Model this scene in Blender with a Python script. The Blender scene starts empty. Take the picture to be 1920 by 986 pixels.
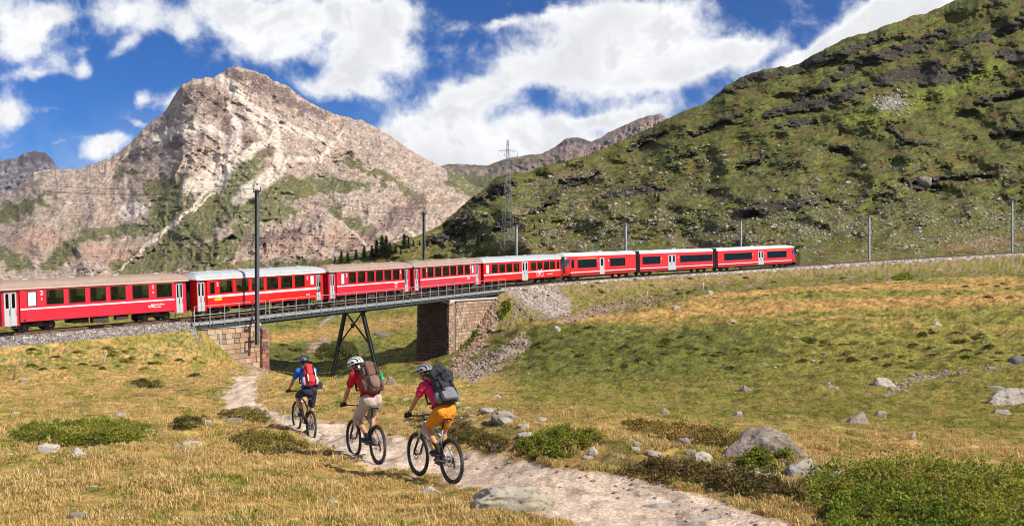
import bpy, bmesh, math, random
import numpy as np
from math import sin, cos, radians, pi, sqrt, exp, log
from mathutils import Vector, Matrix
random.seed(7); RNG = np.random.default_rng(11)
scene = bpy.context.scene
COL = scene.collection
F = 1663.0                      # focal length in pixels of the 1920 px wide photograph; principal point 960, 493
def P(px, py, d): return Vector(((px-960)/F*d, d, (493-py)/F*d))

# ------------------------------------------------------------------ camera, sky, sun, exposure
cam_d = bpy.data.cameras.new('camera'); cam = bpy.data.objects.new('camera', cam_d); COL.objects.link(cam)
cam.location = (0, 0, 0); cam.rotation_euler = (pi/2, 0, 0)
cam_d.sensor_width = 36; cam_d.lens = F/1920*36; cam_d.clip_start = 0.1; cam_d.clip_end = 30000
scene.camera = cam
SUN_AZ = math.atan2(0.88, -0.475)       # azimuth measured from +Y towards +X, direction TO the sun
SUN_EL = radians(43)
sdir = Vector((sin(SUN_AZ)*cos(SUN_EL), cos(SUN_AZ)*cos(SUN_EL), sin(SUN_EL)))
sl = bpy.data.lights.new('sun', 'SUN'); sl.energy = 5.0; sl.angle = radians(0.53); sl.color = (1.0, 0.93, 0.82)
so = bpy.data.objects.new('sun', sl); COL.objects.link(so)
so.rotation_euler = (-sdir).to_track_quat('-Z', 'Y').to_euler(); so.location = sdir*50
scene.view_settings.view_transform = 'Standard'; scene.view_settings.look = 'None'
scene.view_settings.exposure = 0.36; scene.view_settings.gamma = 1.0; scene.view_settings.use_curve_mapping = False
scene.cycles.pixel_filter_type = 'BLACKMAN_HARRIS'; scene.cycles.filter_width = 1.05; scene.cycles.max_bounces = 6; scene.cycles.transparent_max_bounces = 12

class NT:
    def __init__(s, nt): s.nt = nt; s.n = nt.nodes; s.l = nt.links
    def add(s, t, **k):
        nd = s.n.new(t)
        for a, v in k.items(): setattr(nd, a, v)
        return nd
    def link(s, a, b): s.l.new(a, b)
    def val(s, inp, v):
        if hasattr(v, 'is_linked') or isinstance(v, bpy.types.NodeSocket): s.l.new(v, inp)
        else: inp.default_value = v
    def math(s, op, a, b=None, c=None, clamp=False):
        nd = s.add('ShaderNodeMath', operation=op, use_clamp=clamp); s.val(nd.inputs[0], a)
        if b is not None: s.val(nd.inputs[1], b)
        if c is not None: s.val(nd.inputs[2], c)
        return nd.outputs[0]
    def vmath(s, op, a, b=None, out=0):
        nd = s.add('ShaderNodeVectorMath', operation=op); s.val(nd.inputs[0], a)
        if b is not None: s.val(nd.inputs[1], b)
        return nd.outputs[out]
    def noise(s, vec, scale, detail=4, rough=0.55, dist=0.0, out=0):
        nd = s.add('ShaderNodeTexNoise'); nd.noise_dimensions = '3D'
        s.val(nd.inputs['Vector'], vec); nd.inputs['Scale'].default_value = scale; nd.inputs['Detail'].default_value = detail
        nd.inputs['Roughness'].default_value = rough; nd.inputs['Distortion'].default_value = dist
        return nd.outputs[out]
    def ramp(s, v, a, b, x=0.0, y=1.0, smooth=True):
        nd = s.add('ShaderNodeMapRange'); nd.interpolation_type = 'SMOOTHSTEP' if smooth else 'LINEAR'
        s.val(nd.inputs[0], v); nd.inputs[1].default_value = a; nd.inputs[2].default_value = b
        nd.inputs[3].default_value = x; nd.inputs[4].default_value = y
        return nd.outputs[0]
    def mix(s, f, a, b, mode='MIX'):
        nd = s.add('ShaderNodeMix', data_type='RGBA', blend_type=mode); s.val(nd.inputs[0], f); s.val(nd.inputs[6], a); s.val(nd.inputs[7], b)
        return nd.outputs[2]

world = bpy.data.worlds.new('World'); scene.world = world; world.use_nodes = True
def build_world():
    w = NT(world.node_tree); w.n.clear()
    sky = w.add('ShaderNodeTexSky', sky_type='NISHITA'); sky.sun_disc = False
    sky.sun_elevation = SUN_EL; sky.sun_rotation = SUN_AZ; sky.altitude = 2200; sky.air_density = 1.0; sky.dust_density = 0.3; sky.ozone_density = 2.5
    tc = w.add('ShaderNodeTexCoord').outputs['Generated']
    sp = w.add('ShaderNodeSeparateXYZ'); w.link(tc, sp.inputs[0])
    y = w.math('MAXIMUM', sp.outputs[1], 0.08)
    U = w.math('MULTIPLY_ADD', w.math('DIVIDE', sp.outputs[0], y), F/1000, 0.960)
    V = w.math('MULTIPLY_ADD', w.math('DIVIDE', sp.outputs[2], y), -F/1000, 0.493)
    cmb = w.add('ShaderNodeCombineXYZ'); w.link(U, cmb.inputs[0]); w.link(V, cmb.inputs[1]); uv = cmb.outputs[0]
    # turbulence in two scales warps the cloud outlines
    wn = w.add('ShaderNodeTexNoise'); w.link(uv, wn.inputs['Vector']); wn.inputs['Scale'].default_value = 9; wn.inputs['Detail'].default_value = 5; wn.inputs['Roughness'].default_value = 0.6
    warp = w.vmath('SUBTRACT', wn.outputs['Color'], (0.5, 0.5, 0.5))
    sc = w.add('ShaderNodeVectorMath', operation='SCALE'); w.link(warp, sc.inputs[0]); sc.inputs['Scale'].default_value = 0.075
    uvw = w.vmath('ADD', uv, sc.outputs[0])
    blobs = [(20,25,115,50,0,1),(95,35,50,30,0,.8),(45,85,65,38,0,1),(60,138,85,16,8,.6),(105,112,28,15,0,.5),(150,133,28,26,20,.75),
     (12,215,52,38,0,1),(262,28,95,42,-5,1),(235,88,60,22,40,.65),(345,62,30,32,0,.6),(500,42,135,55,0,1.1),(440,15,90,40,0,.7),(530,95,80,24,5,.7),
     (650,25,120,45,0,1.1),(725,70,75,70,0,1.1),(655,130,55,52,0,1),(605,165,75,34,-5,.9),(690,165,50,26,0,.6),(865,52,42,16,20,.6),(940,42,40,9,20,.6),
     (192,280,52,22,25,1.1),(115,206,55,9,0,.45),(272,180,16,20,0,.7),(325,190,32,14,10,.6),(262,232,17,9,0,.6),(90,268,170,9,2,.35),
     (1160,50,190,62,10,1.25),(1270,85,130,60,0,1.1),(1110,125,120,50,0,1.1),(950,160,120,45,20,1.1),(850,205,90,45,10,1.1),(800,238,80,26,0,.8),(930,262,170,45,0,1.25),(920,305,170,30,0,1.3),
     (1020,225,80,30,0,.8),(1340,105,110,32,12,1.0),(1425,88,48,26,25,.8),(1200,150,120,36,5,.9),(1110,232,120,20,15,.75),(1190,215,90,18,10,.6),(1030,30,70,16,10,.6),
     (1565,82,110,34,30,1.15),(1655,32,120,40,27,1.3),(1760,-10,120,36,20,1.3),(880,285,190,30,0,1.2),(760,262,60,24,0,.7),(1475,118,60,18,25,.8),(745,118,50,40,0,.5),(1185,260,160,28,15,.8)]
    tot = None; D2 = None
    for (bx, by, rx, ry, rot, wt) in blobs:
        mp = w.add('ShaderNodeMapping', vector_type='TEXTURE'); w.link(uvw, mp.inputs[0])
        mp.inputs['Location'].default_value = (bx/1000, by/1000, 0); mp.inputs['Rotation'].default_value = (0, 0, radians(-rot)); mp.inputs['Scale'].default_value = (rx/1000, ry/1000, 1)
        d = w.vmath('DOT_PRODUCT', mp.outputs[0], mp.outputs[0], out=1)
        g = w.math('POWER', 0.26, d)
        tot = w.math('MULTIPLY', g, wt) if tot is None else w.math('MULTIPLY_ADD', g, wt, tot)
    # outside the frame the cover goes on as scattered cumulus
    nrm = w.noise(tc, 2.6, 6, 0.55)
    gen = w.ramp(nrm, 0.44, 0.66, 0.0, 1.1)
    ina = w.ramp(w.math('ABSOLUTE', w.math('SUBTRACT', U, 0.96)), 1.05, 1.5, 1, 0)
    inb = w.ramp(V, -0.30, -0.03, 0, 1); inc = w.ramp(sp.outputs[1], 0.1, 0.3, 0, 1)
    inside = w.math('MULTIPLY', w.math('MULTIPLY', ina, inb), inc)
    tot = w.math('ADD', w.math('MULTIPLY', tot, inside), w.math('MULTIPLY', gen, w.math('SUBTRACT', 1.0, inside)))
    fb = w.noise(uv, 7.5, 10, 0.62, 0.3)
    fb2 = w.noise(uv, 30, 6, 0.65, 0.5)
    dens = w.math('ADD', w.math('MINIMUM', tot, 1.35), w.math('MULTIPLY_ADD', fb, 2.3, -1.17))
    dens = w.math('ADD', dens, w.math('MULTIPLY_ADD', fb2, 0.7, -0.35))
    cover = w.math('POWER', w.ramp(dens, 0.05, 1.02), 1.15)
    # thickness gives the grey undersides
    thick = w.ramp(w.math('ADD', dens, w.math('MULTIPLY_ADD', w.noise(uvw, 5.0, 4, 0.5), 3.4, -1.7)), 0.55, 1.9)
    offs = w.vmath('ADD', uv, (0.016, -0.022, 0.0)); fbs = w.noise(offs, 7.5, 4, 0.55, 0.3); fbq = w.noise(uv, 7.5, 4, 0.55, 0.3)
    lit = w.ramp(w.math('SUBTRACT', fbq, fbs), -0.09, 0.07)
    shd = w.math('MULTIPLY', w.ramp(dens, 0.5, 1.3), w.math('SUBTRACT', 1.0, lit))
    bright = w.mix(w.math('MAXIMUM', w.math('MULTIPLY', thick, 0.8), w.math('MULTIPLY', shd, 0.9)), (9.3, 9.3, 9.3, 1), (6.6, 6.7, 7.0, 1))
    tint = w.mix(1.0, sky.outputs[0], (0.115, 0.42, 0.84, 1), 'MULTIPLY')
    # the faint veil of thin cloud near the horizon
    veil = w.math('MULTIPLY', w.ramp(V, 0.15, 0.42, 0, 1), 0.35)
    veil = w.math('MULTIPLY', veil, w.ramp(fb, 0.3, 0.7))
    colr = w.mix(w.math('MAXIMUM', cover, veil), tint, bright)
    bg = w.add('ShaderNodeBackground'); w.link(colr, bg.inputs[0]); bg.inputs[1].default_value = 0.09
    out = w.add('ShaderNodeOutputWorld'); w.link(bg.outputs[0], out.inputs[0])
build_world()

# ------------------------------------------------------------------ tagging, numbers, noise
def tag(o, label=None, cat=None, group=None, kind=None):
    if label: o['label'] = label
    if cat: o['category'] = cat
    if group: o['group'] = group
    if kind: o['kind'] = kind
    return o
def empty(name, loc=(0, 0, 0), rz=0.0, label=None, cat=None, group=None, M=None):
    o = bpy.data.objects.new(name, None); COL.objects.link(o); o.empty_display_size = 0.1
    if M is not None: o.matrix_world = M
    else: o.location = loc; o.rotation_euler = (0, 0, rz)
    return tag(o, label, cat, group)
def link_mesh(name, me, parent=None, loc=None):
    o = bpy.data.objects.new(name, me); COL.objects.link(o)
    if parent is not None: o.parent = parent
    if loc is not None: o.location = loc
    return o

def _h(ix, iy, seed):
    n = (ix.astype(np.int64)*374761393 + iy.astype(np.int64)*668265263 + seed*1442695041) & 0xffffffff
    n = ((n ^ (n >> 13))*1274126177) & 0xffffffff
    return ((n ^ (n >> 16)) & 0xffff)/65535.0
def perlin(x, y, seed=0):
    xi = np.floor(x); yi = np.floor(y); xf = x-xi; yf = y-yi
    u = xf*xf*xf*(xf*(xf*6-15)+10); v = yf*yf*yf*(yf*(yf*6-15)+10)
    def g(dx, dy):
        a = _h(xi+dx, yi+dy, seed)*2*np.pi
        return np.cos(a)*(xf-dx)+np.sin(a)*(yf-dy)
    n0 = g(0, 0)*(1-u)+g(1, 0)*u; n1 = g(0, 1)*(1-u)+g(1, 1)*u
    return (n0*(1-v)+n1*v)*1.5
def fbm(x, y, o=5, seed=0, gain=0.5, lac=2.07):
    x = np.asarray(x, float); y = np.asarray(y, float)
    t = np.zeros(np.broadcast(x, y).shape); a = 1.0
    for k in range(o):
        t = t+a*perlin(x, y, seed+k*17); x = x*lac+13.7; y = y*lac+7.1; a *= gain
    return t
def ridged(x, y, o=5, seed=0, gain=0.5, lac=2.07):
    x = np.asarray(x, float); y = np.asarray(y, float)
    t = np.zeros(np.broadcast(x, y).shape); a = 1.0; w = 1.0
    for k in range(o):
        r = (1-np.abs(perlin(x, y, seed+k*17)))**2
        t = t+a*r*w; w = np.clip(r*1.6, 0, 1); x = x*lac+3.3; y = y*lac+9.2; a *= gain
    return t
def sstep(a, b, x):
    t = np.clip((x-a)/(b-a), 0, 1); return t*t*(3-2*t)
def stroke(px, py, pts, w, feather=0.6):
    """soft mask of a polyline brush in photo pixels; w one width or one per point"""
    ws = [w]*len(pts) if np.isscalar(w) else w
    m = np.full(px.shape, -1e9)
    for i in range(max(1, len(pts)-1)):
        a = np.array(pts[i], float); b = np.array(pts[min(i+1, len(pts)-1)], float); ab = b-a
        t = np.clip(((px-a[0])*ab[0]+(py-a[1])*ab[1])/max(ab@ab, 1e-6), 0, 1)
        d = np.hypot(px-a[0]-t*ab[0], py-a[1]-t*ab[1]); ww = ws[i]+(ws[min(i+1, len(pts)-1)]-ws[i])*t
        m = np.maximum(m, 1-d/ww)
    return sstep(0, feather, m)
def poly_sd(px, py, poly):
    """signed distance to a polygon, positive inside"""
    d = np.full(px.shape, 1e9); ins = np.zeros(px.shape, bool); n = len(poly)
    for i in range(n):
        ax, ay = poly[i]; bx, by = poly[(i+1) % n]; ex, ey = bx-ax, by-ay
        t = np.clip(((px-ax)*ex+(py-ay)*ey)/(ex*ex+ey*ey), 0, 1)
        d = np.minimum(d, np.hypot(px-ax-t*ex, py-ay-t*ey))
        c = ((ay > py) != (by > py)) & (px < (bx-ax)*(py-ay)/(by-ay+1e-9)+ax); ins ^= c
    return np.where(ins, d, -d)
def lerp3(a, b, m): return a+(np.asarray(b)-a)*m[..., None]

# ------------------------------------------------------------------ materials
MATS = {}
def mat(name, color, rough=0.6, metal=0.0, nscale=0.0, namt=0.0, bump=0.0, bscale=None, coat=0.0, spec=0.5, dirt=None, dirt_amt=0.0, obj=True):
    if name in MATS: return MATS[name]
    m = bpy.data.materials.new(name); m.use_nodes = True; t = NT(m.node_tree); b = t.n['Principled BSDF']
    b.inputs['Roughness'].default_value = rough; b.inputs['Metallic'].default_value = metal
    b.inputs['Coat Weight'].default_value = coat; b.inputs['Specular IOR Level'].default_value = spec
    co = t.add('ShaderNodeTexCoord').outputs['Object']
    c = (*color, 1)
    if nscale:
        n = t.noise(co, nscale, 5, 0.6)
        f = t.ramp(n, 0.25, 0.75, 1-namt, 1+namt)
        cc = t.add('ShaderNodeCombineColor'); [t.link(f, cc.inputs[i]) for i in range(3)]
        c = t.mix(1.0, c, cc.outputs[0], 'MULTIPLY')
    if dirt is not None:
        n2 = t.noise(co, (nscale or 3)*0.37, 6, 0.7)
        c = t.mix(t.math('MULTIPLY', t.ramp(n2, 0.45, 0.7), dirt_amt), c, (*dirt, 1))
    t.val(b.inputs['Base Color'], c)
    if bump:
        n3 = t.noise(co, bscale or nscale or 10, 6, 0.65); bp = t.add('ShaderNodeBump'); bp.inputs['Strength'].default_value = 1.0
        bp.inputs['Distance'].default_value = bump; t.link(n3, bp.inputs['Height']); t.link(bp.outputs[0], b.inputs['Normal'])
    MATS[name] = m; return m
def terrain_mat(name, s1, a1, s2, a2, bdist, bscale, rough=0.95, vor=None, spots=()):
    """vertex colour 'Col' holds the ground cover; two noises break it up"""
    m = bpy.data.materials.new(name); m.use_nodes = True; t = NT(m.node_tree); b = t.n['Principled BSDF']
    b.inputs['Roughness'].default_value = rough; b.inputs['Specular IOR Level'].default_value = 0.15
    at = t.add('ShaderNodeVertexColor'); at.layer_name = 'Col'
    co = t.add('ShaderNodeTexCoord').outputs['Object']
    f = t.math('MULTIPLY', t.ramp(t.noise(co, s1, 6, 0.65), 0.25, 0.75, 1-a1, 1+a1, False), t.ramp(t.noise(co, s2, 4, 0.6), 0.25, 0.75, 1-a2, 1+a2, False))
    for (ss, lo, hi, mu, st) in spots:
        mpn = t.add('ShaderNodeMapping'); t.link(co, mpn.inputs[0]); mpn.inputs['Scale'].default_value = st
        f = t.math('MULTIPLY', f, t.ramp(t.noise(mpn.outputs[0], ss, 9, 0.68, 0.3), lo, hi, 1.0, mu))
    if vor:
        vn = t.add('ShaderNodeTexVoronoi'); t.link(co, vn.inputs['Vector']); vn.inputs['Scale'].default_value = vor[0]; sx_ = t.add('ShaderNodeSeparateColor'); t.link(vn.outputs['Color'], sx_.inputs[0])
        f = t.math('MULTIPLY', f, t.math('MULTIPLY', t.ramp(sx_.outputs[0], 0, 1, 1-vor[1], 1+vor[1], False), t.ramp(vn.outputs['Distance'], 0.35, 0.75, 1.05, 1-vor[1])))
    cc = t.add('ShaderNodeCombineColor'); [t.link(f, cc.inputs[i]) for i in range(3)]
    t.link(t.mix(1.0, at.outputs[0], cc.outputs[0], 'MULTIPLY'), b.inputs['Base Color'])
    bp = t.add('ShaderNodeBump'); bp.inputs['Strength'].default_value = 1.0; bp.inputs['Distance'].default_value = bdist
    t.link(t.noise(co, bscale, 8, 0.7), bp.inputs['Height']); t.link(bp.outputs[0], b.inputs['Normal'])
    return m
def glass_mat(name, tint=(0.35, 0.4, 0.38), refl=0.12, graz=0.22):
    if name in MATS: return MATS[name]
    m = bpy.data.materials.new(name); m.use_nodes = True; t = NT(m.node_tree); t.n.clear()
    tr = t.add('ShaderNodeBsdfTransparent'); tr.inputs[0].default_value = (*tint, 1)
    gl = t.add('ShaderNodeBsdfGlossy'); gl.inputs['Roughness'].default_value = 0.03; gl.inputs[0].default_value = (0.9, 0.95, 1, 1)
    lw = t.add('ShaderNodeLayerWeight'); lw.inputs[0].default_value = 0.4
    mx = t.add('ShaderNodeMixShader'); t.link(t.math('MULTIPLY_ADD', t.math('POWER', lw.outputs[1], 3.0), graz, refl, clamp=True), mx.inputs[0]); t.link(tr.outputs[0], mx.inputs[1]); t.link(gl.outputs[0], mx.inputs[2])
    o = t.add('ShaderNodeOutputMaterial'); t.link(mx.outputs[0], o.inputs[0]); MATS[name] = m; return m

# ------------------------------------------------------------------ mesh builder
class MB:
    def __init__(s): s.v = []; s.f = []; s.mi = []; s.m = 0; s.sm = []
    def add(s, vs, fs, smooth=False):
        o = len(s.v); s.v.extend([tuple(v) for v in vs]); s.f.extend([tuple(i+o for i in f) for f in fs]); s.mi.extend([s.m]*len(fs)); s.sm.extend([smooth]*len(fs)); return s
    def box(s, c, d, R=None, taper=1.0):
        hx, hy, hz = d[0]/2, d[1]/2, d[2]/2; vs = []
        for z, k in ((-hz, 1), (hz, taper)):
            for x, y in ((-hx, -hy), (hx, -hy), (hx, hy), (-hx, hy)):
                p = Vector((x*k, y*k, z)); vs.append((R @ p if R else p)+Vector(c))
        return s.add(vs, [(3, 2, 1, 0), (4, 5, 6, 7), (0, 1, 5, 4), (1, 2, 6, 5), (2, 3, 7, 6), (3, 0, 4, 7)])
    def bbox(s, c, d, b, R=None):
        """chamfered box"""
        hx, hy, hz = d[0]/2, d[1]/2, d[2]/2; bm = bmesh.new(); bmesh.ops.create_cube(bm, size=1)
        for v in bm.verts: v.co = Vector((v.co.x*2*hx, v.co.y*2*hy, v.co.z*2*hz))
        bmesh.ops.bevel(bm, geom=bm.edges[:], offset=b, segments=2, affect='EDGES', profile=0.6)
        bm.verts.index_update(); vs = [((R @ v.co) if R else v.co)+Vector(c) for v in bm.verts]; fs = [[v.index for v in f.verts] for f in bm.faces]; bm.free()
        return s.add(vs, fs, True)
    def tube(s, pts, r, n=8, closed=False, cap=True, flat=1.0, up=None):
        pts = [Vector(p) for p in pts]; N = len(pts); rs = [r]*N if not isinstance(r, (list, tuple)) else r
        vs = []; fs = []; prev = None
        for i, p in enumerate(pts):
            if closed: t = pts[(i+1) % N]-pts[i-1]
            else: t = pts[min(i+1, N-1)]-pts[max(i-1, 0)]
            t.normalize()
            if prev is None:
                a = Vector(up) if up else (Vector((0, 0, 1)) if abs(t.z) < 0.9 else Vector((1, 0, 0)))
            else: a = prev
            u = (a-t*a.dot(t)).normalized(); w = t.cross(u); prev = u
            for k in range(n):
                an = 2*pi*k/n; vs.append(p+u*cos(an)*rs[i]*flat+w*sin(an)*rs[i])
        for i in range(N if closed else N-1):
            j = (i+1) % N
            for k in range(n):
                fs.append((i*n+k, i*n+(k+1) % n, j*n+(k+1) % n, j*n+k))
        if cap and not closed: fs.append(tuple(range(n-1, -1, -1))); fs.append(tuple(range((N-1)*n, N*n)))
        return s.add(vs, fs, True)
    def cyl(s, a, b, r, n=12, r2=None): return s.tube([a, b], [r, r if r2 is None else r2], n)
    def lathe(s, prof, c, axis, n=24, arc=2*pi):
        """prof: (radius, along)"""
        ax = Vector(axis).normalized(); a = Vector((0, 0, 1)) if abs(ax.z) < 0.9 else Vector((1, 0, 0)); u = (a-ax*a.dot(ax)).normalized(); w = ax.cross(u)
        vs = []; fs = []; m = len(prof); c = Vector(c)
        for k in range(n):
            an = arc*k/n; e = u*cos(an)+w*sin(an)
            for (r, h) in prof: vs.append(c+e*r+ax*h)
        for k in range(n):
            for i in range(m-1): fs.append((k*m+i, ((k+1) % n)*m+i, ((k+1) % n)*m+i+1, k*m+i+1))
        return s.add(vs, fs, True)
    def ball(s, c, r, n=10, R=None):
        r = (r, r, r) if np.isscalar(r) else r; vs = []; fs = []; m = n
        for i in range(m+1):
            th = pi*i/m
            for k in range(n*2 if n < 8 else n+4):
                K = n*2 if n < 8 else n+4; ph = 2*pi*k/K
                p = Vector((r[0]*sin(th)*cos(ph), r[1]*sin(th)*sin(ph), r[2]*cos(th))); vs.append((R @ p if R else p)+Vector(c))
        K = n*2 if n < 8 else n+4
        for i in range(m):
            for k in range(K): fs.append((i*K+k, (i+1)*K+k, (i+1)*K+(k+1) % K, i*K+(k+1) % K))
        return s.add(vs, fs, True)
    def prism(s, poly, axis_pts):
        """polygon given as list of 3D points extruded by vector"""
        v = Vector(axis_pts); n = len(poly); vs = [Vector(p) for p in poly]+[Vector(p)+v for p in poly]
        return s.add(vs, [tuple(range(n)), tuple(range(2*n-1, n-1, -1))]+[(i, i+n, (i+1) % n+n, (i+1) % n) for i in range(n)])
    def mesh(s, name, mats):
        me = bpy.data.meshes.new(name); me.from_pydata(s.v, [], s.f)
        for m in (mats if isinstance(mats, (list, tuple)) else [mats]): me.materials.append(m)
        me.polygons.foreach_set('material_index', s.mi); me.polygons.foreach_set('use_smooth', s.sm)
        me.update(); return me
    def build(s, name, mats, parent=None, loc=None): return link_mesh(name, s.mesh(name, mats), parent, loc)

def grid_mesh(name, X, Y, Z, C, material, facemask=None, smooth=True):
    """regular grid of points as one mesh with corner-less vertex colours"""
    R, K = X.shape; n = R*K
    idx = np.arange(n).reshape(R, K); q = np.stack([idx[:-1, :-1], idx[:-1, 1:], idx[1:, 1:], idx[1:, :-1]], -1).reshape(-1, 4)
    if facemask is not None: q = q[facemask.reshape(-1)]
    used = np.zeros(n, bool); used[q.ravel()] = True; rem = np.cumsum(used)-1; q = rem[q]
    co = np.stack([X.ravel(), Y.ravel(), Z.ravel()], 1)[used].astype(np.float32)
    me = bpy.data.meshes.new(name); me.vertices.add(len(co)); me.vertices.foreach_set('co', co.ravel())
    me.loops.add(q.size); me.loops.foreach_set('vertex_index', q.ravel().astype(np.int32))
    me.polygons.add(len(q)); me.polygons.foreach_set('loop_start', np.arange(0, q.size, 4, dtype=np.int32))
    me.update(calc_edges=True); me.polygons.foreach_set('use_smooth', np.full(len(q), smooth))
    if C is not None:
        c = np.concatenate([np.clip(C.reshape(-1, 3), 0.002, 0.95), np.ones((n, 1))], 1)[used].astype(np.float32)
        at = me.color_attributes.new('Col', 'FLOAT_COLOR', 'POINT'); at.data.foreach_set('color', c.ravel())
    me.materials.append(material); me.update(); return me
# ------------------------------------------------------------------ the railway line in plan: a gentle S curve climbing to the right
_px = [8, 348, 610, 770, 902, 1051, 1197, 1343, 1497, 1630, 1898]
_hd = [46, 57, 59, 58, 53, 46, 41, 36, 30, 22]
_ry = [624, 596, 569, 553, 539, 526, 516, 507.5, 497.5, 488.5, 473.5]
def _track():
    X = (_px[0]-960)/F*61.0; Y = 61.0; pts = [(X, Y)]
    for i, h in enumerate(_hd):
        c, s = cos(radians(h)), sin(radians(h)); k = (_px[i+1]-960)/F; t = (k*Y-X)/(c-k*s); X += c*t; Y += s*t; pts.append((X, Y))
    z = [-(r-493)/F*p[1] for r, p in zip(_ry, pts)]
    x0, y0 = pts[0]; a = radians(42); pre = [(x0-cos(a)*45, y0-sin(a)*45-1.5), (x0-cos(a)*20, y0-sin(a)*20)]
    xe, ye = pts[-1]; b = radians(16); post = [(xe+cos(b)*60, ye+sin(b)*60)]
    P3 = [(x, y, z[0]+dz) for (x, y), dz in zip(pre, (-1.7, -0.75))]+[(x, y, zz) for (x, y), zz in zip(pts, z)]+[(post[0][0], post[0][1], z[-1]+2.6)]
    P3 = np.array(P3); L = np.concatenate([[0], np.cumsum(np.hypot(*np.diff(P3[:, :2], axis=0).T))])
    s = np.arange(0, L[-1], 0.5); Q = np.stack([np.interp(s, L, P3[:, i]) for i in range(3)], 1)
    k = np.exp(-np.linspace(-2, 2, 21)**2); k /= k.sum(); Qp = np.pad(Q, ((10, 10), (0, 0)), 'reflect', reflect_type='odd')
    Q = np.stack([np.convolve(Qp[:, i], k, 'valid') for i in range(3)], 1)
    ds = np.concatenate([[0], np.cumsum(np.hypot(*np.diff(Q[:, :2], axis=0).T))]); return Q, ds
TQ, TS = _track()
TT = np.gradient(TQ, axis=0); TT /= np.linalg.norm(TT, axis=1)[:, None]
def trk(s, off=0.0, dz=0.0):
    """point on the line at chainage s, off metres to the right (the camera side)"""
    q = np.array([np.interp(s, TS, TQ[:, i]) for i in range(3)]); t = np.array([np.interp(s, TS, TT[:, i]) for i in range(3)])
    n = np.array([t[1], -t[0], 0]); n /= np.linalg.norm(n); return Vector(q+n*off)+Vector((0, 0, dz))
def trk_dir(s):
    t = Vector([np.interp(s, TS, TT[:, i]) for i in range(3)]); return t.normalized()
def s_at_px(px, off=0.0):
    ss = np.arange(0, TS[-1], 0.25); p = np.array([trk(s, off) for s in ss]); q = 960+F*p[:, 0]/p[:, 1]
    i = np.argmax(q > px); a, b = q[i-1], q[i]; return ss[i-1]+0.25*(px-a)/(b-a)
_tpx = 960+F*TQ[:, 0]/TQ[:, 1]
S_LA, S_RA = s_at_px(502, 1.9), s_at_px(841, 1.9)        # faces of the two abutments
S_LE, S_RE = s_at_px(372, 2.0), s_at_px(940, 2.0)        # where the earth reaches the formation
# ------------------------------------------------------------------ ground height
CTRL = [(-300,986,9.6),(300,986,9.6),(960,986,9.6),(1400,986,9.3),(1920,986,8.3),(2200,986,8.2),
 (-300,880,13),(0,880,13),(400,880,13),(847,907,13.5),(785,890,14.4),(708,870,15.9),(664,855,16.85),(583,825,20.4),(555,805,21.4),
 (960,905,12.2),(-300,800,18),(0,800,18),(200,800,18.5),(400,810,18.5),(-300,760,32),(0,760,32),(240,760,32),(440,760,33),(0,720,48),(200,715,50),(-300,725,47),
 (400,690,63),(350,720,47),(450,706,56),(470,700,62),(506,694,75),(560,712,42),(620,722,36),(680,735,31),(760,748,27),(880,768,19.5),(930,778,18),
 (1020,795,16),(1120,812,14.8),(1250,830,13.8),(1380,845,13),(1450,852,12.7),(1560,885,11.2),(1720,900,10.6),(1900,920,10),(2200,930,9.8),
 (1000,895,12.2),(1150,930,10.9),(1000,758,27),(1200,776,25),(1500,800,20.5),(1750,825,16.5),(1900,850,14.5),(2300,850,14.5),(1900,740,33),(2300,740,33),(1650,720,37),(1100,720,39),(1400,700,47),
 (1200,660,63),(1700,650,64),(1920,650,62),(2400,650,62),(1500,600,92),(1250,600,98),(1080,600,98),(1050,640,73),(1940,560,120),(2400,560,120),(1500,547,126),(1300,562,116),(1700,537,138),(1900,525,150),(2300,515,160),
 (1000,612,94),(940,690,60),(880,672,84),(950,645,82),(800,676,97),(840,722,60),(700,722,73),(640,722,84),(580,702,92),(520,702,82),(740,660,110),
 (620,650,117),(720,630,140),(560,612,190),(760,600,200),(600,580,290),(700,570,340),(0,606,84),(200,604,88),(350,600,96),(-400,610,80),(420,615,105),(450,605,150),
 (0,560,300),(300,560,300),(900,560,330),(0,535,650),(600,535,650),(1200,535,650),(1000,560,160),(1100,520,200),(1500,505,220),(1900,495,230),(2300,495,230),(1900,510,600),(-500,540,600),
 (960,1500,3.2),(0,1500,3.2),(1920,1500,3.2)]
def tps_fit(pts):
    A = np.array(pts, float); xy = np.stack([A[:, 0]/330, np.log(A[:, 2])*3.2], 1); z = -(A[:, 1]-493)/F*A[:, 2]
    def K(a, b):
        r2 = ((a[:, None, :]-b[None])**2).sum(-1); return 0.5*r2*np.log(r2+1e-12)
    n = len(A); M = np.zeros((n+3, n+3)); M[:n, :n] = K(xy, xy)+np.eye(n)*0.012; M[:n, n] = 1; M[:n, n+1:] = xy; M[n:, :n] = M[:n, n:].T
    w = np.linalg.solve(M, np.concatenate([z, [0, 0, 0]]))
    def f(px, d):
        sh = px.shape; q = np.stack([px.ravel()/330, np.log(d.ravel())*3.2], 1); out = np.empty(len(q))
        for i in range(0, len(q), 20000): out[i:i+20000] = K(q[i:i+20000], xy) @ w[:n]+w[n]+q[i:i+20000] @ w[n+1:]
        return out.reshape(sh)
    return f
base_z = tps_fit(CTRL)
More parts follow.
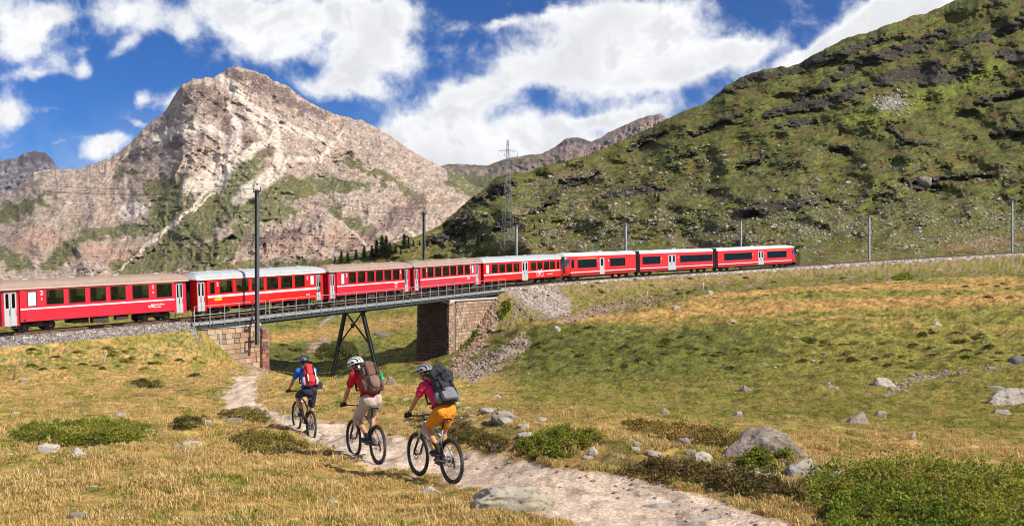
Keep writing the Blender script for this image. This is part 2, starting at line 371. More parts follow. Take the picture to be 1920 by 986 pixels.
def track_near(x, y):
    """signed offset, chainage and height of the line nearest to points"""
    sh = x.shape; x = x.ravel(); y = y.ravel(); o = np.full(len(x), 1e3); s = np.zeros(len(x)); z = np.full(len(x), 0.0)
    step = 4; Q = TQ[::step]; S = TS[::step]; T = TT[::step]
    for i in range(0, len(x), 20000):
        dx = x[i:i+20000, None]-Q[None, :, 0]; dy = y[i:i+20000, None]-Q[None, :, 1]
        k = np.argmin(dx*dx+dy*dy, 1); r = np.arange(len(k)); t = T[k]; al = dx[r, k]*t[:, 0]+dy[r, k]*t[:, 1]
        o[i:i+20000] = dx[r, k]*t[:, 1]-dy[r, k]*t[:, 0]; s[i:i+20000] = S[k]+al; z[i:i+20000] = np.interp(S[k]+al, TS, TQ[:, 2])
    return o.reshape(sh), s.reshape(sh), z.reshape(sh)
NR, NK = 620, 900
gl = np.linspace(log(2.6), log(900), NR)
# rows are spread so that each is about one picture row apart
_d = np.exp(np.linspace(log(2.6), log(900), 4000)); _den = np.where(_d < 8, 0.25, np.where(_d < 200, 1.0, 0.25))*(1+1.0*((_d > 40) & (_d < 150)))
_cum = np.cumsum(_den); _cum = (_cum-_cum[0])/(_cum[-1]-_cum[0]); GD = np.interp(np.linspace(0, 1, NR), _cum, _d); GLN = np.log(GD)
GPX = np.concatenate([np.linspace(-1500, -130, 50), np.linspace(-120, 2040, NK-100), np.linspace(2050, 3500, 50)])
PXg, Dg = np.meshgrid(GPX, GD)
Xg = (PXg-960)/F*Dg; Yg = Dg.copy()
def terrain_height(px, d, x, y):
    z = base_z(px, d)
    o, s, zt = track_near(x, y)
    r1 = np.clip(d/25, 0.25, 6)
    # relief: hummocks and tussocks
    hum = sstep(35, 60, d)*(1-sstep(110, 150, d))*sstep(820, 1000, px)
    z = z+0.10*fbm(x/2.1, y/2.1, 4, 3)*np.clip(d/14, 0.6, 1.6)+0.035*fbm(x/0.45, y/0.45, 3, 5)*(d < 60)
    z = z+hum*(0.5*(ridged(x/7, y/8.0, 4, 21)-0.75)+0.12*fbm(x/1.7, y/2.2, 3, 22))
    z = z+sstep(60, 140, d)*0.35*fbm(x/14, y/14, 4, 8)
    # embankment with its cones round the abutments
    gap = np.maximum(0, np.minimum(s-S_LE, S_RE-s))
    dl = np.where(s < (S_LE+S_RE)/2, np.maximum(0, s-S_LE), np.maximum(0, S_RE-s))
    lf = s < (S_LE+S_RE)/2; ao = np.maximum(0, np.abs(o)-np.where(lf, 2.55-0.4*sstep(S_LE-1.5, S_LE, s), 1.75)); run = np.hypot(ao, dl)
    slope = np.where(lf, 1/(2.4-1.25*sstep(S_LE-2.5, S_LE, s)), 1/1.5)
    emb = zt-np.where(lf, 0.74, 0.42)-run*slope*np.where(dl > 0, 1.2, 1.0)+0.10*fbm(x/1.6, y/1.6, 4, 31)*np.clip(run, 0, 1)
    k = 0.35; m = np.maximum(z, emb)+np.log1p(np.exp(-np.abs(z-emb)/k))*k*0.7
    m = np.where(z-emb > 3, z, m)
    # cut the formation flat
    on = (1-sstep(0, 1, (np.abs(o)-np.where(lf, 2.0, 1.3))/0.5))*(dl <= 0.3)
    m = m*(1-on)+np.minimum(m, zt-0.9)*on
    # under the bridge and beside the walls the ground keeps to the valley
    return m, o, s, zt, run, dl
Zg, Og, Sg, ZTg, RUNg, DLg = terrain_height(PXg, Dg, Xg, Yg)
_hs = sstep(6, 12, -Og)*sstep(S_RE, S_RE+12, Sg)*sstep(1440, 1490, PXg); Zg = Zg-_hs*5.0      # the hillside sheet takes over beyond the line
PYg = 493-F*Zg/Dg
def ground_z(x, y):
    d = max(y, 2.7); px = 960+F*x/d
    r = np.interp(d, GD, np.arange(NR)); c = np.interp(px, GPX, np.arange(NK)); r0 = int(min(r, NR-2)); c0 = int(min(c, NK-2)); a, b = r-r0, c-c0
    return float((Zg[r0, c0]*(1-b)+Zg[r0, c0+1]*b)*(1-a)+(Zg[r0+1, c0]*(1-b)+Zg[r0+1, c0+1]*b)*a)
def ground_at(px, py, dmin=4, dmax=400):
    """first ground point seen along a photo pixel, walking outwards"""
    c = int(np.clip(np.interp(px, GPX, np.arange(NK)), 0, NK-1)); col = PYg[:, c]
    for i in range(NR-1):
        if GD[i] < dmin: continue
        if col[i+1] <= py <= col[i] or (col[i] > py >= col[i+1]):
            t = (col[i]-py)/(col[i]-col[i+1]+1e-9); d = GD[i]+(GD[i+1]-GD[i])*t; x = (px-960)/F*d; return Vector((x, d, ground_z(x, d)))
        if GD[i] > dmax: break
    i = int(np.argmin(np.abs(col[:int(np.argmax(GD > dmax))]-py))); d = GD[i]; x = (px-960)/F*d; return Vector((x, d, ground_z(x, d)))
def depth_at(px, py): return ground_at(px, py).y

# ---- ground cover colours (albedo), painted from where things grow
PATH = [(437,703),(500,696),(486,712),(482,752),(520,772),(600,788),(700,803),(780,824),(860,848),(960,860),(1060,878),(1150,893),(1250,912),(1330,934),(1430,962),(1520,1000),(1600,1060),
        (1180,1060),(1060,986),(1000,958),(900,925),(850,912),(770,900),(700,884),(640,856),(585,830),(530,803),(490,783),(408,766),(420,738),(436,716)]
def ground_cover():
    px, py, d, x, y = PXg, PYg, Dg, Xg, Yg
    wx = 22*fbm(x/3.0, y/5.0, 3, 41)*np.clip(25/d, 0.3, 1.6); wpx = px+wx; wpy = py+0.45*wx
    pyc = np.clip(py, 400, 1500); n1 = fbm(px/60, pyc/24, 4, 51); n3 = fbm(px/15, pyc/6.5, 4, 53); n2 = fbm(x/0.9, y/1.3, 4, 52); n2 = n2+(fbm(px/9, pyc/5, 3, 55)-n2)*sstep(30, 60, d)
    straw = np.array([0.54, 0.345, 0.12]); green = np.array([0.20, 0.215, 0.035]); olive = np.array([0.36, 0.28, 0.07]); dark = np.array([0.062, 0.07, 0.018])
    brown = np.array([0.19, 0.115, 0.06]); orange = np.array([0.50, 0.285, 0.10]); pink = np.array([0.40, 0.27, 0.195]); stone = np.array([0.42, 0.38, 0.32])
    C = np.zeros(px.shape+(3,))+straw
    C = lerp3(C, olive, sstep(-0.2, 0.5, n1+0.4*n3)); C = lerp3(C, green, 0.7*sstep(0.15, 0.6, n2*0.6+n3*0.6+n1*0.4))
    # valley meadow on the right: green and ochre bands
    val = np.clip(sstep(870, 1000, px)*sstep(15, 22, d)+sstep(62, 75, d), 0, 1)
    A = np.zeros_like(C)+np.array([0.27, 0.232, 0.05]); A = lerp3(A, green*np.array([1.0, 0.92, 1.0]), sstep(-0.1, 0.4, n3+0.3*n1)*0.62); A = lerp3(A, dark, sstep(0.15, 0.55, fbm(px/26, pyc/7, 4, 60))*0.7)
    band = 0.75*np.clip(sstep(0.12, 0.45, fbm(px/220, py/16, 3, 61)+0.25*n3)*sstep(640, 600, py)*sstep(900, 1000, px), 0, 1)
    band = np.maximum(band, stroke(wpx, wpy, [(950,612),(1080,598),(1250,586),(1420,578),(1700,566),(1930,560)], [6,8,11,14,15,12]))
    band = np.maximum(band, stroke(wpx, wpy, [(1180,560),(1330,556),(1500,540),(1900,535)], [5,8,8,7]))
    band = np.maximum(band, 0.9*stroke(wpx, wpy, [(1300,845),(1500,830),(1650,835),(1800,870),(1920,885)], [10,22,25,30,30]))
    band = np.maximum(band, 0.8*stroke(wpx, wpy, [(500,635),(620,622),(780,600)], [12,18,14])*(d > 60))
    A = lerp3(A, orange, band*(0.7+0.3*sstep(-0.3, 0.4, n3)))
    mound = sstep(595, 625, py)*sstep(735, 690, py)*sstep(860, 960, px)*sstep(1600, 1300, px+1.2*(py-650))
    A = lerp3(A, np.array([0.12, 0.13, 0.026]), mound*0.7); A = lerp3(A, dark, mound*sstep(0.0, 0.45, fbm(px/22, py/9, 4, 62))*0.8)
    A = lerp3(A, np.array([0.17, 0.09, 0.05]), 0.6*stroke(wpx, wpy, [(1060,790),(1250,800),(1400,822)], [8,14,14])*sstep(-0.2, 0.3, n2))
    C = C*(1-val[..., None])+A*val[..., None]
    # left bank below the ballast: lush
    lush = stroke(wpx, wpy, [(-200,680),(0,682),(120,668),(260,660),(390,640)], [26,30,30,26,24])*(d < 70)
    C = lerp3(C, np.array([0.16, 0.175, 0.035]), lush*sstep(-0.3, 0.2, n3)*0.85); C = lerp3(C, np.array([0.5, 0.38, 0.2]), lush*sstep(0.2, 0.5, n2+n3*0.5)*0.5)
    C = lerp3(C, brown, 0.65*stroke(wpx, wpy, [(90,765),(180,755),(330,730),(420,715)], [14,16,16,10])*sstep(-0.2, 0.4, n2))
    C = lerp3(C, np.array([0.17, 0.15, 0.05]), 0.7*stroke(wpx, wpy, [(240,718),(300,722)], [10,12])*(d < 60))
    # heath strip between path and meadow
    heath = stroke(wpx, wpy, [(740,775),(900,800),(1000,830),(1150,850),(1300,880),(1450,900),(1560,930)], [14,34,36,38,42,46,40])*(d < 20)
    C = lerp3(C, np.array([0.15, 0.13, 0.04]), heath*sstep(-0.5, 0.1, n2)*0.8); C = lerp3(C, np.array([0.10, 0.06, 0.04]), heath*sstep(0.05, 0.5, fbm(x/0.5, y/0.7, 3, 71))*0.8)
    # railway embankment on the right: mixed scrub over pinkish rubble
    emb = (Og > 0)*(Sg > S_RA-3)*sstep(13.5, 11.5, RUNg+1.5*n2)
    E = np.zeros_like(C)+np.array([0.21, 0.165, 0.055]); E = lerp3(E, green*0.75, sstep(-0.25, 0.3, n3)); E = lerp3(E, np.array([0.30, 0.20, 0.14]), 0.8*sstep(0.25, 0.6, fbm(px/24, pyc/8, 4, 81)+0.1)); E = lerp3(E, np.array([0.30, 0.21, 0.10]), 0.6*sstep(2.5, 1.0, RUNg))
    C = C*(1-emb[..., None])+E*emb[..., None]
    sp = poly_sd(wpx, wpy, [(950,545),(1035,530),(1060,560),(1068,585),(1040,600),(1010,580),(980,570)])
    C = lerp3(C, np.array([0.40, 0.335, 0.29]), sstep(-6, 6, sp))
    rub = stroke(wpx, wpy, [(915,600),(905,640),(880,665),(840,700)], [22,26,22,18]); C = lerp3(C, pink*0.95, rub*sstep(-0.45, 0.1, n3+n2*0.3))
    rub2 = stroke(wpx, wpy, [(985,640),(940,668),(900,690),(870,700)], [14,22,24,16]); C = lerp3(C, stone, rub2*sstep(-0.3, 0.2, fbm(px/7, py/5, 3, 82)))
    rub3 = stroke(wpx, wpy, [(1060,600),(1120,582),(1170,572)], [10,10,6]); C = lerp3(C, pink*1.1, rub3*0.8)
    C = lerp3(C, stone, 0.8*stroke(wpx, wpy, [(1660,740),(1700,715),(1760,703)], [7,9,6])*sstep(0, 0.3, fbm(px/5, py/4, 2, 83)))
    # valley beyond the bridge
    far = (d > 66)*(px < 850); C = lerp3(C, np.array([0.10, 0.11, 0.03]), far*0.8*stroke(wpx, wpy, [(510,665),(600,660),(700,650)], [22,30,18]))
    C = lerp3(C, pink, far*0.8*stroke(wpx, wpy, [(585,655),(610,640)], [14,14])); C = lerp3(C, stone, far*stroke(px, py, [(598,612),(626,590)], [3,3]))
    # trodden earth and the path
    C = lerp3(C, pink, (d < 75)*0.9*stroke(wpx, wpy, [(440,670),(480,690),(500,696)], [10,14,9]))
    sd = poly_sd(px+wx*0.7, py+wx*0.35, PATH)-4+9*fbm(x/0.5, y/0.8, 3, 94); pm = sstep(-9, 7, sd)*(d < 75)
    edge = sstep(-26, 0, sd+8*n2)*(d < 75); C = lerp3(C, np.array([0.30, 0.20, 0.12]), edge*0.6*sstep(-0.3, 0.4, n2))
    pc = np.array([0.70, 0.53, 0.40])*(1+0.18*fbm(x/0.5, y/0.5, 4, 91))[..., None]
    pc = lerp3(pc, [0.30, 0.215, 0.15], 0.75*sstep(0.15, 0.5, fbm(x/0.7, y/1.1, 4, 92))); pc = lerp3(pc, [0.68, 0.57, 0.46], 0.7*sstep(0.2, 0.5, fbm(x/0.12, y/0.16, 2, 93)))
    C = C*(1-pm[..., None])+pc*pm[..., None]
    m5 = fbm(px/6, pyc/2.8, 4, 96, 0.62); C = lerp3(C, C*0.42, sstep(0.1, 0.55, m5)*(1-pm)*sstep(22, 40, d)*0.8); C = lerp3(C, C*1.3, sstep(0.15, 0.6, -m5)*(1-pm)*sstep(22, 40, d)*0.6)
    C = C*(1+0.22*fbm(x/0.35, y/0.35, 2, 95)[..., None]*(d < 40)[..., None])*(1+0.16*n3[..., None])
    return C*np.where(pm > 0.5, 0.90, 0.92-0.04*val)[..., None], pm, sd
Cg, PMg, SDg = ground_cover()
M_ground = terrain_mat('meadow', 2.4, 0.25, 26.0, 0.22, 0.10, 7.0, spots=((1.1, 0.52, 0.66, 0.62, (0.8, 1.2, 1)), (3.0, 0.54, 0.66, 0.62, (0.8, 1.2, 1)), (1.9, 0.48, 0.36, 1.35, (0.8, 1.3, 1))))
M_path = terrain_mat('trodden gravel', 9.0, 0.15, 38.0, 0.2, 0.025, 30.0, vor=(26.0, 0.2))
_fm = (PMg[:-1, :-1]+PMg[1:, 1:])/2 > 0.5
tag(link_mesh('ground', grid_mesh('ground', Xg, Yg, Zg, Cg, M_ground, ~_fm)), kind='structure')
tag(link_mesh('path', grid_mesh('path', Xg, Yg, Zg, Cg, M_path, _fm)), kind='structure')

# ------------------------------------------------------------------ far terrain: polar height sheets with real relief
def jag(px, amp, sc, seed): return amp*fbm(px/sc, px*0+0.5, 6, seed, 0.55)
def sheet(name, sky, base, cols, rows, relief, cover, material, vpow=1.0, jagamp=(3, 30, 5)):
    """sky: list of (px, py, depth) along the skyline; base: list of (px, py, depth)"""
    px1 = np.linspace(cols[0], cols[1], cols[2]); s = np.array(sky, float); b = np.array(base, float)
    ys = np.interp(px1, s[:, 0], s[:, 1]); jg = jag(px1, *jagamp); ds = np.interp(px1, s[:, 0], s[:, 2]); yb = np.interp(px1, b[:, 0], b[:, 1]); db = np.interp(px1, b[:, 0], b[:, 2])
    v = np.linspace(0, 1, rows)[:, None]; py = yb+(ys-yb)*v+jg*v**14; px = np.broadcast_to(px1, py.shape).copy()
    d = db+(ds-db)*v**vpow; d = d+relief(px, py, v)
    # back slope so that the ridge is a ridge and not an edge
    back = np.array([[0.02], [0.10], [0.3]]); pxb = np.repeat(px[-1:], 3, 0); db_ = d[-1:]*(1+back); zb = (493-py[-1:])/F*d[-1:]-back*d[-1:]*0.25
    X = np.concatenate([(px-960)/F*d, (pxb-960)/F*db_]); Y = np.concatenate([d, db_]); Z = np.concatenate([(493-py)/F*d, zb])
    C = cover(px, py, d); C = np.concatenate([C, np.repeat(C[-1:], 3, 0)])
    o = tag(link_mesh(name, grid_mesh(name, X, Y, Z, C, material)), kind='structure')
    return o, px, py, d
def mtn_relief(px, py, v):
    wx = px+18*fbm(px/70, py/70, 3, 105); wy = py+18*fbm(px/70+9, py/70, 3, 106)
    r = 66*(0.75-ridged((wx*0.80+wy*0.6)/150, (wy*0.8-wx*0.6)/330, 4, 101))
    r += 20*(0.7-ridged((wx*0.86+wy*0.5)/42, (wy*0.86-wx*0.5)/95, 5, 102, 0.55)) + 9*(0.7-ridged(px/17+wy/40, py/12, 4, 103, 0.6))
    # strata dipping to the right over the summit block
    st = sstep(330, 230, py); r += st*16*(0.5-ridged((px*0.5-py*0.86)/20, (px+py)/130, 4, 104))
    r += 4.5*fbm((px*0.82+py*0.57)/70, (py*0.82-px*0.57)/6.5, 4, 131, 0.6)*sstep(400, 300, py)+3*fbm((px*0.9-py*0.4)/60, (py*0.9+px*0.4)/8, 4, 132, 0.6)*sstep(330, 400, py)
    r -= 40*stroke(px, py, [(345,165),(400,250),(470,300)], [30,50,40], 1.0)
    r += 30*stroke(px, py, [(445,210),(430,290),(390,345)], [25,32,40], 1.0)+22*stroke(px, py, [(520,240),(530,300),(480,360)], [18,22,30], 1.0)
    return r*np.clip(v*6, 0.1, 1)*np.clip((1.02-v)*12, 0.15, 1)
def mtn_cover(px, py, d):
    wx = 14*fbm(px/22, py/18, 4, 111); wy = 11*fbm(px/22, py/18, 4, 112); x = px+wx; y = py+wy
    n = fbm(px/12, py/9, 5, 113, 0.62); n2 = fbm(px/60, py/45, 4, 114); n3 = ridged((px*0.85+py*0.5)/26, (py*0.85-px*0.5)/60, 4, 115)
    C = np.zeros(px.shape+(3,))+np.array([0.45, 0.355, 0.285]); C = lerp3(C, [0.50, 0.355, 0.26], sstep(0, 0.5, n2)); C = lerp3(C, [0.26, 0.20, 0.18], sstep(0.1, 0.7, n+0.25*n2)*0.7)
    C = lerp3(C, [0.58, 0.50, 0.43], sstep(0.1, 0.6, -n+0.3*n2)*0.6)
    sA = fbm((wx+px*0.82+py*0.57)/46, (py*0.82-px*0.57+wy)/4.2, 4, 133, 0.6); sB = fbm((px*0.92-py*0.39+wx)/44, (py*0.92+px*0.39+wy)/5, 4, 134, 0.6); st_ = np.where(py < 330, sA, sB)
    C = lerp3(C, [0.20, 0.155, 0.14], sstep(0.15, 0.6, st_)*0.28*sstep(470, 380, py)); C = lerp3(C, [0.60, 0.51, 0.43], sstep(0.12, 0.6, -st_)*0.25)
    crk = ridged((px+wx*0.6)/15, (py+wy*0.6)/9, 4, 135, 0.6); C = lerp3(C, [0.19, 0.15, 0.14], sstep(1.22, 1.6, crk)*0.6)  # crack shadows painted into the rock colour
    g = np.zeros(px.shape)
    for pts, w in [([(285,350),(330,365),(310,400),(280,430)], [22,42,36,20]), ([(230,505),(300,475),(370,420),(430,360),(470,310)], [22,34,38,38,26]), ([(300,500),(420,470),(460,430)], [20,24,18]),
                   ([(440,385),(520,355),(600,352),(690,352)], [34,30,14,8]), ([(470,400),(540,395)], [26,20]), ([(0,408),(45,388),(90,368)], [20,14,8]), ([(95,500),(130,465),(165,435)], [14,20,12]),
                   ([(160,440),(230,432),(290,430)], [14,14,10]), ([(560,345),(620,330),(660,345)], [8,8,6]), ([(20,485),(60,500)], [16,12]), ([(620,390),(660,420),(740,470)], [8,10,8]), ([(845,335),(880,345),(905,350)], [16,30,30]),
                   ([(480,285),(520,290)], [18,12]), ([(640,300),(720,330),(800,380)], [8,8,6]), ([(215,330),(260,320)], [7,8]), ([(150,300),(200,290)], [5,5]), ([(0,470),(30,500)], [12,14]), ([(380,500),(520,500),(650,490)], [10,12,10])]:
        g = np.maximum(g, stroke(x, y, pts, [q*1.22 for q in w]))
    g = g*sstep(-0.62, 0.05, fbm(px/9, py/5, 4, 137)+0.5*g-0.1); g = np.clip(g*1.1-0.35*sstep(0.0, 0.6, n)+0.42*sstep(0.18, 0.5, fbm(px/34, py/16, 4, 118))*sstep(270, 350, py), 0, 1)
    C = lerp3(C, [0.112, 0.128, 0.042], g*0.92); C = lerp3(C, [0.18, 0.155, 0.06], g*sstep(0, 0.5, n2+n*0.4)*0.6)
    dk = np.zeros(px.shape)
    for pts, w in [([(345,175),(385,175),(420,215),(440,260),(500,275)], [16,24,28,30,14]), ([(430,135),(480,153),(530,182),(570,205),(610,218)], [12,20,20,16,7]), ([(470,450),(530,450),(560,430)], [18,26,16]), ([(640,470),(700,440),(780,380)], [10,16,24]), ([(30,450),(60,470)], [24,16]), ([(240,300),(330,270)], [10,12]), ([(460,280),(500,288)], [8,8])]:
        dk = np.maximum(dk, stroke(x, y, pts, w))
    C = lerp3(C, [0.17, 0.12, 0.105], dk*(0.72+0.28*sstep(0.4, 1.1, n3)))
    wh = np.zeros(px.shape)
    for pts, w in [([(405,140),(450,175),(490,240),(500,262)], [8,13,13,6]), ([(425,190),(445,230),(442,270),(428,300),(400,335),(350,352)], [5,10,17,26,34,18]), ([(440,270),(395,240),(340,240),(290,262)], [6,11,11,8]), ([(512,215),(522,275),(530,300),(512,330),(474,352),(442,378)], [8,12,17,20,20,12]),
                   ([(480,205),(540,240),(600,260)], [8,12,9]), ([(235,398),(262,392)], [18,16]), ([(390,358),(355,395),(325,420)], [5,5,5]), ([(325,420),(280,455),(225,508)], [5,4,3]), ([(400,362),(360,398)], [3,3]), ([(505,260),(450,300)], [10,12]),
                   ([(540,300),(600,300),(640,250)], [6,7,6]), ([(880,328),(900,340)], [4,4]), ([(640,415),(700,470)], [3,3]), ([(760,430),(800,460)], [4,3])]:
        wh = np.maximum(wh, stroke(px+wx*0.35, py+wy*0.35, pts, w))
    C = lerp3(C, [0.68, 0.595, 0.51], wh*(0.8+0.2*sstep(-0.4, 0.3, -n)))
    rd = stroke(x, y, [(20,470),(80,440),(150,470),(220,480),(330,460)], [26,30,26,30,20])*0.6+stroke(x, y, [(480,480),(640,440),(700,470)], [20,26,20])*0.5
    C = lerp3(C, [0.47, 0.30, 0.22], np.clip(rd, 0, 1)*(1-g))
    spk = sstep(0.35, 0.6, fbm(px/3.2, py/2.4, 2, 119)); C = lerp3(C, [0.12, 0.10, 0.09], spk*0.5*(1-g*0.7)*(1-wh*0.6)); C = lerp3(C, [0.60, 0.54, 0.48], sstep(0.35, 0.6, fbm(px/3.5, py/2.5, 2, 120))*0.6*(1-g*0.8))
    return C*np.array([0.90, 0.865, 0.84])
M_rock = terrain_mat('mountain rock', 0.02, 0.12, 0.11, 0.12, 2.2, 0.07, spots=((0.035, 0.53, 0.64, 0.72, (1, 0.7, 1)), (0.12, 0.54, 0.66, 0.66, (1, 0.7, 1)), (0.06, 0.48, 0.36, 1.25, (1, 0.7, 1))))
MSKY = [(-700,360,2300),(-200,385,2300),(-40,378,2200),(0,372,2200),(30,352,2200),(50,332,2200),(65,321,2200),(90,318,2200),(120,318,2150),(160,313,2150),(205,298,2150),(245,268,2150),(265,245,2150),(300,218,2150),(325,185,2150),(342,158,2150),(362,146,2150),(385,147,2150),(400,148,2170),(412,139,2180),(420,135,2200),(430,127,2200),(447,124,2200),(465,130,2200),(490,140,2200),(520,152,2200),(550,170,2200),(590,198,2200),(625,214,2180),(680,228,2150),(720,250,2100),(760,275,2050),(800,298,2000),(840,318,1950),(862,328,1900),(885,345,1860),(915,360,1830),(960,372,1800),(1300,420,1700)]
sheet('mountain', MSKY, [(-700,540,620),(600,540,600),(1300,545,600)], (-700, 1100, 1150), 340, mtn_relief, mtn_cover, M_rock, 1.25, (3.2, 26, 107))
def far_cover_r(px, py, d):
    n = fbm(px/16, py/9, 5, 201, 0.6); C = np.zeros(px.shape+(3,))+np.array([0.30, 0.225, 0.19]); C = lerp3(C, [0.19, 0.15, 0.14], sstep(0, 0.5, n)); C = lerp3(C, [0.38, 0.27, 0.21], sstep(0.1, 0.5, -n))
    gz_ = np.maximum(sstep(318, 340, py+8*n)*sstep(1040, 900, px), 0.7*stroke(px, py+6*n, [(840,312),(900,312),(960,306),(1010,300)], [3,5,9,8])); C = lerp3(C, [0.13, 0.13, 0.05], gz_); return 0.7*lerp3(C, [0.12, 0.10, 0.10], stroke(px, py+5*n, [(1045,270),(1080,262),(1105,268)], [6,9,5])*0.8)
sheet('far_ridge', [(780,318,4300),(840,309,4300),(870,308,4300),(915,311,4200),(950,298,4200),(985,291,4100),(1015,288,4100),(1040,275,4100),(1062,258,4100),(1085,258,4100),(1108,266,4000),(1140,250,4000),(1170,236,4000),(1200,222,4000),(1222,217,4000),(1238,213,4000),(1250,222,4000),(1300,240,4000),(1400,240,4000)], [(780,420,1900),(1400,420,2400)], (780, 1400, 420), 130,
      lambda px, py, v: (90*(0.7-ridged((px*0.7+py)/60, py/60, 5, 210))+30*fbm(px/9, py/8, 4, 211))*np.clip(v*5, 0, 1)*np.clip((1.03-v)*9, 0.1, 1), far_cover_r, M_rock, 1.1, (1.6, 20, 212))
def far_cover_l(px, py, d):
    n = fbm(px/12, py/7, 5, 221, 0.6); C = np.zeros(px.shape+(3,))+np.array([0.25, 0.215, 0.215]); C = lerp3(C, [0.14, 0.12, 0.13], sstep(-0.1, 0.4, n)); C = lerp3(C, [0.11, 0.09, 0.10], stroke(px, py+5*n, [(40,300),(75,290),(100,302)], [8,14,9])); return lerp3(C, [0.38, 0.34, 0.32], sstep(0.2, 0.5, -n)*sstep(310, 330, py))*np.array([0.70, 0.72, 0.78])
sheet('far_peak', [(-500,330,5000),(-150,300,5000),(-40,295,5000),(10,300,5000),(32,297,5000),(45,288,5000),(68,283,5000),(85,286,5000),(98,300,4900),(113,318,4800),(150,345,4700),(260,380,4600)], [(-500,470,2600),(260,470,2600)], (-500, 260, 380), 110,
      lambda px, py, v: (110*(0.7-ridged((px*0.7+py)/46, py/60, 5, 230))+30*fbm(px/9, py/8, 4, 231))*np.clip(v*5, 0, 1)*np.clip((1.03-v)*9, 0.1, 1), far_cover_l, M_rock, 1.1, (2.2, 20, 232))
# the green saddle slope between mountain and hillside is part of the mountain sheet; the hillside climbs from behind the line
HSKY = [(500,510,345),(560,497,340),(620,489,335),(660,478,330),(700,467,330),(740,456,330),(770,446,340),(800,435,350),(835,415,355),(860,392,360),(900,360,365),(930,335,370),(960,325,375),(1000,320,385),(1040,306,390),(1100,292,400),(1150,272,410),(1200,248,420),(1240,228,425),(1290,206,430),(1330,190,435),(1360,162,435),(1385,147,440),(1430,131,445),(1500,121,450),(1530,100,450),(1580,76,455),(1640,56,460),(1695,35,465),(1740,25,470),(1790,0,475),(1860,-30,480),(1920,-60,485),(2100,-120,500),(2600,-200,520),(3000,-220,520)]
def hbase():
    r = []
    for px, py, d in ((500,575,300),(640,575,300),(795,575,300),(900,566,268),(1000,552,240),(1100,542,220),(1200,532,205),(1300,524,194),(1400,516,184),(1465,509,176)): r.append((px, py, d))
    for px in range(1500, 2700, 40):
        s = s_at_px(px, -4.2) if px < 1950 else None
        if s is not None: q = trk(s, -4.2, -0.9); r.append((px, 493-F*q.z/q.y, q.y))
        else: r.append((px, r[-1][1]-1.3, r[-1][2]+1.5))
    return r
HB = hbase()
OUTC = [([(1380,150),(1440,140),(1500,130)], [7,10,7]), ([(1495,125),(1530,108),(1545,100)], [9,14,9]), ([(1540,120),(1600,90),(1650,75)], [9,12,9]), ([(1580,130),(1640,110),(1700,95),(1770,60)], [10,13,14,9]), ([(1650,150),(1720,135),(1760,120)], [16,20,14]),
        ([(1735,148),(1780,145),(1830,125)], [16,18,12]), ([(1790,85),(1840,70),(1920,40)], [9,10,10]), ([(1430,215),(1500,200),(1560,190),(1620,160)], [8,12,14,10]), ([(1500,185),(1560,150),(1600,130)], [8,10,8]), ([(1395,400),(1420,392),(1480,385),(1550,373)], [14,18,12,6]),
        ([(1130,368),(1180,358),(1240,352)], [9,11,9]), ([(1080,345),(1120,320)], [6,6]), ([(1060,345),(1090,330)], [9,8]), ([(890,380),(930,355),(960,345)], [12,14,9]), ([(860,420),(880,400)], [12,12]), ([(1180,280),(1210,262),(1240,248)], [6,8,6]), ([(1250,300),(1300,285)], [5,5]),
        ([(1320,190),(1350,170),(1400,158)], [7,9,7]), ([(1610,120),(1680,90)], [7,7]), ([(1670,240),(1700,265),(1760,270)], [6,8,6]), ([(1700,340),(1735,345),(1760,350)], [7,12,7]), ([(1390,310),(1440,290)], [7,7]), ([(1560,280),(1590,275)], [7,7]), ([(1880,100),(1930,110)], [14,14]), ([(1860,250),(1930,245)], [6,7]), ([(1750,335),(1860,325)], [5,5]),
        ([(800,455),(840,440),(870,430)], [8,12,8]), ([(930,425),(960,410)], [9,9]), ([(1000,395),(1040,370),(1060,350)], [5,8,7]), ([(1520,100),(1560,75)], [4,4]), ([(1300,250),(1380,215)], [6,7]), ([(1460,235),(1530,225)], [5,6]), ([(1840,190),(1920,170)], [8,8])]
def outcrop(px, py):
    wx = 10*fbm(px/20, py/10, 4, 301); wy = 7*fbm(px/20, py/10, 4, 302); m = np.zeros(px.shape)
    for pts, w in OUTC: m = np.maximum(m, stroke(px+wx, py+wy, pts, w))
    fine = ridged((px*0.94-py*0.34)/44, (py*0.94+px*0.34)/13, 4, 303)
    m2 = sstep(1.36, 1.65, fine+0.25*fbm(px/90, py/60, 3, 304))*sstep(480, 430, py); return np.clip(np.maximum(m*0.95, 0.35*m2), 0, 1)
def hill_relief(px, py, v):
    e = np.clip(v*5, 0, 1)*np.clip((1.02-v)*14, 0.2, 1); oc = outcrop(px, py)
    up = outcrop(px, py-7)            # rock steps stand out of the slope
    r = 14*fbm(px/150, py/90, 3, 311)+3.5*(0.7-ridged((px*0.94-py*0.34)/90, (py*0.94+px*0.34)/40, 4, 312))+0.7*fbm(px/10, py/8, 4, 313, 0.6)
    r = r-3.5*oc+2.2*up
    return r*e
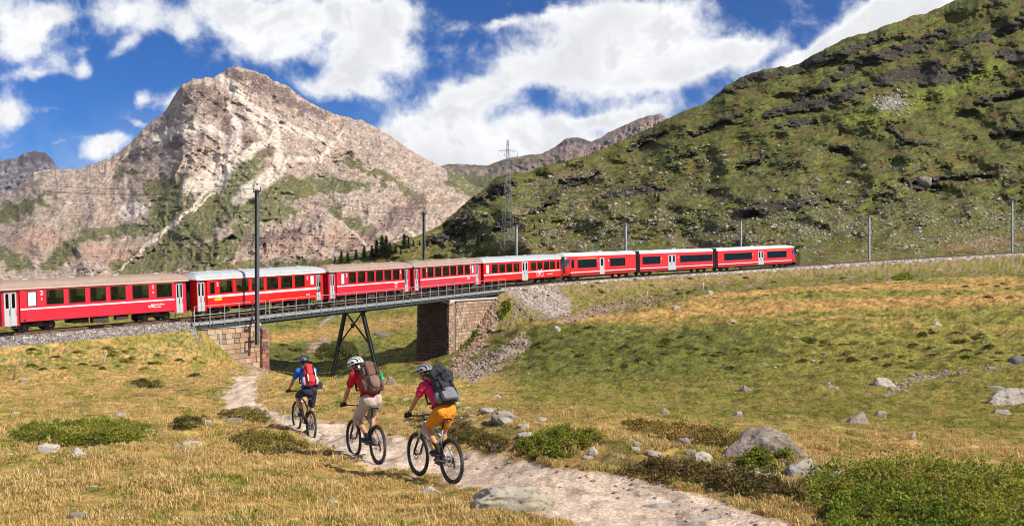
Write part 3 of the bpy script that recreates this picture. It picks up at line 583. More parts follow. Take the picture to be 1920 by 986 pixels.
def hill_cover(px, py, d):
    n = 0.7*fbm((px*0.95-py*0.3)/26, (py*0.95+px*0.3)/8, 5, 321, 0.62)+0.45*fbm(px/7, py/4.5, 3, 327); n2 = fbm(px/130, py/60, 3, 322); n3 = fbm(px/5, py/3.4, 3, 323)
    C = np.zeros(px.shape+(3,))+np.array([0.118, 0.125, 0.030]); C = lerp3(C, [0.058, 0.064, 0.02], sstep(0.05, 0.65, n)*0.75); C = lerp3(C, [0.165, 0.178, 0.034], sstep(0.05, 0.5, -n+0.5*n2)*0.75)
    C = lerp3(C, [0.15, 0.09, 0.035], sstep(0.1, 0.5, fbm(px/40, py/14, 4, 324))*0.55)
    C = lerp3(C, [0.20, 0.165, 0.05], sstep(395, 470, py)*sstep(-0.3, 0.3, n+n2)*0.6)
    C = lerp3(C, [0.19, 0.225, 0.03], 0.7*np.maximum(stroke(px, py+6*n, [(1700,200),(1760,170),(1870,125)], [26,30,16]), stroke(px, py+5*n, [(1590,225),(1700,200)], [14,16])))
    C = lerp3(C, [0.26, 0.165, 0.06], 0.8*stroke(px, py+4*n, [(1760,470),(1850,455),(1930,445)], [6,10,14]))
    C = lerp3(C, [0.042, 0.045, 0.018], sstep(0.28, 0.6, fbm((px*0.95-py*0.3)/24, (py*0.95+px*0.3)/8, 4, 325))*0.4)
    oc = outcrop(px, py); C = lerp3(C, [0.042, 0.036, 0.034], oc*0.92); C = lerp3(C, [0.15, 0.125, 0.105], oc*sstep(0.15, 0.5, n3)*0.5)  # rock is dark itself; the colour also carries painted overhang shade
    bl = np.clip(sstep(250, 430, py)*0.6+0.12, 0, 1); sc = sstep(0.30, 0.46, n3)*bl*sstep(-0.2, 0.5, fbm(px/70, py/34, 4, 326)+0.25)
    C = lerp3(C, [0.34, 0.30, 0.25], sc*0.85)
    C = lerp3(C, [0.36, 0.31, 0.26], stroke(px+8*n, py+5*n, [(1655,195),(1675,185),(1690,200)], [9,14,7])*sstep(-0.15, 0.2, n3))
    C = lerp3(C, [0.30, 0.25, 0.2], 0.7*stroke(px+8*n, py+5*n, [(1000,345),(1060,330),(1130,330)], [12,12,8])*sstep(-0.1, 0.25, n3)+0.6*stroke(px+8*n, py+5*n, [(960,400),(1010,385)], [14,14])*sstep(-0.1, 0.25, n3))
    C = lerp3(C, [0.20, 0.14, 0.06], 0.6*stroke(px, py, [(1000,345),(1100,315),(1200,300)], [6,6,4]))
    return C*np.array([0.82, 0.80, 0.82])
M_hill = terrain_mat('hillside heath', 0.35, 0.18, 1.6, 0.18, 0.35, 0.8, spots=((0.20, 0.53, 0.64, 0.60, (0.7, 1, 1)), (0.7, 0.53, 0.65, 0.62, (0.8, 1, 1)), (0.40, 0.48, 0.34, 1.35, (0.7, 1, 1))))
_, HPX, HPY, HD = sheet('hillside', HSKY, HB, (500, 2600, 1250), 430, hill_relief, hill_cover, M_hill, 1.0, (2.6, 22, 330))
def hill_at(px, py):
    c = int(np.clip(np.interp(px, HPX[0], np.arange(HPX.shape[1])), 0, HPX.shape[1]-1)); col = HPY[:, c]; i = int(np.argmin(np.abs(col-py))); return P(px, col[i], HD[i, c])
# ------------------------------------------------------------------ materials for built things
def paint(name, c, rough=0.35, coat=0.3): return mat(name, c, rough, nscale=1.2, namt=0.07, coat=coat, dirt=(c[0]*0.55+0.03, c[1]*0.6+0.03, c[2]*0.6+0.03), dirt_amt=0.38)
M_red1 = paint('crimson coach paint', (0.62, 0.012, 0.035)); M_red2 = paint('fresh red coach paint', (0.72, 0.008, 0.006)); M_red3 = paint('faded crimson paint', (0.60, 0.028, 0.055)); M_red4 = paint('railcar red paint', (0.66, 0.014, 0.018)); M_red5 = paint('railcar dark red skirt', (0.34, 0.008, 0.014))
M_white = mat('white lining', (0.78, 0.76, 0.74), 0.5); M_door = mat('aluminium door', (0.52, 0.53, 0.55), 0.4, 0.2, nscale=2, namt=0.06)
M_yellow = mat('yellow class band', (0.85, 0.45, 0.01), 0.5); M_blk = mat('black rubber', (0.012, 0.012, 0.013), 0.6); M_dk = mat('dark underframe', (0.035, 0.032, 0.03), 0.75, nscale=4, namt=0.3, dirt=(0.12, 0.09, 0.07), dirt_amt=0.6)
M_roofb = mat('dusty brown roof', (0.30, 0.215, 0.17), 0.75, nscale=1.3, namt=0.14, dirt=(0.33, 0.24, 0.19), dirt_amt=0.5); M_roofg = mat('pale grey roof', (0.37, 0.39, 0.41), 0.5, nscale=1.3, namt=0.1, dirt=(0.4, 0.4, 0.4), dirt_amt=0.4); M_roofw = mat('white roof', (0.58, 0.58, 0.58), 0.45, nscale=1.3, namt=0.07)
M_frost = mat('frosted window', (0.62, 0.72, 0.70), 0.35); M_seat = mat('seat cloth', (0.03, 0.035, 0.05), 0.9); M_int = mat('coach interior', (0.16, 0.145, 0.12), 0.8); M_glass = glass_mat('coach glass', (0.62, 0.66, 0.62), 0.05); M_gband = glass_mat('tinted band glass', (0.34, 0.37, 0.35), 0.04)
M_steel = mat('green grey bridge steel', (0.05, 0.062, 0.058), 0.55, 0.3, nscale=3, namt=0.2, dirt=(0.12, 0.075, 0.05), dirt_amt=0.35); M_rail_grey = mat('galvanised railing', (0.36, 0.39, 0.40), 0.5, 0.4, nscale=6, namt=0.15)
M_walk = mat('walkway planks', (0.36, 0.35, 0.34), 0.8, nscale=5, namt=0.15); M_rust = mat('rusty rail', (0.16, 0.09, 0.055), 0.65, 0.3, nscale=9, namt=0.2); M_wood = mat('creosoted sleeper', (0.095, 0.07, 0.055), 0.9, nscale=8, namt=0.3)
M_mort = mat('mortar', (0.22, 0.17, 0.13), 0.95, nscale=6, namt=0.15); M_conc = mat('weathered concrete', (0.46, 0.45, 0.43), 0.9, nscale=4, namt=0.12, bump=0.01, bscale=20)
def stone_mat(name, c): return mat(name, c, 0.92, nscale=7, namt=0.28, bump=0.02, bscale=14, dirt=(c[0]*0.5, c[1]*0.5, c[2]*0.5), dirt_amt=0.5)
M_st = [stone_mat('tan stone', (0.40, 0.27, 0.17)), stone_mat('pinkish stone', (0.37, 0.21, 0.135)), stone_mat('grey brown stone', (0.27, 0.20, 0.14)), stone_mat('pale stone', (0.46, 0.34, 0.23))]
M_sr = [stone_mat('red brown stone', (0.27, 0.10, 0.07)), stone_mat('dark purple stone', (0.17, 0.085, 0.075)), stone_mat('rust stone', (0.33, 0.15, 0.10))]

def frame_matrix(s0, s1, off=0, dz=0):
    a = trk(s0, off, dz); b = trk(s1, off, dz); x = (b-a).normalized(); y = Vector((0, 0, 1)).cross(x).normalized(); z = x.cross(y)
    return Matrix(((x.x, y.x, z.x, a.x), (x.y, y.y, z.y, a.y), (x.z, y.z, z.z, a.z), (0, 0, 0, 1))), (b-a).length

# ------------------------------------------------------------------ ballast, rails, sleepers
S_W0, S_W1 = s_at_px(363, 2.3), s_at_px(949, 2.3)        # ends of the steel walkway
def ballast(s0, s1, name, prof):
    ss = np.arange(s0, s1, 0.35); prof = [(-3.2, -1.5), (-2.1, -0.55), (-1.55, -0.20), (-1.0, -0.17), (0, -0.19), (1.0, -0.17), (1.55, -0.20)]+prof
    pr = []
    for i in range(len(prof)-1):
        for k in range(3): t = k/3; pr.append((prof[i][0]*(1-t)+prof[i+1][0]*t, prof[i][1]*(1-t)+prof[i+1][1]*t))
    pr.append(prof[-1]); pts = np.array([[trk(s, o, z) for s in ss] for o, z in pr]); X, Y, Z = pts[..., 0], pts[..., 1], pts[..., 2]
    Z = Z+0.05*fbm(X/0.35, Y/0.35, 3, 401)+0.02*fbm(X/0.12, Y/0.12, 2, 402)
    n = fbm(X/0.3, Y/0.3, 2, 403); C = np.zeros(X.shape+(3,))+np.array([0.33, 0.28, 0.245]); C = lerp3(C, [0.20, 0.16, 0.14], sstep(-0.1, 0.4, n)); C = lerp3(C, [0.58, 0.54, 0.5], sstep(0.15, 0.5, -n))
    o = np.array([p[0] for p in pr])[:, None]+X*0; C = lerp3(C, [0.22, 0.16, 0.12], (np.abs(o) < 1.2)*0.6); C = lerp3(C, [0.24, 0.235, 0.24], sstep(1.85, 2.1, o)*(s1 < 80)*0.75)
    return tag(link_mesh(name, grid_mesh(name, X, Y, Z, C, M_bal)), kind='structure')
M_bal = terrain_mat('crushed stone ballast', 4.0, 0.12, 14.0, 0.2, 0.05, 13.0, vor=(9.5, 0.55))
ballast(8, s_at_px(368, 2.4), 'ballast', [(2.05, -0.52), (2.45, -0.72), (2.8, -0.95), (3.4, -1.6)]); ballast(s_at_px(947, 2.3), TS[-1]-1, 'ballast', [(1.75, -0.36), (1.95, -0.6), (2.5, -1.3)])
track = empty('railway_track', trk(0), label='narrow gauge railway track climbing from left to right under the red train', cat='railway track')
def rel(o, parent):   # world-built meshes hang under an empty without moving
    o.parent = parent; o.matrix_parent_inverse = parent.matrix_world.inverted() if parent.matrix_world != Matrix() else Matrix.Translation(-parent.location); return o
def world_empty(name, label, cat, group=None):
    return tag(empty(name), label, cat, group)
track.location = (0, 0, 0)
for side in (-0.52, 0.52):
    m = MB(); ss = np.arange(2, TS[-1]-1, 2.0)
    for i in range(len(ss)-1):
        a, b = trk(ss[i], side), trk(ss[i+1], side); d = (b-a).normalized(); u = Vector((0, 0, 1)); w = d.cross(u).normalized()
        for (h0, h1, ww) in ((-0.035, 0, 0.035), (-0.12, -0.035, 0.012), (-0.14, -0.12, 0.06)):
            vs = [a+w*ww+u*h0, a-w*ww+u*h0, a-w*ww+u*h1, a+w*ww+u*h1, b+w*ww+u*h0, b-w*ww+u*h0, b-w*ww+u*h1, b+w*ww+u*h1]
            m.add(vs, [(0, 4, 7, 3), (1, 2, 6, 5), (3, 7, 6, 2), (0, 1, 5, 4)])
    m.build('rail', M_rust, track)
sb = MB(); sb.bbox((0, 0, 0), (0.22, 1.9, 0.14), 0.012); sme = sb.mesh('sleeper', M_wood)
sl_s = [s for s in np.arange(s_at_px(-60), TS[-1]-3, 0.66)]
for s in sl_s[:300]:
    o = link_mesh('sleeper', sme, track); d = trk_dir(s); p = trk(s, 0, -0.215); o.location = p; o.rotation_euler = (0, 0, math.atan2(d.y, d.x))

# ------------------------------------------------------------------ bridge
bridge = world_empty('railway_bridge', 'dark steel girder bridge with grey railing and splayed trestle carrying the train over the hollow', 'bridge')
def beam(m, s0, s1, off, z0, z1, w, step=2.0):
    ss = np.append(np.arange(s0, s1, step), s1); vs = []; fs = []
    for s in ss:
        for (o, z) in ((off-w/2, z0), (off+w/2, z0), (off+w/2, z1), (off-w/2, z1)): vs.append(trk(s, o, z))
    for i in range(len(ss)-1):
        for k in range(4): fs.append((i*4+k, i*4+(k+1) % 4, i*4+4+(k+1) % 4, i*4+4+k))
    e = (len(ss)-1)*4; fs += [(3, 2, 1, 0), (e, e+1, e+2, e+3)]; m.add(vs, fs)
for off in (-0.95, 0.95):
    m = MB(); beam(m, S_LA+0.1, S_RA-0.05, off, -1.02, -0.36, 0.03); beam(m, S_LA+0.1, S_RA-0.05, off, -1.06, -1.02, 0.34); beam(m, S_LA+0.1, S_RA-0.05, off, -0.36, -0.32, 0.34)
    for s in np.arange(S_LA+0.4, S_RA-0.3, 1.6):
        for d in (0.08,): beam(m, s, s+0.04, off+(d if off > 0 else -d), -1.02, -0.36, 0.12)
    m.build('girder', M_steel, bridge)
m = MB()
for s in np.arange(S_LA+0.3, S_RA-0.2, 3.2):
    beam(m, s, s+0.08, 0, -0.95, -0.45, 1.85)
    a, b = trk(s+0.1, -0.9, -0.7), trk(s+3.1, 0.9, -0.7); m.cyl(a, b, 0.035, 6)
m.build('cross_bracing', M_steel, bridge)
# walkway brackets, planks, edge beam
for k, (off, s0, s1) in enumerate(((2.15, S_W0, S_W1), (-2.0, S_W0+1, S_W1))):
    sgn = 1 if off > 0 else -1
    m = MB(); beam(m, s0, s1, off, -0.50, -0.30, 0.05); m.build('edge_beam', M_rail_grey if sgn > 0 else M_steel, bridge)
    if sgn > 0:
        m = MB(); beam(m, s0, s1, off-0.10, -0.82, -0.505, 0.04); m.build('fascia_beam', M_steel, bridge)
    pm = MB(); pm.box((0, 0, 0), (0.27, 0.92, 0.045)); pme = pm.mesh('plank', M_walk)
    n = int((s1-s0)/0.9)
    for i in range(n):
        s = s0+0.45+i*0.9; mm = pme if i else pme
        o = link_mesh('plank', mm, bridge); d = trk_dir(s); o.location = trk(s, off-sgn*0.50, -0.325); o.rotation_euler = (0, 0, math.atan2(d.y, d.x)); o.scale = (3.2, 1, 1)
    m = MB()
    for s in np.arange(s0+0.5, s1-0.2, 1.05): beam(m, s, s+0.07, off-sgn*0.55, -0.62, -0.36, 1.15); beam(m, s, s+0.06, off-sgn*0.3, -0.98, -0.62, 0.10)
    m.build('walkway_bracket', M_steel, bridge)
# railing: posts are parts, rails run through; the railing is broken where the girder span begins
post_px = [364.6, 393.5, 421, 448, 474, 498, 505, 530, 555, 579, 603, 626, 648, 668, 687, 706, 724, 740.5, 756.5, 772, 790, 806.5, 822, 837, 851.5, 866, 880, 894, 908, 922, 935, 947.5]
post_s = [s_at_px(p, 2.2) for p in post_px]
pb = MB(); pb.box((0, 0, 0.33), (0.055, 0.055, 1.60)); pm_ = pb.mesh('railing_post', M_rail_grey)
for s in post_s:
    o = link_mesh('railing_post', pm_, bridge); o.location = trk(s, 2.2, -0.15); o.rotation_euler = (0, 0, math.atan2(trk_dir(s).y, trk_dir(s).x))
for a, b in ((0, 5), (6, 31)):
    for h in (0.98, 0.30):
        m = MB(); m.tube([trk(s, 2.2, h) for s in np.linspace(post_s[a], post_s[b], 12)], 0.028, 6); m.build('handrail', M_rail_grey, bridge)
for s in [s0 for s0 in np.linspace(S_W0+1, S_W1-0.3, 26)]:
    o = link_mesh('railing_post', pm_, bridge); o.location = trk(s, -2.05, -0.15); o.rotation_euler = (0, 0, math.atan2(trk_dir(s).y, trk_dir(s).x))
for h in (0.98, 0.40):
    m = MB(); m.tube([trk(s, -2.05, h) for s in np.linspace(S_W0+1, S_W1-0.3, 14)], 0.028, 6); m.build('handrail', M_rail_grey, bridge)
# trestle
S_T = s_at_px(670, 0.5)
def foot(px, py, off_guess):
    return px
Tn = trk(S_T, 1.15, -1.08); Tf = trk(S_T, -1.05, -1.08)
d_ = trk_dir(S_T); nrm = Vector((d_.y, -d_.x, 0)).normalized()
Bn = Tn+nrm*2.25-Vector((0, 0, 7.0)); Bf = Tf-nrm*1.9-Vector((0, 0, 7.2))
def hbeam(m, a, b, w=0.30, fl=0.34):
    a, b = Vector(a), Vector(b); x = (b-a).normalized(); y = d_-x*d_.dot(x); y.normalize(); z = x.cross(y); R = Matrix((x, y, z)).transposed(); c = (a+b)/2; L = (b-a).length
    m.box(c, (L, w-0.04, 0.03), R)
    for s in (-1, 1): m.box(c+y*s*(w/2), (L, 0.03, fl), R)
for (a, b) in ((Tn, Bn), (Tf, Bf)):
    m = MB(); hbeam(m, a, b, 0.28, 0.30); m.build('trestle_leg', M_steel, bridge)
m = MB(); m.box((Tn+Tf)/2+Vector((0, 0, 0.02)), (0.5, 2.9, 0.10), Matrix.Rotation(math.atan2(d_.y, d_.x), 3, 'Z')); m.build('trestle_cap', M_steel, bridge)
X1 = Tn.lerp(Bn, 0.46); X2 = Tf.lerp(Bf, 0.46)
for a, b in ((Tn, X2), (Tf, X1)):
    m = MB(); hbeam(m, a, b, 0.12, 0.10); m.build('trestle_brace', M_steel, bridge)
ctr = (Tn+Tf+X1+X2)/4
m = MB(); m.box(Tn.lerp(X2, 0.41), (0.05, 0.45, 0.45), Matrix.Rotation(math.atan2(d_.y, d_.x), 3, 'Z')); m.build('gusset_plate', M_steel, bridge)
m = MB(); hbeam(m, Tn.lerp(Bn, 0.50), Tf.lerp(Bf, 0.97)-nrm*0.0+Vector((0, 0, 0)), 0.09, 0.09); m.build('trestle_brace', M_rail_grey, bridge)
m = MB(); hbeam(m, Tf.lerp(Bf, 0.52), Tn.lerp(Bn, 0.97), 0.10, 0.09); m.build('trestle_brace', M_steel, bridge)
for p in (Bn, Bf):
    m = MB(); m.box(p+Vector((0, 0, -0.35)), (1.1, 1.1, 1.0), Matrix.Rotation(math.atan2(d_.y, d_.x), 3, 'Z'), 0.8); m.build('footing', M_conc, bridge)

# ------------------------------------------------------------------ masonry abutments: every stone its own block
def stone_mesh(mt, seed):
    r = random.Random(seed); bm = bmesh.new(); bmesh.ops.create_cube(bm, size=1)
    for v in bm.verts: v.co += Vector((r.uniform(-.02, .02), 0, r.uniform(-.03, .03)))
    bmesh.ops.bevel(bm, geom=[e for e in bm.edges if all(v.co.y < 0 for v in e.verts)], offset=0.045, segments=1, affect='EDGES')
    me = bpy.data.meshes.new('stone'); bm.to_mesh(me); bm.free(); me.materials.append(mt); return me
def wall_stones(parent, O, U, Vv, Nn, inside, H, L, course, length, meshes, jitter=0.04, cap=300, seed=1, zstep=0):
    """blocks in courses over the wall plane: O origin, U along, Vv up, Nn outward; inside(u, v) says where there is wall"""
    r = random.Random(seed); items = []; v = 0.0; row = 0
    R = Matrix((U, -Nn, Vv)).transposed().to_4x4()
    while v < H:
        h = course*r.uniform(0.85, 1.2); u = -r.uniform(0, length)
        while u < L:
            l = length*r.uniform(0.65, 1.35)
            a, b = max(u, 0), min(u+l, L)
            if b-a > 0.12 and inside((a+b)/2, v+h/2): items.append(((a+b)/2, v+h/2, b-a, min(h, H-v+0.02)))
            u += l
        v += h; row += 1
    items = items
    rest = items[cap:]
    for k, (cu, cv, lu, hv) in enumerate(items[:cap]):
        o = link_mesh('stone', r.choice(meshes), parent); dep = 0.30
        o.matrix_world = Matrix.Translation(O+U*cu+Vv*cv+Nn*(r.uniform(-jitter, jitter)-dep/2+0.05)) @ R @ Matrix.Diagonal((lu-0.03, dep, hv-0.03, 1))
    if rest:
        m = MB()
        for (cu, cv, lu, hv) in rest:
            m.m = r.randrange(len(meshes)); m.box(O+U*cu+Vv*cv+Nn*(r.uniform(-jitter, jitter)-0.10), (lu-0.04, 0.30, hv-0.04), R.to_3x3())
        tag(m.build('stonework', [me.materials[0] for me in meshes], parent), kind='stuff')
    return len(items)
SM = [stone_mesh(m, i) for i, m in enumerate(M_st)]; SR = [stone_mesh(m, i+9) for i, m in enumerate(M_sr)]
UP = Vector((0, 0, 1))
# left abutment
labut = world_empty('bridge_abutment', 'tan stone bridge abutment at the left end of the bridge beside the footpath', 'bridge abutment')
s0, s1 = s_at_px(378, 1.9), s_at_px(487, 1.9); A0 = trk(s0, 1.9, -1.0); A1 = trk(s1, 1.9, -1.0); U = Vector((A1.x-A0.x, A1.y-A0.y, 0)); L = U.length; U.normalize(); Nn = Vector((U.y, -U.x, 0)); HL = 5.6
O = Vector((A0.x, A0.y, A1.z-HL))
m = MB(); m.box(O+U*L/2-Nn*1.9+UP*(HL-0.12)/2, (L, 3.72, HL-0.15), Matrix((U, -Nn, UP)).transposed()); m.build('core', M_mort, labut)
wall_stones(labut, O, U, UP, Nn, lambda u, v: v > HL-1.0-u*0.85, HL, L, 0.40, 0.72, SM, 0.035, 300, 3)
m = MB(); m.bbox(O+U*L/2-Nn*0.25+UP*(HL+0.02), (L+0.1, 0.75, 0.2), 0.02, Matrix((U, -Nn, UP)).transposed()); m.build('coping', M_conc, labut)
# battered corner buttress of darker stone
s2 = s_at_px(507, 2.3); B1 = trk(s2, 2.0, -1.0); L2 = (Vector((B1.x, B1.y, 0))-Vector((A1.x, A1.y, 0))).length
OB = Vector((A1.x, A1.y, A1.z-HL)); hb = HL-1.2
m = MB(); m.box(OB+U*L2/2-Nn*1.7+UP*(HL-0.2)/2, (L2-0.03, 3.9, HL-0.4), Matrix((U, -Nn, UP)).transposed()); m.build('core', M_mort, labut)
wall_stones(labut, OB+Nn*0.26, U, UP, Nn, lambda u, v: v < HL-0.35-u*0.55, HL, L2, 0.33, 0.6, SR+[SM[1]], 0.05, 120, 5)
# right abutment
rabut = world_empty('bridge_abutment', 'tall stone bridge abutment with a shaded front at the right end of the bridge', 'bridge abutment')
C0 = trk(S_RA, 2.0, -0.9); dd = trk_dir(S_RA); U2 = Vector((dd.x, dd.y, 0)).normalized(); N2 = Vector((U2.y, -U2.x, 0)); HR = 8.2; W = 4.4
zb = C0.z-HR; base = Vector((C0.x, C0.y, zb))
RL = (trk(S_RE, 2.0)-trk(S_RA, 2.0)).length+0.6
m = MB(); R3 = Matrix((U2, -N2, UP)).transposed(); m.box(base+U2*(RL/2+0.08)-N2*(W/2)+UP*(HR/2-0.1), (RL-0.1, W-0.3, HR-0.25), R3); m.build('core', M_mort, rabut)
# front, slightly battered; its shade is put into the dark stone colours
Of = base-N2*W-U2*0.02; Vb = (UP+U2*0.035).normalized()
wall_stones(rabut, Of-U2*0.25, N2, Vb, -U2, lambda u, v: True, HR, W, 0.36, 0.62, [stone_mesh(stone_mat('shade toned grey stone', (0.10, 0.062, 0.045)), 40), stone_mesh(stone_mat('shade toned brown stone', (0.07, 0.045, 0.036)), 41), stone_mesh(stone_mat('shade toned red stone', (0.10, 0.055, 0.042)), 42)], 0.03, 170, 7)
wall_stones(rabut, base-U2*0.15, U2, UP, N2, lambda u, v: True, HR-0.25, 0.95, 0.36, 0.5, SM, 0.03, 60, 8)
wall_stones(rabut, base+U2*1.35-N2*0.1, U2, UP, N2, lambda u, v: v > HR-1.2-(RL-1.35-u)*0.95, HR-0.1, RL-1.35, 0.36, 0.66, SM, 0.03, 70, 9)
m = MB(); m.box(base+U2*0.35-N2*(W/2)+UP*(HR-0.12), (0.9, W+0.3, 0.22), R3); m.build('bearing_shelf', M_conc, rabut)
m = MB(); m.bbox(base+U2*(RL/2)-N2*0.18+UP*(HR+0.02), (RL, 0.6, 0.2), 0.02, R3); m.build('coping', M_conc, rabut)
# ------------------------------------------------------------------ the train
def text_mesh(txt, size, name='lettering', m=None, ext=0.004, space=1.0):
    cu = bpy.data.curves.new('t', 'FONT'); cu.body = txt; cu.size = size; cu.align_x = 'CENTER'; cu.align_y = 'BOTTOM'; cu.extrude = ext; cu.offset = size*0.015; cu.space_character = space; cu.resolution_u = 3
    o = bpy.data.objects.new('t', cu); COL.objects.link(o); dg = bpy.context.evaluated_depsgraph_get(); me = bpy.data.meshes.new_from_object(o.evaluated_get(dg)); bpy.data.objects.remove(o); me.name = name; me.materials.clear(); me.materials.append(m or M_white); return me
ROT_NEAR = Matrix.Rotation(pi/2, 4, 'X')      # text standing on the near side (y = -W), read from -y
def wall_with_holes(m, x0, x1, z0, z1, y, holes, rev, inward):
    xs = sorted({x0, x1} | {h[0] for h in holes} | {h[1] for h in holes}); zs = sorted({z0, z1} | {h[2] for h in holes} | {h[3] for h in holes})
    for i in range(len(xs)-1):
        for j in range(len(zs)-1):
            cx, cz = (xs[i]+xs[i+1])/2, (zs[j]+zs[j+1])/2
            if any(h[0] < cx < h[1] and h[2] < cz < h[3] for h in holes): continue
            m.add([(xs[i], y, zs[j]), (xs[i+1], y, zs[j]), (xs[i+1], y, zs[j+1]), (xs[i], y, zs[j+1])], [(0, 1, 2, 3)])
    for (a, b, c, d) in holes:
        yi = y+inward*rev
        m.add([(a, y, c), (b, y, c), (b, y, d), (a, y, d), (a, yi, c), (b, yi, c), (b, yi, d), (a, yi, d)], [(0, 1, 5, 4), (1, 2, 6, 5), (2, 3, 7, 6), (3, 0, 4, 7)])
def roof_profile(W, zg, zt, n=12):
    pr = []
    for i in range(n+1):
        a = pi*i/n; y = -cos(a); z = sin(a)
        pr.append((W*(abs(y)**0.85)*(1 if y > 0 else -1), zg+(zt-zg)*(z**0.62)))
    return pr
def bogie_mesh(wheel_r=0.36, wb=1.7):
    """returns meshes: frame and wheel"""
    m = MB()
    for s in (-1, 1):
        m.bbox((0, s*0.78, 0.42), (wb+0.55, 0.09, 0.20), 0.02); m.bbox((0, s*0.80, 0.52), (0.7, 0.14, 0.26), 0.03)
        for x in (-wb/2, wb/2): m.bbox((x, s*0.82, 0.36), (0.26, 0.16, 0.24), 0.03); m.tube([(x, s*0.86, 0.44+0.03*k) for k in range(6)], 0.09, 8)
        m.tube([(-wb/2-0.35, s*0.8, 0.25), (-wb/2-0.30, s*0.8, 0.12), (-wb/2-0.1, s*0.8, 0.12)], 0.02, 6)
    m.box((0, 0, 0.42), (0.5, 1.5, 0.18))
    w = MB(); w.lathe([(0.05, -0.06), (0.12, -0.07), (0.14, -0.03), (wheel_r-0.07, -0.02), (wheel_r-0.04, -0.06), (wheel_r, -0.06), (wheel_r+0.01, 0.05), (wheel_r+0.03, 0.08), (wheel_r-0.05, 0.08), (0.1, 0.05)], (0, 0, 0), (0, 1, 0), 20)
    return m.mesh('bogie', M_dk), w.mesh('wheel', M_dk)
BOG, WHL = bogie_mesh()
AXL = MB(); AXL.cyl((0, -0.5, 0), (0, 0.5, 0), 0.06, 8); AXM = AXL.mesh('axle', M_dk)
def add_bogie(parent, x, wb=1.7):
    b = link_mesh('bogie', BOG, parent); b.location = (x, 0, 0)
    for dx in (-wb/2, wb/2):
        for s in (-1, 1):
            w = link_mesh('wheel', WHL, b); w.location = (dx, s*0.56, 0.37); w.rotation_euler = (0, 0, 0 if s > 0 else pi)
    return b
DOORW = {}
def door_leaf(parent, x, w, y, z0, z1, side, win=True, label=None):
    key = (round(w, 3), z0, z1, win, side)
    if key not in DOORW:
        m = MB(); holes = [(-w*0.24, w*0.26, z0+(z1-z0)*0.52, z1-0.12)] if win else []
        wall_with_holes(m, -w/2+0.012, w/2-0.012, z0, z1, -0.03, holes, 0.03, 1); wall_with_holes(m, -w/2+0.012, w/2-0.012, z0, z1, 0.0, holes, 0.0, 1)
        m.box((-w/2+0.02, -0.01, (z0+z1)/2), (0.02, 0.06, z1-z0)); g = None
        if win:
            h = holes[0]; gm = MB(); gm.box(((h[0]+h[1])/2, -0.014, (h[2]+h[3])/2), (h[1]-h[0]+0.02, 0.012, h[3]-h[2]+0.02)); g = gm.mesh('pane', M_gband)
        hm = MB(); hm.cyl((w*0.36, -0.05, z0+(z1-z0)*0.30), (w*0.36, -0.05, z0+(z1-z0)*0.48), 0.014, 6)
        DOORW[key] = (m.mesh('door', M_door), g, hm.mesh('handle', M_blk))
    me, g, h = DOORW[key]; o = link_mesh('door', me, parent); o.location = (x, y, 0)
    if side > 0: o.rotation_euler = (0, 0, pi)
    if g: link_mesh('pane', g, o)
    link_mesh('handle', h, o); return o
def window(parent, a, b, z0, z1, y, side, glass, frosted=False, bars=0):
    s = -1 if side < 0 else 1
    m = MB(); t = 0.035
    for (c, d) in (((( a+b)/2, z0-t/2+0.01), (b-a+2*t, t)), (((a+b)/2, z1+t/2-0.01), (b-a+2*t, t)), ((a-t/2+0.01, (z0+z1)/2), (t, z1-z0-0.02)), ((b+t/2-0.01, (z0+z1)/2), (t, z1-z0-0.02))):
        m.box((c[0], y+s*0.010, c[1]), (d[0], 0.030, d[1]))
    f = m.build('window', M_blk, parent)
    g = MB(); g.box(((a+b)/2, y-s*0.03, (z0+z1)/2), (b-a, 0.012, z1-z0)); g.build('pane', M_frost if frosted else glass, f)
    if bars:
        for k in range(bars):
            x = a+(b-a)*(k+1)/(bars+1); q = MB(); q.box((x, y+s*0.003, (z0+z1)/2), (0.05, 0.02, z1-z0-0.03)); q.build('mullion', M_blk, f)
    return f
def seat_mesh():
    m = MB(); m.bbox((0, 0, 0.45), (0.46, 0.9, 0.14), 0.03); m.bbox((-0.23, 0, 0.85), (0.13, 0.9, 0.85), 0.04, Matrix.Rotation(-0.12, 3, 'Y')); m.bbox((-0.29, 0, 1.25), (0.10, 0.5, 0.18), 0.03); m.box((0, 0, 0.2), (0.3, 0.5, 0.4)); return m.mesh('seat', M_seat)
SEAT = seat_mesh()
VEH = {}
def local_x(M, L, px, off=-1.36):
    """local x on the near side seen at photo column px"""
    p0 = M @ Vector((0, off, 0)); p1 = M @ Vector((1, off, 0)); d = p1-p0; k = (px-960)/F
    return (k*p0.y-p0.x)/(d.x-k*d.y)
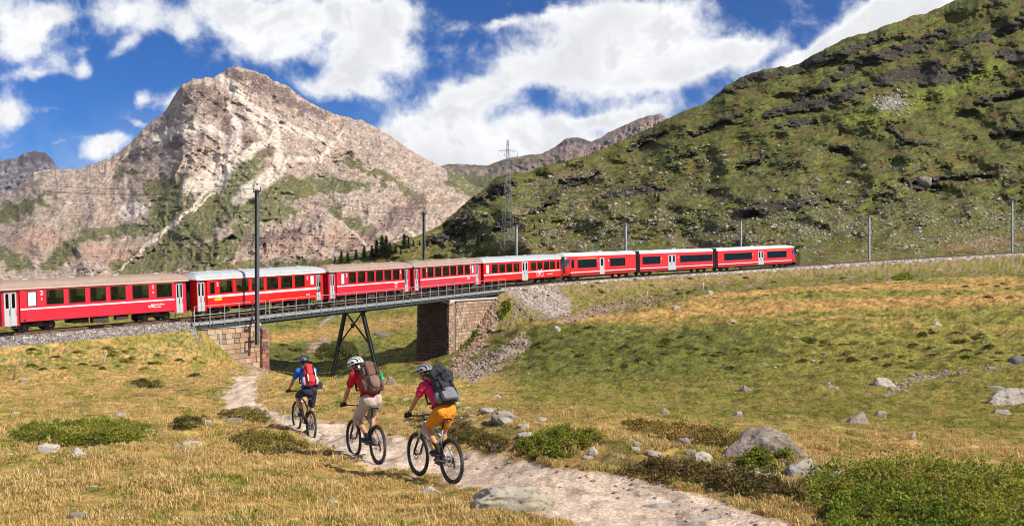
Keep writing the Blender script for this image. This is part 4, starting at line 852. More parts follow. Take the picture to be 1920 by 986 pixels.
def coach(key, pxc, pxe, doors, wins, texts, label, body_m, roof_m, stripe=(1.56, 1.66), W=1.35, zg=3.02, zt=3.60, zb=0.72, glass=None, group='red passenger cars of the train', name='passenger_coach', zw=(1.86, 2.84), recess=True, extra=None, vest=(0, 0)):
    glass = glass or M_glass
    s0, s1 = s_at_px(pxc, 1.36), s_at_px(pxe, 1.36); M, L = frame_matrix(s0, s1)
    root = empty(name, label=label, cat='railway coach', group=group, M=M); VEH[key] = (root, M, L)
    lx = lambda p: local_x(M, L, p, -W)
    dl = [(lx(a), lx(b)) for a, b in doors]; wl = [(lx(w[0]), lx(w[1]))+tuple(w[2:]) for w in wins]
    # body shell with real openings on both sides
    b = MB(); ends = []
    v0 = dl[0][1]+0.18 if vest[0] else 0.0; v1 = dl[-1][0]-0.18 if vest[1] else L       # recessed vestibules at the ends
    for side in (-1, 1):
        holes = []
        for w in wl: z = w[2] if len(w) > 2 and w[2] else zw; holes.append((w[0], w[1], z[0], z[1]))
        dh = [(a, c, 0.62, 2.86) for a, c in dl if v0 <= a <= v1]
        segs = [(h[0], h[1]) for h in dh]
        wall_with_holes(b, v0, v1, zb, zg, side*W, holes+[(h[0], h[1], zb, h[3]) for h in dh], 0.06, -side)
    Wv = W-0.14
    if vest[0]:
        for side in (-1, 1): wall_with_holes(b, 0, v0, 0.50, zg, side*Wv, [(dl[0][0], dl[0][1], 0.52, 2.84)], 0.05, -side); b.box((v0, side*(W-0.07), (zb+zg)/2), (0.03, 0.15, zg-zb))
    if vest[1]:
        for side in (-1, 1): wall_with_holes(b, v1, L, 0.50, zg, side*Wv, [(dl[-1][0], dl[-1][1], 0.52, 2.84)], 0.05, -side); b.box((v1, side*(W-0.07), (zb+zg)/2), (0.03, 0.15, zg-zb))
    pr = roof_profile(W, zg, zt-0.03)
    for x, we in ((0, Wv if vest[0] else W), (L, Wv if vest[1] else W)):      # end walls with gangway opening
        for sgn in (-1, 1): b.box((x, sgn*(we+0.42)/2, 1.75), (0.05, we-0.42, 2.5))
        b.add([(x, y, z) for y, z in pr]+[(x, W, zg-0.1), (x, -W, zg-0.1)], [tuple(range(len(pr)+2))]); b.box((x, 0, 2.85), (0.05, 0.84, 0.36))
    body = b.build('body', body_m, root)
    fl = MB(); fl.box((L/2, 0, 0.86), (L-0.1, 2*Wv-0.06, 0.1)); fl.build('floor', M_int, root)
    ce = MB(); ce.box((L/2, 0, zg-0.02), (L-0.12, 2*W-0.12, 0.03)); ce.build('ceiling', M_int, root)
    # roof
    r = MB(); pr = roof_profile(W+0.05, zg, zt); n = len(pr); xs = [-0.22, 0.0, 0.35, 0.9, L-0.9, L-0.35, L, L+0.22]; sc = [0.72, 0.86, 0.95, 1, 1, 0.95, 0.86, 0.72] if vest[0] else [1]*8
    vs = []
    for x, k in zip(xs, sc): vs += [(x, y, zg+(z-zg)*k) for y, z in pr]
    fs = [(i*n+j, (i+1)*n+j, (i+1)*n+j+1, i*n+j+1) for i in range(len(xs)-1) for j in range(n-1)]; fs += [tuple(range(n)), tuple(range(len(vs)-1, len(vs)-n-1, -1))]
    r.add(vs, fs, True); roof = r.build('roof', roof_m, root)
    g = MB()
    for side in (-1, 1): g.box((L/2, side*(W+0.055), zg-0.01), (L+0.3, 0.05, 0.09))
    g.build('gutter', M_white if roof_m is not M_roofb else mat('cream gutter', (0.50, 0.42, 0.37), 0.5), roof)
    g = MB()
    for yy in (-0.95, -0.62, -0.3, 0.3, 0.62, 0.95):
        zz = np.interp(yy, [p[0] for p in pr], [p[1] for p in pr]); g.box((L/2, yy, zz+0.008), (L-1.6, 0.03, 0.03))
    g.build('roof_seam', roof_m, roof)
    for k in range(4):
        g = MB(); x = L*(0.14+0.24*k); g.bbox((x, 0, zt+0.02), (0.4, 0.3, 0.10), 0.03); g.build('ventilator', M_roofg, roof)
    # white waist line
    st = MB()
    for side in (-1, 1):
        sp = [v0]+[q for h in dl if v0 <= h[0] <= v1 for q in h]+[v1]
        for i in range(0, len(sp), 2):
            st.box(((sp[i]+sp[i+1])/2, side*(W+0.004), sum(stripe)/2), (sp[i+1]-sp[i]-0.01, 0.012, stripe[1]-stripe[0]))
    st.build('waist_stripe', M_white, root)
    for side in (-1, 1):
        for w in wl: z = w[2] if len(w) > 2 and w[2] else zw; window(root, w[0], w[1], z[0], z[1], side*W, side, glass, len(w) > 3 and w[3] == 'f')
    for a, c in dl:
        inv = (vest[0] and a < v0) or (vest[1] and a > v1); y = (Wv if inv else W)-0.02; zz = 0.52 if inv else 0.62; w = c-a; leaves = 2 if w > 0.85 or not inv else 2
        for side in (-1, 1):
            for k in range(leaves): door_leaf(root, a+w*(k+0.5)/leaves, w/leaves, side*y, zz, 2.84, side)
            sm = MB(); sm.box(((a+c)/2, side*(y+0.10), zz-0.14), (w+0.1, 0.3, 0.03)); [sm.box((xx, side*(y+0.08), zz-0.07), (0.03, 0.05, 0.14)) for xx in (a+0.1, c-0.1)]
            sm.build('step', M_dk, root)
    for x in (2.3, L-2.3): add_bogie(root, x)
    u = MB(); u.box((L/2, 0, 0.72), (L-0.5, 1.5, 0.16)); u.bbox((L*0.50, -0.85, 0.48), (1.1, 0.6, 0.42), 0.03); u.bbox((L*0.62, -0.9, 0.52), (0.9, 0.5, 0.3), 0.03); u.bbox((L*0.42, 0.8, 0.5), (1.4, 0.6, 0.4), 0.03); u.tube([(L*0.36, -0.8, 0.5), (L*0.44, -0.8, 0.5)], 0.17, 12); u.build('underframe', M_dk, root)
    # gangway bellows and coupler
    for x, sg in ((0, -1), (L, 1)):
        gm = MB()
        for k in range(4): gm.box((x+sg*(0.06+0.07*k), 0, 1.85), (0.04, 0.86-0.05*(k % 2), 2.1-0.05*(k % 2)))
        gm.build('gangway_bellows', M_blk, root)
        cm = MB(); cm.box((x+sg*0.22, 0, 0.62), (0.5, 0.16, 0.16)); cm.lathe([(0.0, 0), (0.2, 0), (0.2, 0.04), (0, 0.05)], (x+sg*0.42, 0, 0.62), (sg, 0, 0), 12); cm.build('coupler', M_dk, root)
    # seats seen through the glass
    x = v0+1.0
    while x < v1-0.8:
        for yy in (-0.82, 0.82):
            for q, rz in ((-0.36, 0), (0.36+0.02, pi)):
                o = link_mesh('seat', SEAT, root); o.location = (x+0.75+q*1.7, yy, 0.9); o.rotation_euler = (0, 0, rz)
        x += 1.95
    for (txt, px, z, size) in texts:
        me = text_mesh(txt, size); o = link_mesh('lettering', me, root); o.matrix_local = Matrix.Translation((lx(px), -W-0.006, z)) @ ROT_NEAR
    if extra: extra(root, lx, M, L, W)
    return root
def plate(root, x0, x1, z0, z1, W, m, name='panel', side=-1):
    q = MB(); q.box(((x0+x1)/2, side*(W+0.006), (z0+z1)/2), (x1-x0, 0.014, z1-z0)); q.build(name, m, root)
def c1_extra(root, lx, M, L, W):
    plate(root, lx(243), lx(331), 2.90, 2.985, W, M_yellow, 'class_band')
    plate(root, lx(45), lx(50), 0.80, 0.92, W, M_blk, 'vent_plate')
coach('c1', 5, 354, [(10.5, 34.5), (333, 346)], [(54.5, 70.5, (1.80, 2.80), 'f'), (90, 121), (132, 161.5), (172, 200), (210, 237), (251, 280), (296, 323.5)],
      [('2', 80.5, 2.44, 0.42), ('1', 289, 2.42, 0.42), ('ß', 80.5, 2.14, 0.2), ('ß', 289, 2.14, 0.2), ('Rhätische Bahn', 297, 1.22, 0.17), ('AB 1546', 296, 1.04, 0.15), ('RhB', 284.5, 1.05, 0.26)],
      'leftmost coach, crimson with a brown roof and an orange line above its first class windows', M_red1, M_roofb, vest=(1, 1), extra=c1_extra, zb=0.74)
def c2_extra(root, lx, M, L, W):
    plate(root, lx(403), lx(417), 1.26, 1.46, W, M_yellow, 'yellow_plate')
coach('c2', 371, 609, [(373.5, 387), (596, 603.5)], [(395.5, 403.5, (1.86, 2.75)), (414, 437), (445, 467), (474, 495), (502, 522), (528.5, 548.5), (554.5, 572), (583, 590, (1.95, 2.8), 'f')],
      [('2', 409.5, 2.36, 0.40), ('2', 577.5, 2.36, 0.40), ('B 2307', 578, 1.02, 0.16)], 'bright red coach with a pale grey roof standing behind the tall near mast', M_red2, M_roofg, vest=(1, 1), extra=c2_extra, stripe=(1.52, 1.70))
coach('c3', 619, 771.5, [(621.5, 630), (761.5, 767.5)], [(640.5, 647, (1.8, 2.8), 'f'), (655, 667.5), (672.5, 685), (690, 702), (706, 718), (722, 733.5), (738, 749), (754.5, 759)],
      [('2', 651, 2.36, 0.44), ('2', 751.8, 2.36, 0.44), ('RhB', 743, 1.3, 0.3), ('Bahn', 743, 1.05, 0.2)], 'red coach with a brown roof standing over the steel trestle', M_red1, M_roofb, vest=(1, 1))
coach('c4', 779, 903.5, [(780.5, 786.5), (894, 899.5)], [(793, 798.8), (802.6, 813), (817, 827.5), (831.6, 842), (845.5, 855.5), (859.5, 868.5), (872.5, 881), (885, 889, (1.9, 2.8), 'f')],
      [('2', 800.7, 2.36, 0.44), ('2', 882.8, 2.36, 0.44), ('RhB', 879, 1.2, 0.34)], 'faded crimson coach with a brown roof over the right hand stone abutment', M_red3, M_roofb, vest=(1, 1))
def c5_extra(root, lx, M, L, W):
    m = MB(); x = lx(1012.5); z = 1.18
    for dx in (-0.45, 0.45):
        m.tube([(x+dx+0.30*cos(a), -W-0.01, z+0.30*sin(a)) for a in np.linspace(0, 2*pi, 18)[:-1]], 0.035, 6, closed=True)
    fr = [((-0.45, 0), (-0.2, 0.42)), ((-0.2, 0.42), (0.3, 0.42)), ((0.45, 0), (0.28, 0.6)), ((-0.2, 0.42), (0.02, 0.0)), ((0.02, 0), (0.3, 0.42)), ((-0.45, 0), (0.02, 0)), ((-0.2, 0.42), (-0.26, 0.56)), ((0.28, 0.6), (0.42, 0.62)), ((-0.36, 0.57), (-0.16, 0.57))]
    for a, b in fr: m.cyl((x+a[0], -W-0.01, z+a[1]), (x+b[0], -W-0.01, z+b[1]), 0.03, 6)
    m.build('bicycle_logo', M_white, root)
    plate(root, lx(979), lx(990), 0.56, 0.62, W, M_yellow, 'step_edge')
coach('c5', 908.5, 1051, [(979, 990.5)], [(912, 918, (1.7, 2.75), 'f'), (923, 933.5), (937, 947), (950.5, 960), (964, 973.5), (996, 1005), (1008.5, 1017.5), (1020.5, 1029.5), (1032, 1040.5), (1045, 1048.5)],
      [('www.rhb.ch', 1031, 1.0, 0.26)], 'bright red coach with grey roof, a white bicycle sign beside its double door', M_red2, M_roofg, extra=c5_extra, stripe=(1.46, 1.60), zw=(1.74, 2.72), zb=0.70)

# ---- three section railcar
def nose(root, x0, sg, W, zb, M, name='cab'):
    """rounded sloping cab end lofted from the body section"""
    cab = []
    xs = [0, 0.5, 1.0, 1.45, 1.75, 1.9]; ws = [W, W, W*0.96, W*0.88, W*0.76, W*0.60]; top = [3.45, 3.42, 3.22, 2.75, 2.1, 1.45]; bot = [zb, zb, zb, zb+0.02, zb+0.06, zb+0.12]
    n = 20; vs = []; m = MB()
    for x, w, t, b_ in zip(xs, ws, top, bot):
        for k in range(n):
            a = 2*pi*k/n; cy, cz = cos(a), sin(a); y = w*(abs(cy)**0.35)*(1 if cy > 0 else -1); z = (t+b_)/2+(t-b_)/2*(abs(cz)**0.35)*(1 if cz > 0 else -1); vs.append((x0+sg*x, y, z))
    fs = [(i*n+k, i*n+(k+1) % n, (i+1)*n+(k+1) % n, (i+1)*n+k) for i in range(5) for k in range(n)]+[tuple(range(5*n, 6*n))]
    m.add(vs, fs, True)
    for q_, fc in enumerate(m.f):
        cx = sum(abs(m.v[i][0]-x0) for i in fc)/len(fc); cz = sum(m.v[i][2] for i in fc)/len(fc)
        if cx > 0.9 and cz > 1.35: m.mi[q_] = 1
    cb = m.build(name, [M_red4, mat('cab front black', (0.02, 0.022, 0.03), 0.18, coat=0.8)], root)
    # windscreen and side glass slightly proud
    g = MB(); g.add([(x0+sg*1.05, -W*0.93, 3.12), (x0+sg*1.05, W*0.93, 3.12), (x0+sg*1.74, W*0.78, 2.12), (x0+sg*1.74, -W*0.78, 2.12)], [(0, 1, 2, 3)]); [None]
    g2 = MB(); gg = [(x0+sg*1.06, 3.10, W*0.97), (x0+sg*1.55, 2.62, W*0.88), (x0+sg*1.78, 2.10, W*0.79)]
    vs = []
    for (xx, z, w) in gg:
        for y in (-w, -w*0.5, 0, w*0.5, w): vs.append((xx+sg*(0.09 if abs(y) < w*0.9 else 0.03), y*1.01, z+0.05))
    g2.add(vs, [(i*5+k, i*5+k+1, (i+1)*5+k+1, (i+1)*5+k) for i in range(2) for k in range(4)], True); g2.build('windscreen', mat('cab glass', (0.02, 0.025, 0.03), 0.06, coat=1.0), cb)
    for side in (-1, 1):
        q = MB(); vs = [(x0+sg*0.15, side*(W+0.008), 1.95), (x0+sg*0.95, side*(W*0.965+0.015), 1.90), (x0+sg*1.38, side*(W*0.90+0.02), 2.0), (x0+sg*0.98, side*(W*0.965+0.015), 2.82), (x0+sg*0.15, side*(W+0.008), 2.86)]; q.add(vs, [(0, 1, 2, 3, 4)]); q.build('side_window', mat('cab glass', (0.02, 0.025, 0.03), 0.06, coat=1.0), cb)
    h = MB(); [h.bbox((x0+sg*1.86, s*0.55, 1.15), (0.12, 0.34, 0.16), 0.03) for s in (-1, 1)]; h.build('headlight', mat('lamp glass', (0.75, 0.75, 0.72), 0.15), cb)
    pl = MB(); pl.add([(x0+sg*1.3, -1.1, 0.62), (x0+sg*2.05, -0.5, 0.62), (x0+sg*2.05, 0.5, 0.62), (x0+sg*1.3, 1.1, 0.62), (x0+sg*1.35, -1.05, 0.18), (x0+sg*2.15, -0.5, 0.18), (x0+sg*2.15, 0.5, 0.18), (x0+sg*1.35, 1.05, 0.18)], [(0, 1, 5, 4), (1, 2, 6, 5), (2, 3, 7, 6), (0, 3, 2, 1), (4, 5, 6, 7)]); pl.build('snow_plough', M_dk, cb)
    c = MB(); c.box((x0+sg*2.1, 0, 0.75), (0.5, 0.2, 0.2)); c.lathe([(0, 0), (0.22, 0), (0.22, 0.05), (0, 0.06)], (x0+sg*2.33, 0, 0.75), (sg, 0, 0), 12); c.build('coupler', M_dk, cb)
M1, L1 = frame_matrix(s_at_px(1054, 1.36), s_at_px(1192, 1.36))
railcar = empty('railcar', label='three section red railcar with white roof and sloping cabs, rightmost in the train', cat='railcar', M=M1)
def section(pa, pb, wins, doors, texts, cab, yb, W=1.36):
    s0, s1 = s_at_px(pa, 1.36), s_at_px(pb, 1.36); M, L = frame_matrix(s0, s1); car = empty('carriage', M=M); bpy.context.view_layer.update(); car.parent = railcar; car.matrix_parent_inverse = M1.inverted()
    lx = lambda p: local_x(M, L, p, -W); zb, zg, zt = 0.55, 3.22, 3.72; x0 = 1.9 if cab < 0 else 0.0; x1 = L-1.9 if cab > 0 else L
    wl = [(lx(a), lx(b), z0, z1, n) for a, b, z0, z1, n in wins]; dl = [(lx(a), lx(b)) for a, b in doors]
    b = MB()
    for side in (-1, 1):
        holes = [w[:4] for w in wl if w[0] > x0 and w[1] < x1]+[(a, c, 0.95, 2.9) for a, c in dl]; wall_with_holes(b, x0, x1, 0.95, zg, side*W, holes, 0.05, -side)
        hs = [(a, c, zb, 0.95) for a, c in dl]; b.m = 1; wall_with_holes(b, x0, x1, zb, 0.95, side*W, hs, 0.05, -side); b.m = 0
    pr = roof_profile(W, zg, zt-0.02)
    for x in (0 if cab >= 0 else None, L if cab <= 0 else None):
        if x is not None: b.add([(x, y, z) for y, z in pr]+[(x, W, zb), (x, -W, zb)], [tuple(range(len(pr)+2))])
    b.build('body', [M_red4, M_red5], car)
    f = MB(); f.box(((x0+x1)/2, 0, 0.9), (x1-x0-0.1, 2*W-0.1, 0.1)); f.box(((x0+x1)/2, 0, zg-0.05), (x1-x0-0.1, 2*W-0.14, 0.03)); f.build('floor', M_int, car)
    r = MB(); pr = roof_profile(W+0.02, zg-0.02, zt); n = len(pr)
    xs = ([-0.02, 0.0] if cab >= 0 else [0.75, 1.3, 2.1])+[(x0+x1)/2]+([L, L+0.02] if cab <= 0 else [L-2.1, L-1.3, L-0.75]); kk = ([1, 1] if cab >= 0 else [0.30, 0.75, 1])+[1]+([1, 1] if cab <= 0 else [1, 0.75, 0.30]); ww = ([1, 1] if cab >= 0 else [0.9, 0.99, 1])+[1]+([1, 1] if cab <= 0 else [1, 0.99, 0.9])
    vs = []
    for x, k, w in zip(xs, kk, ww): vs += [(x, y*w, zg+(z-zg)*k) for y, z in pr]
    r.add(vs, [(i*n+j, (i+1)*n+j, (i+1)*n+j+1, i*n+j+1) for i in range(len(xs)-1) for j in range(n-1)]+[tuple(range(n)), tuple(range(len(vs)-1, len(vs)-n-1, -1))], True); r.build('roof', M_roofw, car)
    for fx, dm in ((0.22, M_dk), (0.5, M_roofg), (0.78, M_dk)):
        q = MB(); q.bbox((x0+(x1-x0)*fx, 0, zt+0.07), (0.9, 1.2, 0.18), 0.03); q.build('roof_unit', dm, car)
    q = MB()
    sp = [x0]+[v for a, c in dl for v in (a, c)]+[x1]
    for side in (-1, 1):
        for i in range(0, len(sp), 2): q.box(((sp[i]+sp[i+1])/2, side*(W+0.005), 1.06), (sp[i+1]-sp[i]-0.01, 0.014, 0.10))
    q.build('waist_stripe', M_white, car)
    for side in (-1, 1):
        for w in wl:
            if w[0] > x0 and w[1] < x1: window(car, *w[:4], side*W, side, M_gband, bars=w[4])
        for a, c in dl:
            k = 2 if (c-a) > 1.2 else 1
            for i in range(k): door_leaf(car, a+(c-a)*(i+0.5)/k, (c-a)/k, side*(W-0.005), 0.60, 2.88, side)
    for (a, c, dm) in yb: plate(car, lx(a), lx(c), 2.86, 2.93, W, dm, 'class_band')
    for x in ((3.4 if cab < 0 else 2.2), (L-3.4 if cab > 0 else L-2.2)): add_bogie(car, x)
    u = MB(); u.bbox((L/2, 0, 0.50), (L*0.35, 2.1, 0.36), 0.04); u.build('equipment_box', M_dk, car)
    x = x0+1.2
    while x < x1-1:
        if not any(a-0.9 < x < c+0.4 for a, c in dl):
            for yy in (-0.85, 0.85): o = link_mesh('seat', SEAT, car); o.location = (x, yy, 0.95)
        x += 1.0
    for (t, px, z, sz) in texts: o = link_mesh('lettering', text_mesh(t, sz), car); o.matrix_local = Matrix.Translation((lx(px), -W-0.008, z)) @ ROT_NEAR
    if cab < 0: nose(car, x0, -1, W, zb, M)
    if cab > 0: nose(car, x1, 1, W, zb, M)
    if cab <= 0:
        g = MB(); [g.box((L+0.10+0.13*k, 0, 2.08), (0.10, 2.66-0.12*(k % 2), 3.1-0.1*(k % 2))) for k in range(8)]; g.build('gangway_bellows', M_blk, car)
    return car
section(1054, 1192, [(1072, 1077, 1.7, 2.72, 0), (1084, 1119, 1.66, 2.72, 1), (1144.5, 1172.5, 1.66, 2.72, 0)], [(1124.5, 1133.5)], [('1', 1121.5, 2.25, 0.4), ('2', 1141.5, 2.25, 0.4)], -1, [(1084, 1119, M_yellow)])
section(1201, 1337, [(1205.5, 1238, 1.66, 2.72, 0), (1276, 1336, 1.72, 2.72, 2)], [(1253, 1267.5)], [('2', 1241, 2.2, 0.42), ('2', 1272, 2.3, 0.4)], 0, [])
section(1347, 1497, [(1358.5, 1410, 1.66, 2.72, 2), (1439.5, 1475, 1.66, 2.72, 1)], [(1422, 1432)], [('2', 1412.5, 2.25, 0.4), ('1', 1435.5, 2.25, 0.4)], 1, [(1439.5, 1475, M_yellow)])
# pantograph on the first section
pg = MB(); bx = 4.2
for s in (-1, 1): pg.tube([(bx, s*0.5, 3.8), (bx+1.0, s*0.45, 4.05), (bx+0.2, s*0.4, 4.35)], 0.025, 6)
pg.tube([(bx+0.2, -0.7, 4.38), (bx+0.2, 0.7, 4.38)], 0.03, 6); pg.box((bx+0.4, 0, 3.78), (1.2, 1.1, 0.06))
o = pg.build('pantograph', M_dk); o.parent = [c for c in railcar.children][0]

# ---- passengers behind the glass
PM = {}
def passenger(key, px, label, shirt, side=-0.75, hairc=(0.05, 0.03, 0.02), zf=0.92, fwd=1):
    root0, M, L = VEH[key]; x = local_x(M, L, px, -1.35); r = empty('person', label=label, cat='person', group='passengers seated in the train', M=M @ Matrix.Translation((x, side, zf)) @ Matrix.Rotation(0 if fwd > 0 else pi, 4, 'Z'))
    if 'b' not in PM:
        m = MB(); m.ball((0.02, 0, 1.06), (0.098, 0.078, 0.115), 9); m.ball((0.10, 0, 1.03), (0.022, 0.016, 0.026), 5); m.cyl((0, 0, 0.82), (0.01, 0, 1.0), 0.055, 9); [m.ball((0.0, s*0.078, 1.05), (0.018, 0.010, 0.028), 5) for s in (-1, 1)]
        for s in (-1, 1): m.tube([(0.03, s*0.23, 0.55), (0.20, s*0.20, 0.46), (0.34, s*0.10, 0.50)], [0.045, 0.038, 0.028], 8); m.ball((0.37, s*0.08, 0.51), (0.05, 0.035, 0.025), 6)
        PM['b'] = m.mesh('body', mat('passenger skin', (0.50, 0.26, 0.17), 0.6))
        h = MB(); h.ball((-0.01, 0, 1.10), (0.108, 0.088, 0.098), 8); PM['h'] = h
        t = MB(); t.tube([(0, 0, 0.40), (-0.02, 0, 0.62), (0, 0, 0.80), (0.0, 0, 0.88)], [0.15, 0.165, 0.15, 0.07], 14, flat=0.7, up=(1, 0, 0)); [t.tube([(0, s*0.13, 0.80), (0.02, s*0.21, 0.72), (0.05, s*0.24, 0.54)], [0.075, 0.065, 0.05], 9) for s in (-1, 1)]; [t.tube([(0, s*0.09, 0.44), (0.45, s*0.11, 0.46), (0.48, s*0.11, 0.10)], [0.09, 0.07, 0.05], 9) for s in (-1, 1)]; PM['t'] = t
    link_mesh('body', PM['b'], r); PM['h'].build('hair', mat('hair %.2f' % hairc[0], hairc, 0.8), r); PM['t'].build('clothes', mat('clothes %.2f %.2f %.2f' % shirt, shirt, 0.85), r)
W_ = (0.62, 0.62, 0.62)
for key, px, lb, sh, sd, hc, fw in (('c1', 137, 'passenger in pale yellow behind the second window of the leftmost coach', (0.6, 0.5, 0.2), -0.9, (0.25, 0.16, 0.08), -1), ('c1', 178, 'passenger in a light shirt behind the third window of the leftmost coach', (0.5, 0.42, 0.38), -0.9, (0.12, 0.08, 0.05), 1), ('c1', 229, 'passenger in a white top behind the fourth window of the leftmost coach', W_, -0.95, (0.05, 0.03, 0.02), -1),
    ('c2', 454, 'passenger in grey behind the third window of the pale roofed coach', (0.2, 0.2, 0.22), -0.85, (0.05, 0.03, 0.02), 1), ('c2', 515, 'passenger in beige behind the fifth window of the pale roofed coach', (0.45, 0.38, 0.3), -0.85, (0.3, 0.2, 0.1), -1), ('c2', 541, 'passenger in brown behind the sixth window of the pale roofed coach', (0.3, 0.18, 0.12), -0.9, (0.05, 0.03, 0.02), 1),
    ('c3', 664, 'passenger behind the first large window of the coach over the trestle', (0.4, 0.35, 0.3), -0.9, (0.1, 0.06, 0.04), -1), ('c3', 730, 'passenger behind the fifth large window of the coach over the trestle', (0.35, 0.3, 0.3), -0.9, (0.05, 0.03, 0.02), 1), ('c4', 876, 'passenger behind the last window of the faded crimson coach', (0.4, 0.36, 0.33), -0.9, (0.1, 0.06, 0.04), 1),
    ('c5', 942, 'passenger in white behind the second window of the bicycle coach', W_, -1.0, (0.3, 0.2, 0.1), -1), ('c5', 968, 'passenger in white behind the fourth window of the bicycle coach', W_, -1.0, (0.05, 0.03, 0.02), -1), ('c5', 1001, 'passenger in pale blue just right of the double door', (0.4, 0.5, 0.6), -1.0, (0.05, 0.03, 0.02), 1), ('c5', 1012, 'passenger in a pale shirt above the white bicycle sign', W_, -1.0, (0.2, 0.12, 0.06), 1), ('c5', 1036, 'passenger in white behind the rightmost large window of the bicycle coach', W_, -1.0, (0.05, 0.03, 0.02), -1)):
    passenger(key, px, lb, sh, sd, hc, 0.92, fw)
# ------------------------------------------------------------------ masts, wires, pylon, stakes
M_mast = mat('dark weathered mast steel', (0.12, 0.125, 0.13), 0.55, 0.35, nscale=3, namt=0.2); M_mast2 = mat('galvanised mast', (0.42, 0.44, 0.45), 0.5, 0.3, nscale=3, namt=0.15)
M_ins = mat('brown insulator', (0.06, 0.03, 0.02), 0.25, coat=0.5); M_wire = mat('copper wire dark', (0.06, 0.055, 0.05), 0.5, 0.6)
def hprofile(m, z0, z1, w=0.20, t=0.018, R=None):
    for y in (-w/2, w/2): m.box((0, y, (z0+z1)/2), (w, t, z1-z0), R)
    m.box((0, 0, (z0+z1)/2), (t, w-t, z1-z0), R)
def insulator(m, c, n=3, r=0.07, up=1):
    for k in range(n): m.lathe([(0.02, 0), (r, 0.01), (r*0.8, 0.05), (0.02, 0.06)], (c[0], c[1], c[2]+0.065*k*up), (0, 0, 1), 10)
MAST_TOPS = {}
def mast(px, ptop, off, label, mt, below=0.9, w=0.22, arm=True, big=False, s=None):
    s = s_at_px(px, off) if s is None else s
    base = trk(s, off, -below); d = trk_dir(s); rz = math.atan2(d.y, d.x); top = -(ptop-493)/F*base.y; H = top-base.z
    root = empty('catenary_mast', base, rz, label, 'catenary mast', 'masts carrying the overhead line')
    m = MB(); hprofile(m, 0, H, w); m.box((0, 0, H+0.02), (w+0.03, w+0.03, 0.04)); m.build('pole', mt, root)
    sg = 1 if off > 0 else -1     # arm reaches over the line: +y is left of travel
    m = MB(); m.box((0, 0, H-0.12), (0.10, 0.95 if big else 0.8, 0.10)); m.build('crossarm', mt, root)
    for y, dz in ((-0.42, 0.05), (0, 0.45), (0.42, 0.05)):
        m = MB(); m.cyl((0, y, H-0.1), (0, y, H+dz), 0.02, 6); insulator(m, (0, y, H+dz-0.03), 3, 0.075); m.build('insulator', M_ins, root)
    if arm:
        za = H-1.9 if big else H-2.6; reach = abs(off)+0.2; za = min(za, trk(s).z+6.2-base.z)
        if big: za = -(396-493)/F*base.y-base.z
        m = MB(); m.tube([(0, 0, za), (0, sg*reach, za-0.05)], 0.035, 6); m.tube([(0, 0, za-1.05), (0, sg*reach*0.72, za-0.03)], 0.03, 6); m.tube([(0, sg*(reach-0.05), za-0.05), (0, sg*(reach-0.05), za-0.5)], 0.03, 6); insulator(m, (0, sg*(reach-0.05), za-0.35), 3, 0.06); m.build('cantilever_arm', mt, root)
        MAST_TOPS.setdefault('c', []).append((s, trk(s).z+ (za-0.5+base.z-trk(s).z)))
    for i, y in enumerate((-0.42, 0, 0.42)):
        z = H+(0.45 if i == 1 else 0.05)+0.14; MAST_TOPS.setdefault(i, []).append((s, root.matrix_basis @ Vector((0, y, z))))
    return root, base, H
rt, mb, mH = mast(482, 357, 2.75, 'tall dark mast with an arm and three insulators standing before the bridge end', M_mast, below=2.55, w=0.26, big=True)
# its foot is held off the abutment by a steel frame
m = MB(); R0 = None
for z in (0.25, 1.95): m.box((0, 0.55, z), (0.16, 1.2, 0.14)); m.box((-0.5, 0.55, z), (0.12, 1.2, 0.12)); m.box((-0.25, 0.02, z), (0.6, 0.12, 0.12))
m.build('wall_bracket', M_steel, rt)
mast(795, 399, -3.2, 'mast behind the train above the right hand stone abutment', M_mast, w=0.24)
mast(968, 423, -3.2, 'mast behind the bicycle coach, in front of the lattice pylon', M_mast2, w=0.26)
mast(1173, 420, -3.2, 'pale mast behind the first section of the railcar', M_mast2, w=0.26)
mast(1389, 414, -3.2, 'pale mast behind the last section of the railcar', M_mast2, w=0.26, s=s_at_px(1389, -3.2))
mast(1630, 405, -2.6, 'pale mast standing alone beside the empty track to the right of the train', M_mast2, w=0.26)
mast(1898, 376, -2.6, 'rightmost pale mast beside the empty track near the photo edge', M_mast2, w=0.27)
mast(-210, 330, 2.9, 'mast left of the train beside the ballast', M_mast, w=0.24)
# feeder wires on the insulators and the contact wire with its messenger
for i in range(3):
    pts = [p for s, p in sorted(MAST_TOPS[i], key=lambda t: t[0])]; m = MB(); pl = []
    for a, b in zip(pts[:-1], pts[1:]):
        for t in np.linspace(0, 1, 9)[:-1]: pl.append(a.lerp(b, t)-Vector((0, 0, 0.9*4*t*(1-t))))
    pl.append(pts[-1]); m.tube(pl, 0.012, 5); tag(m.build('feeder_wire', M_wire), ['feeder wire on the outer left insulators of the masts', 'feeder wire on the raised middle insulators of the masts', 'feeder wire on the outer right insulators of the masts'][i], 'wire')
m = MB(); pl = [trk(s, 0, 5.3) for s in np.arange(2, TS[-1]-2, 3.0)]; m.tube(pl, 0.010, 5); tag(m.build('contact_wire', M_wire), 'overhead contact wire running above the coach roofs along the line', 'wire')

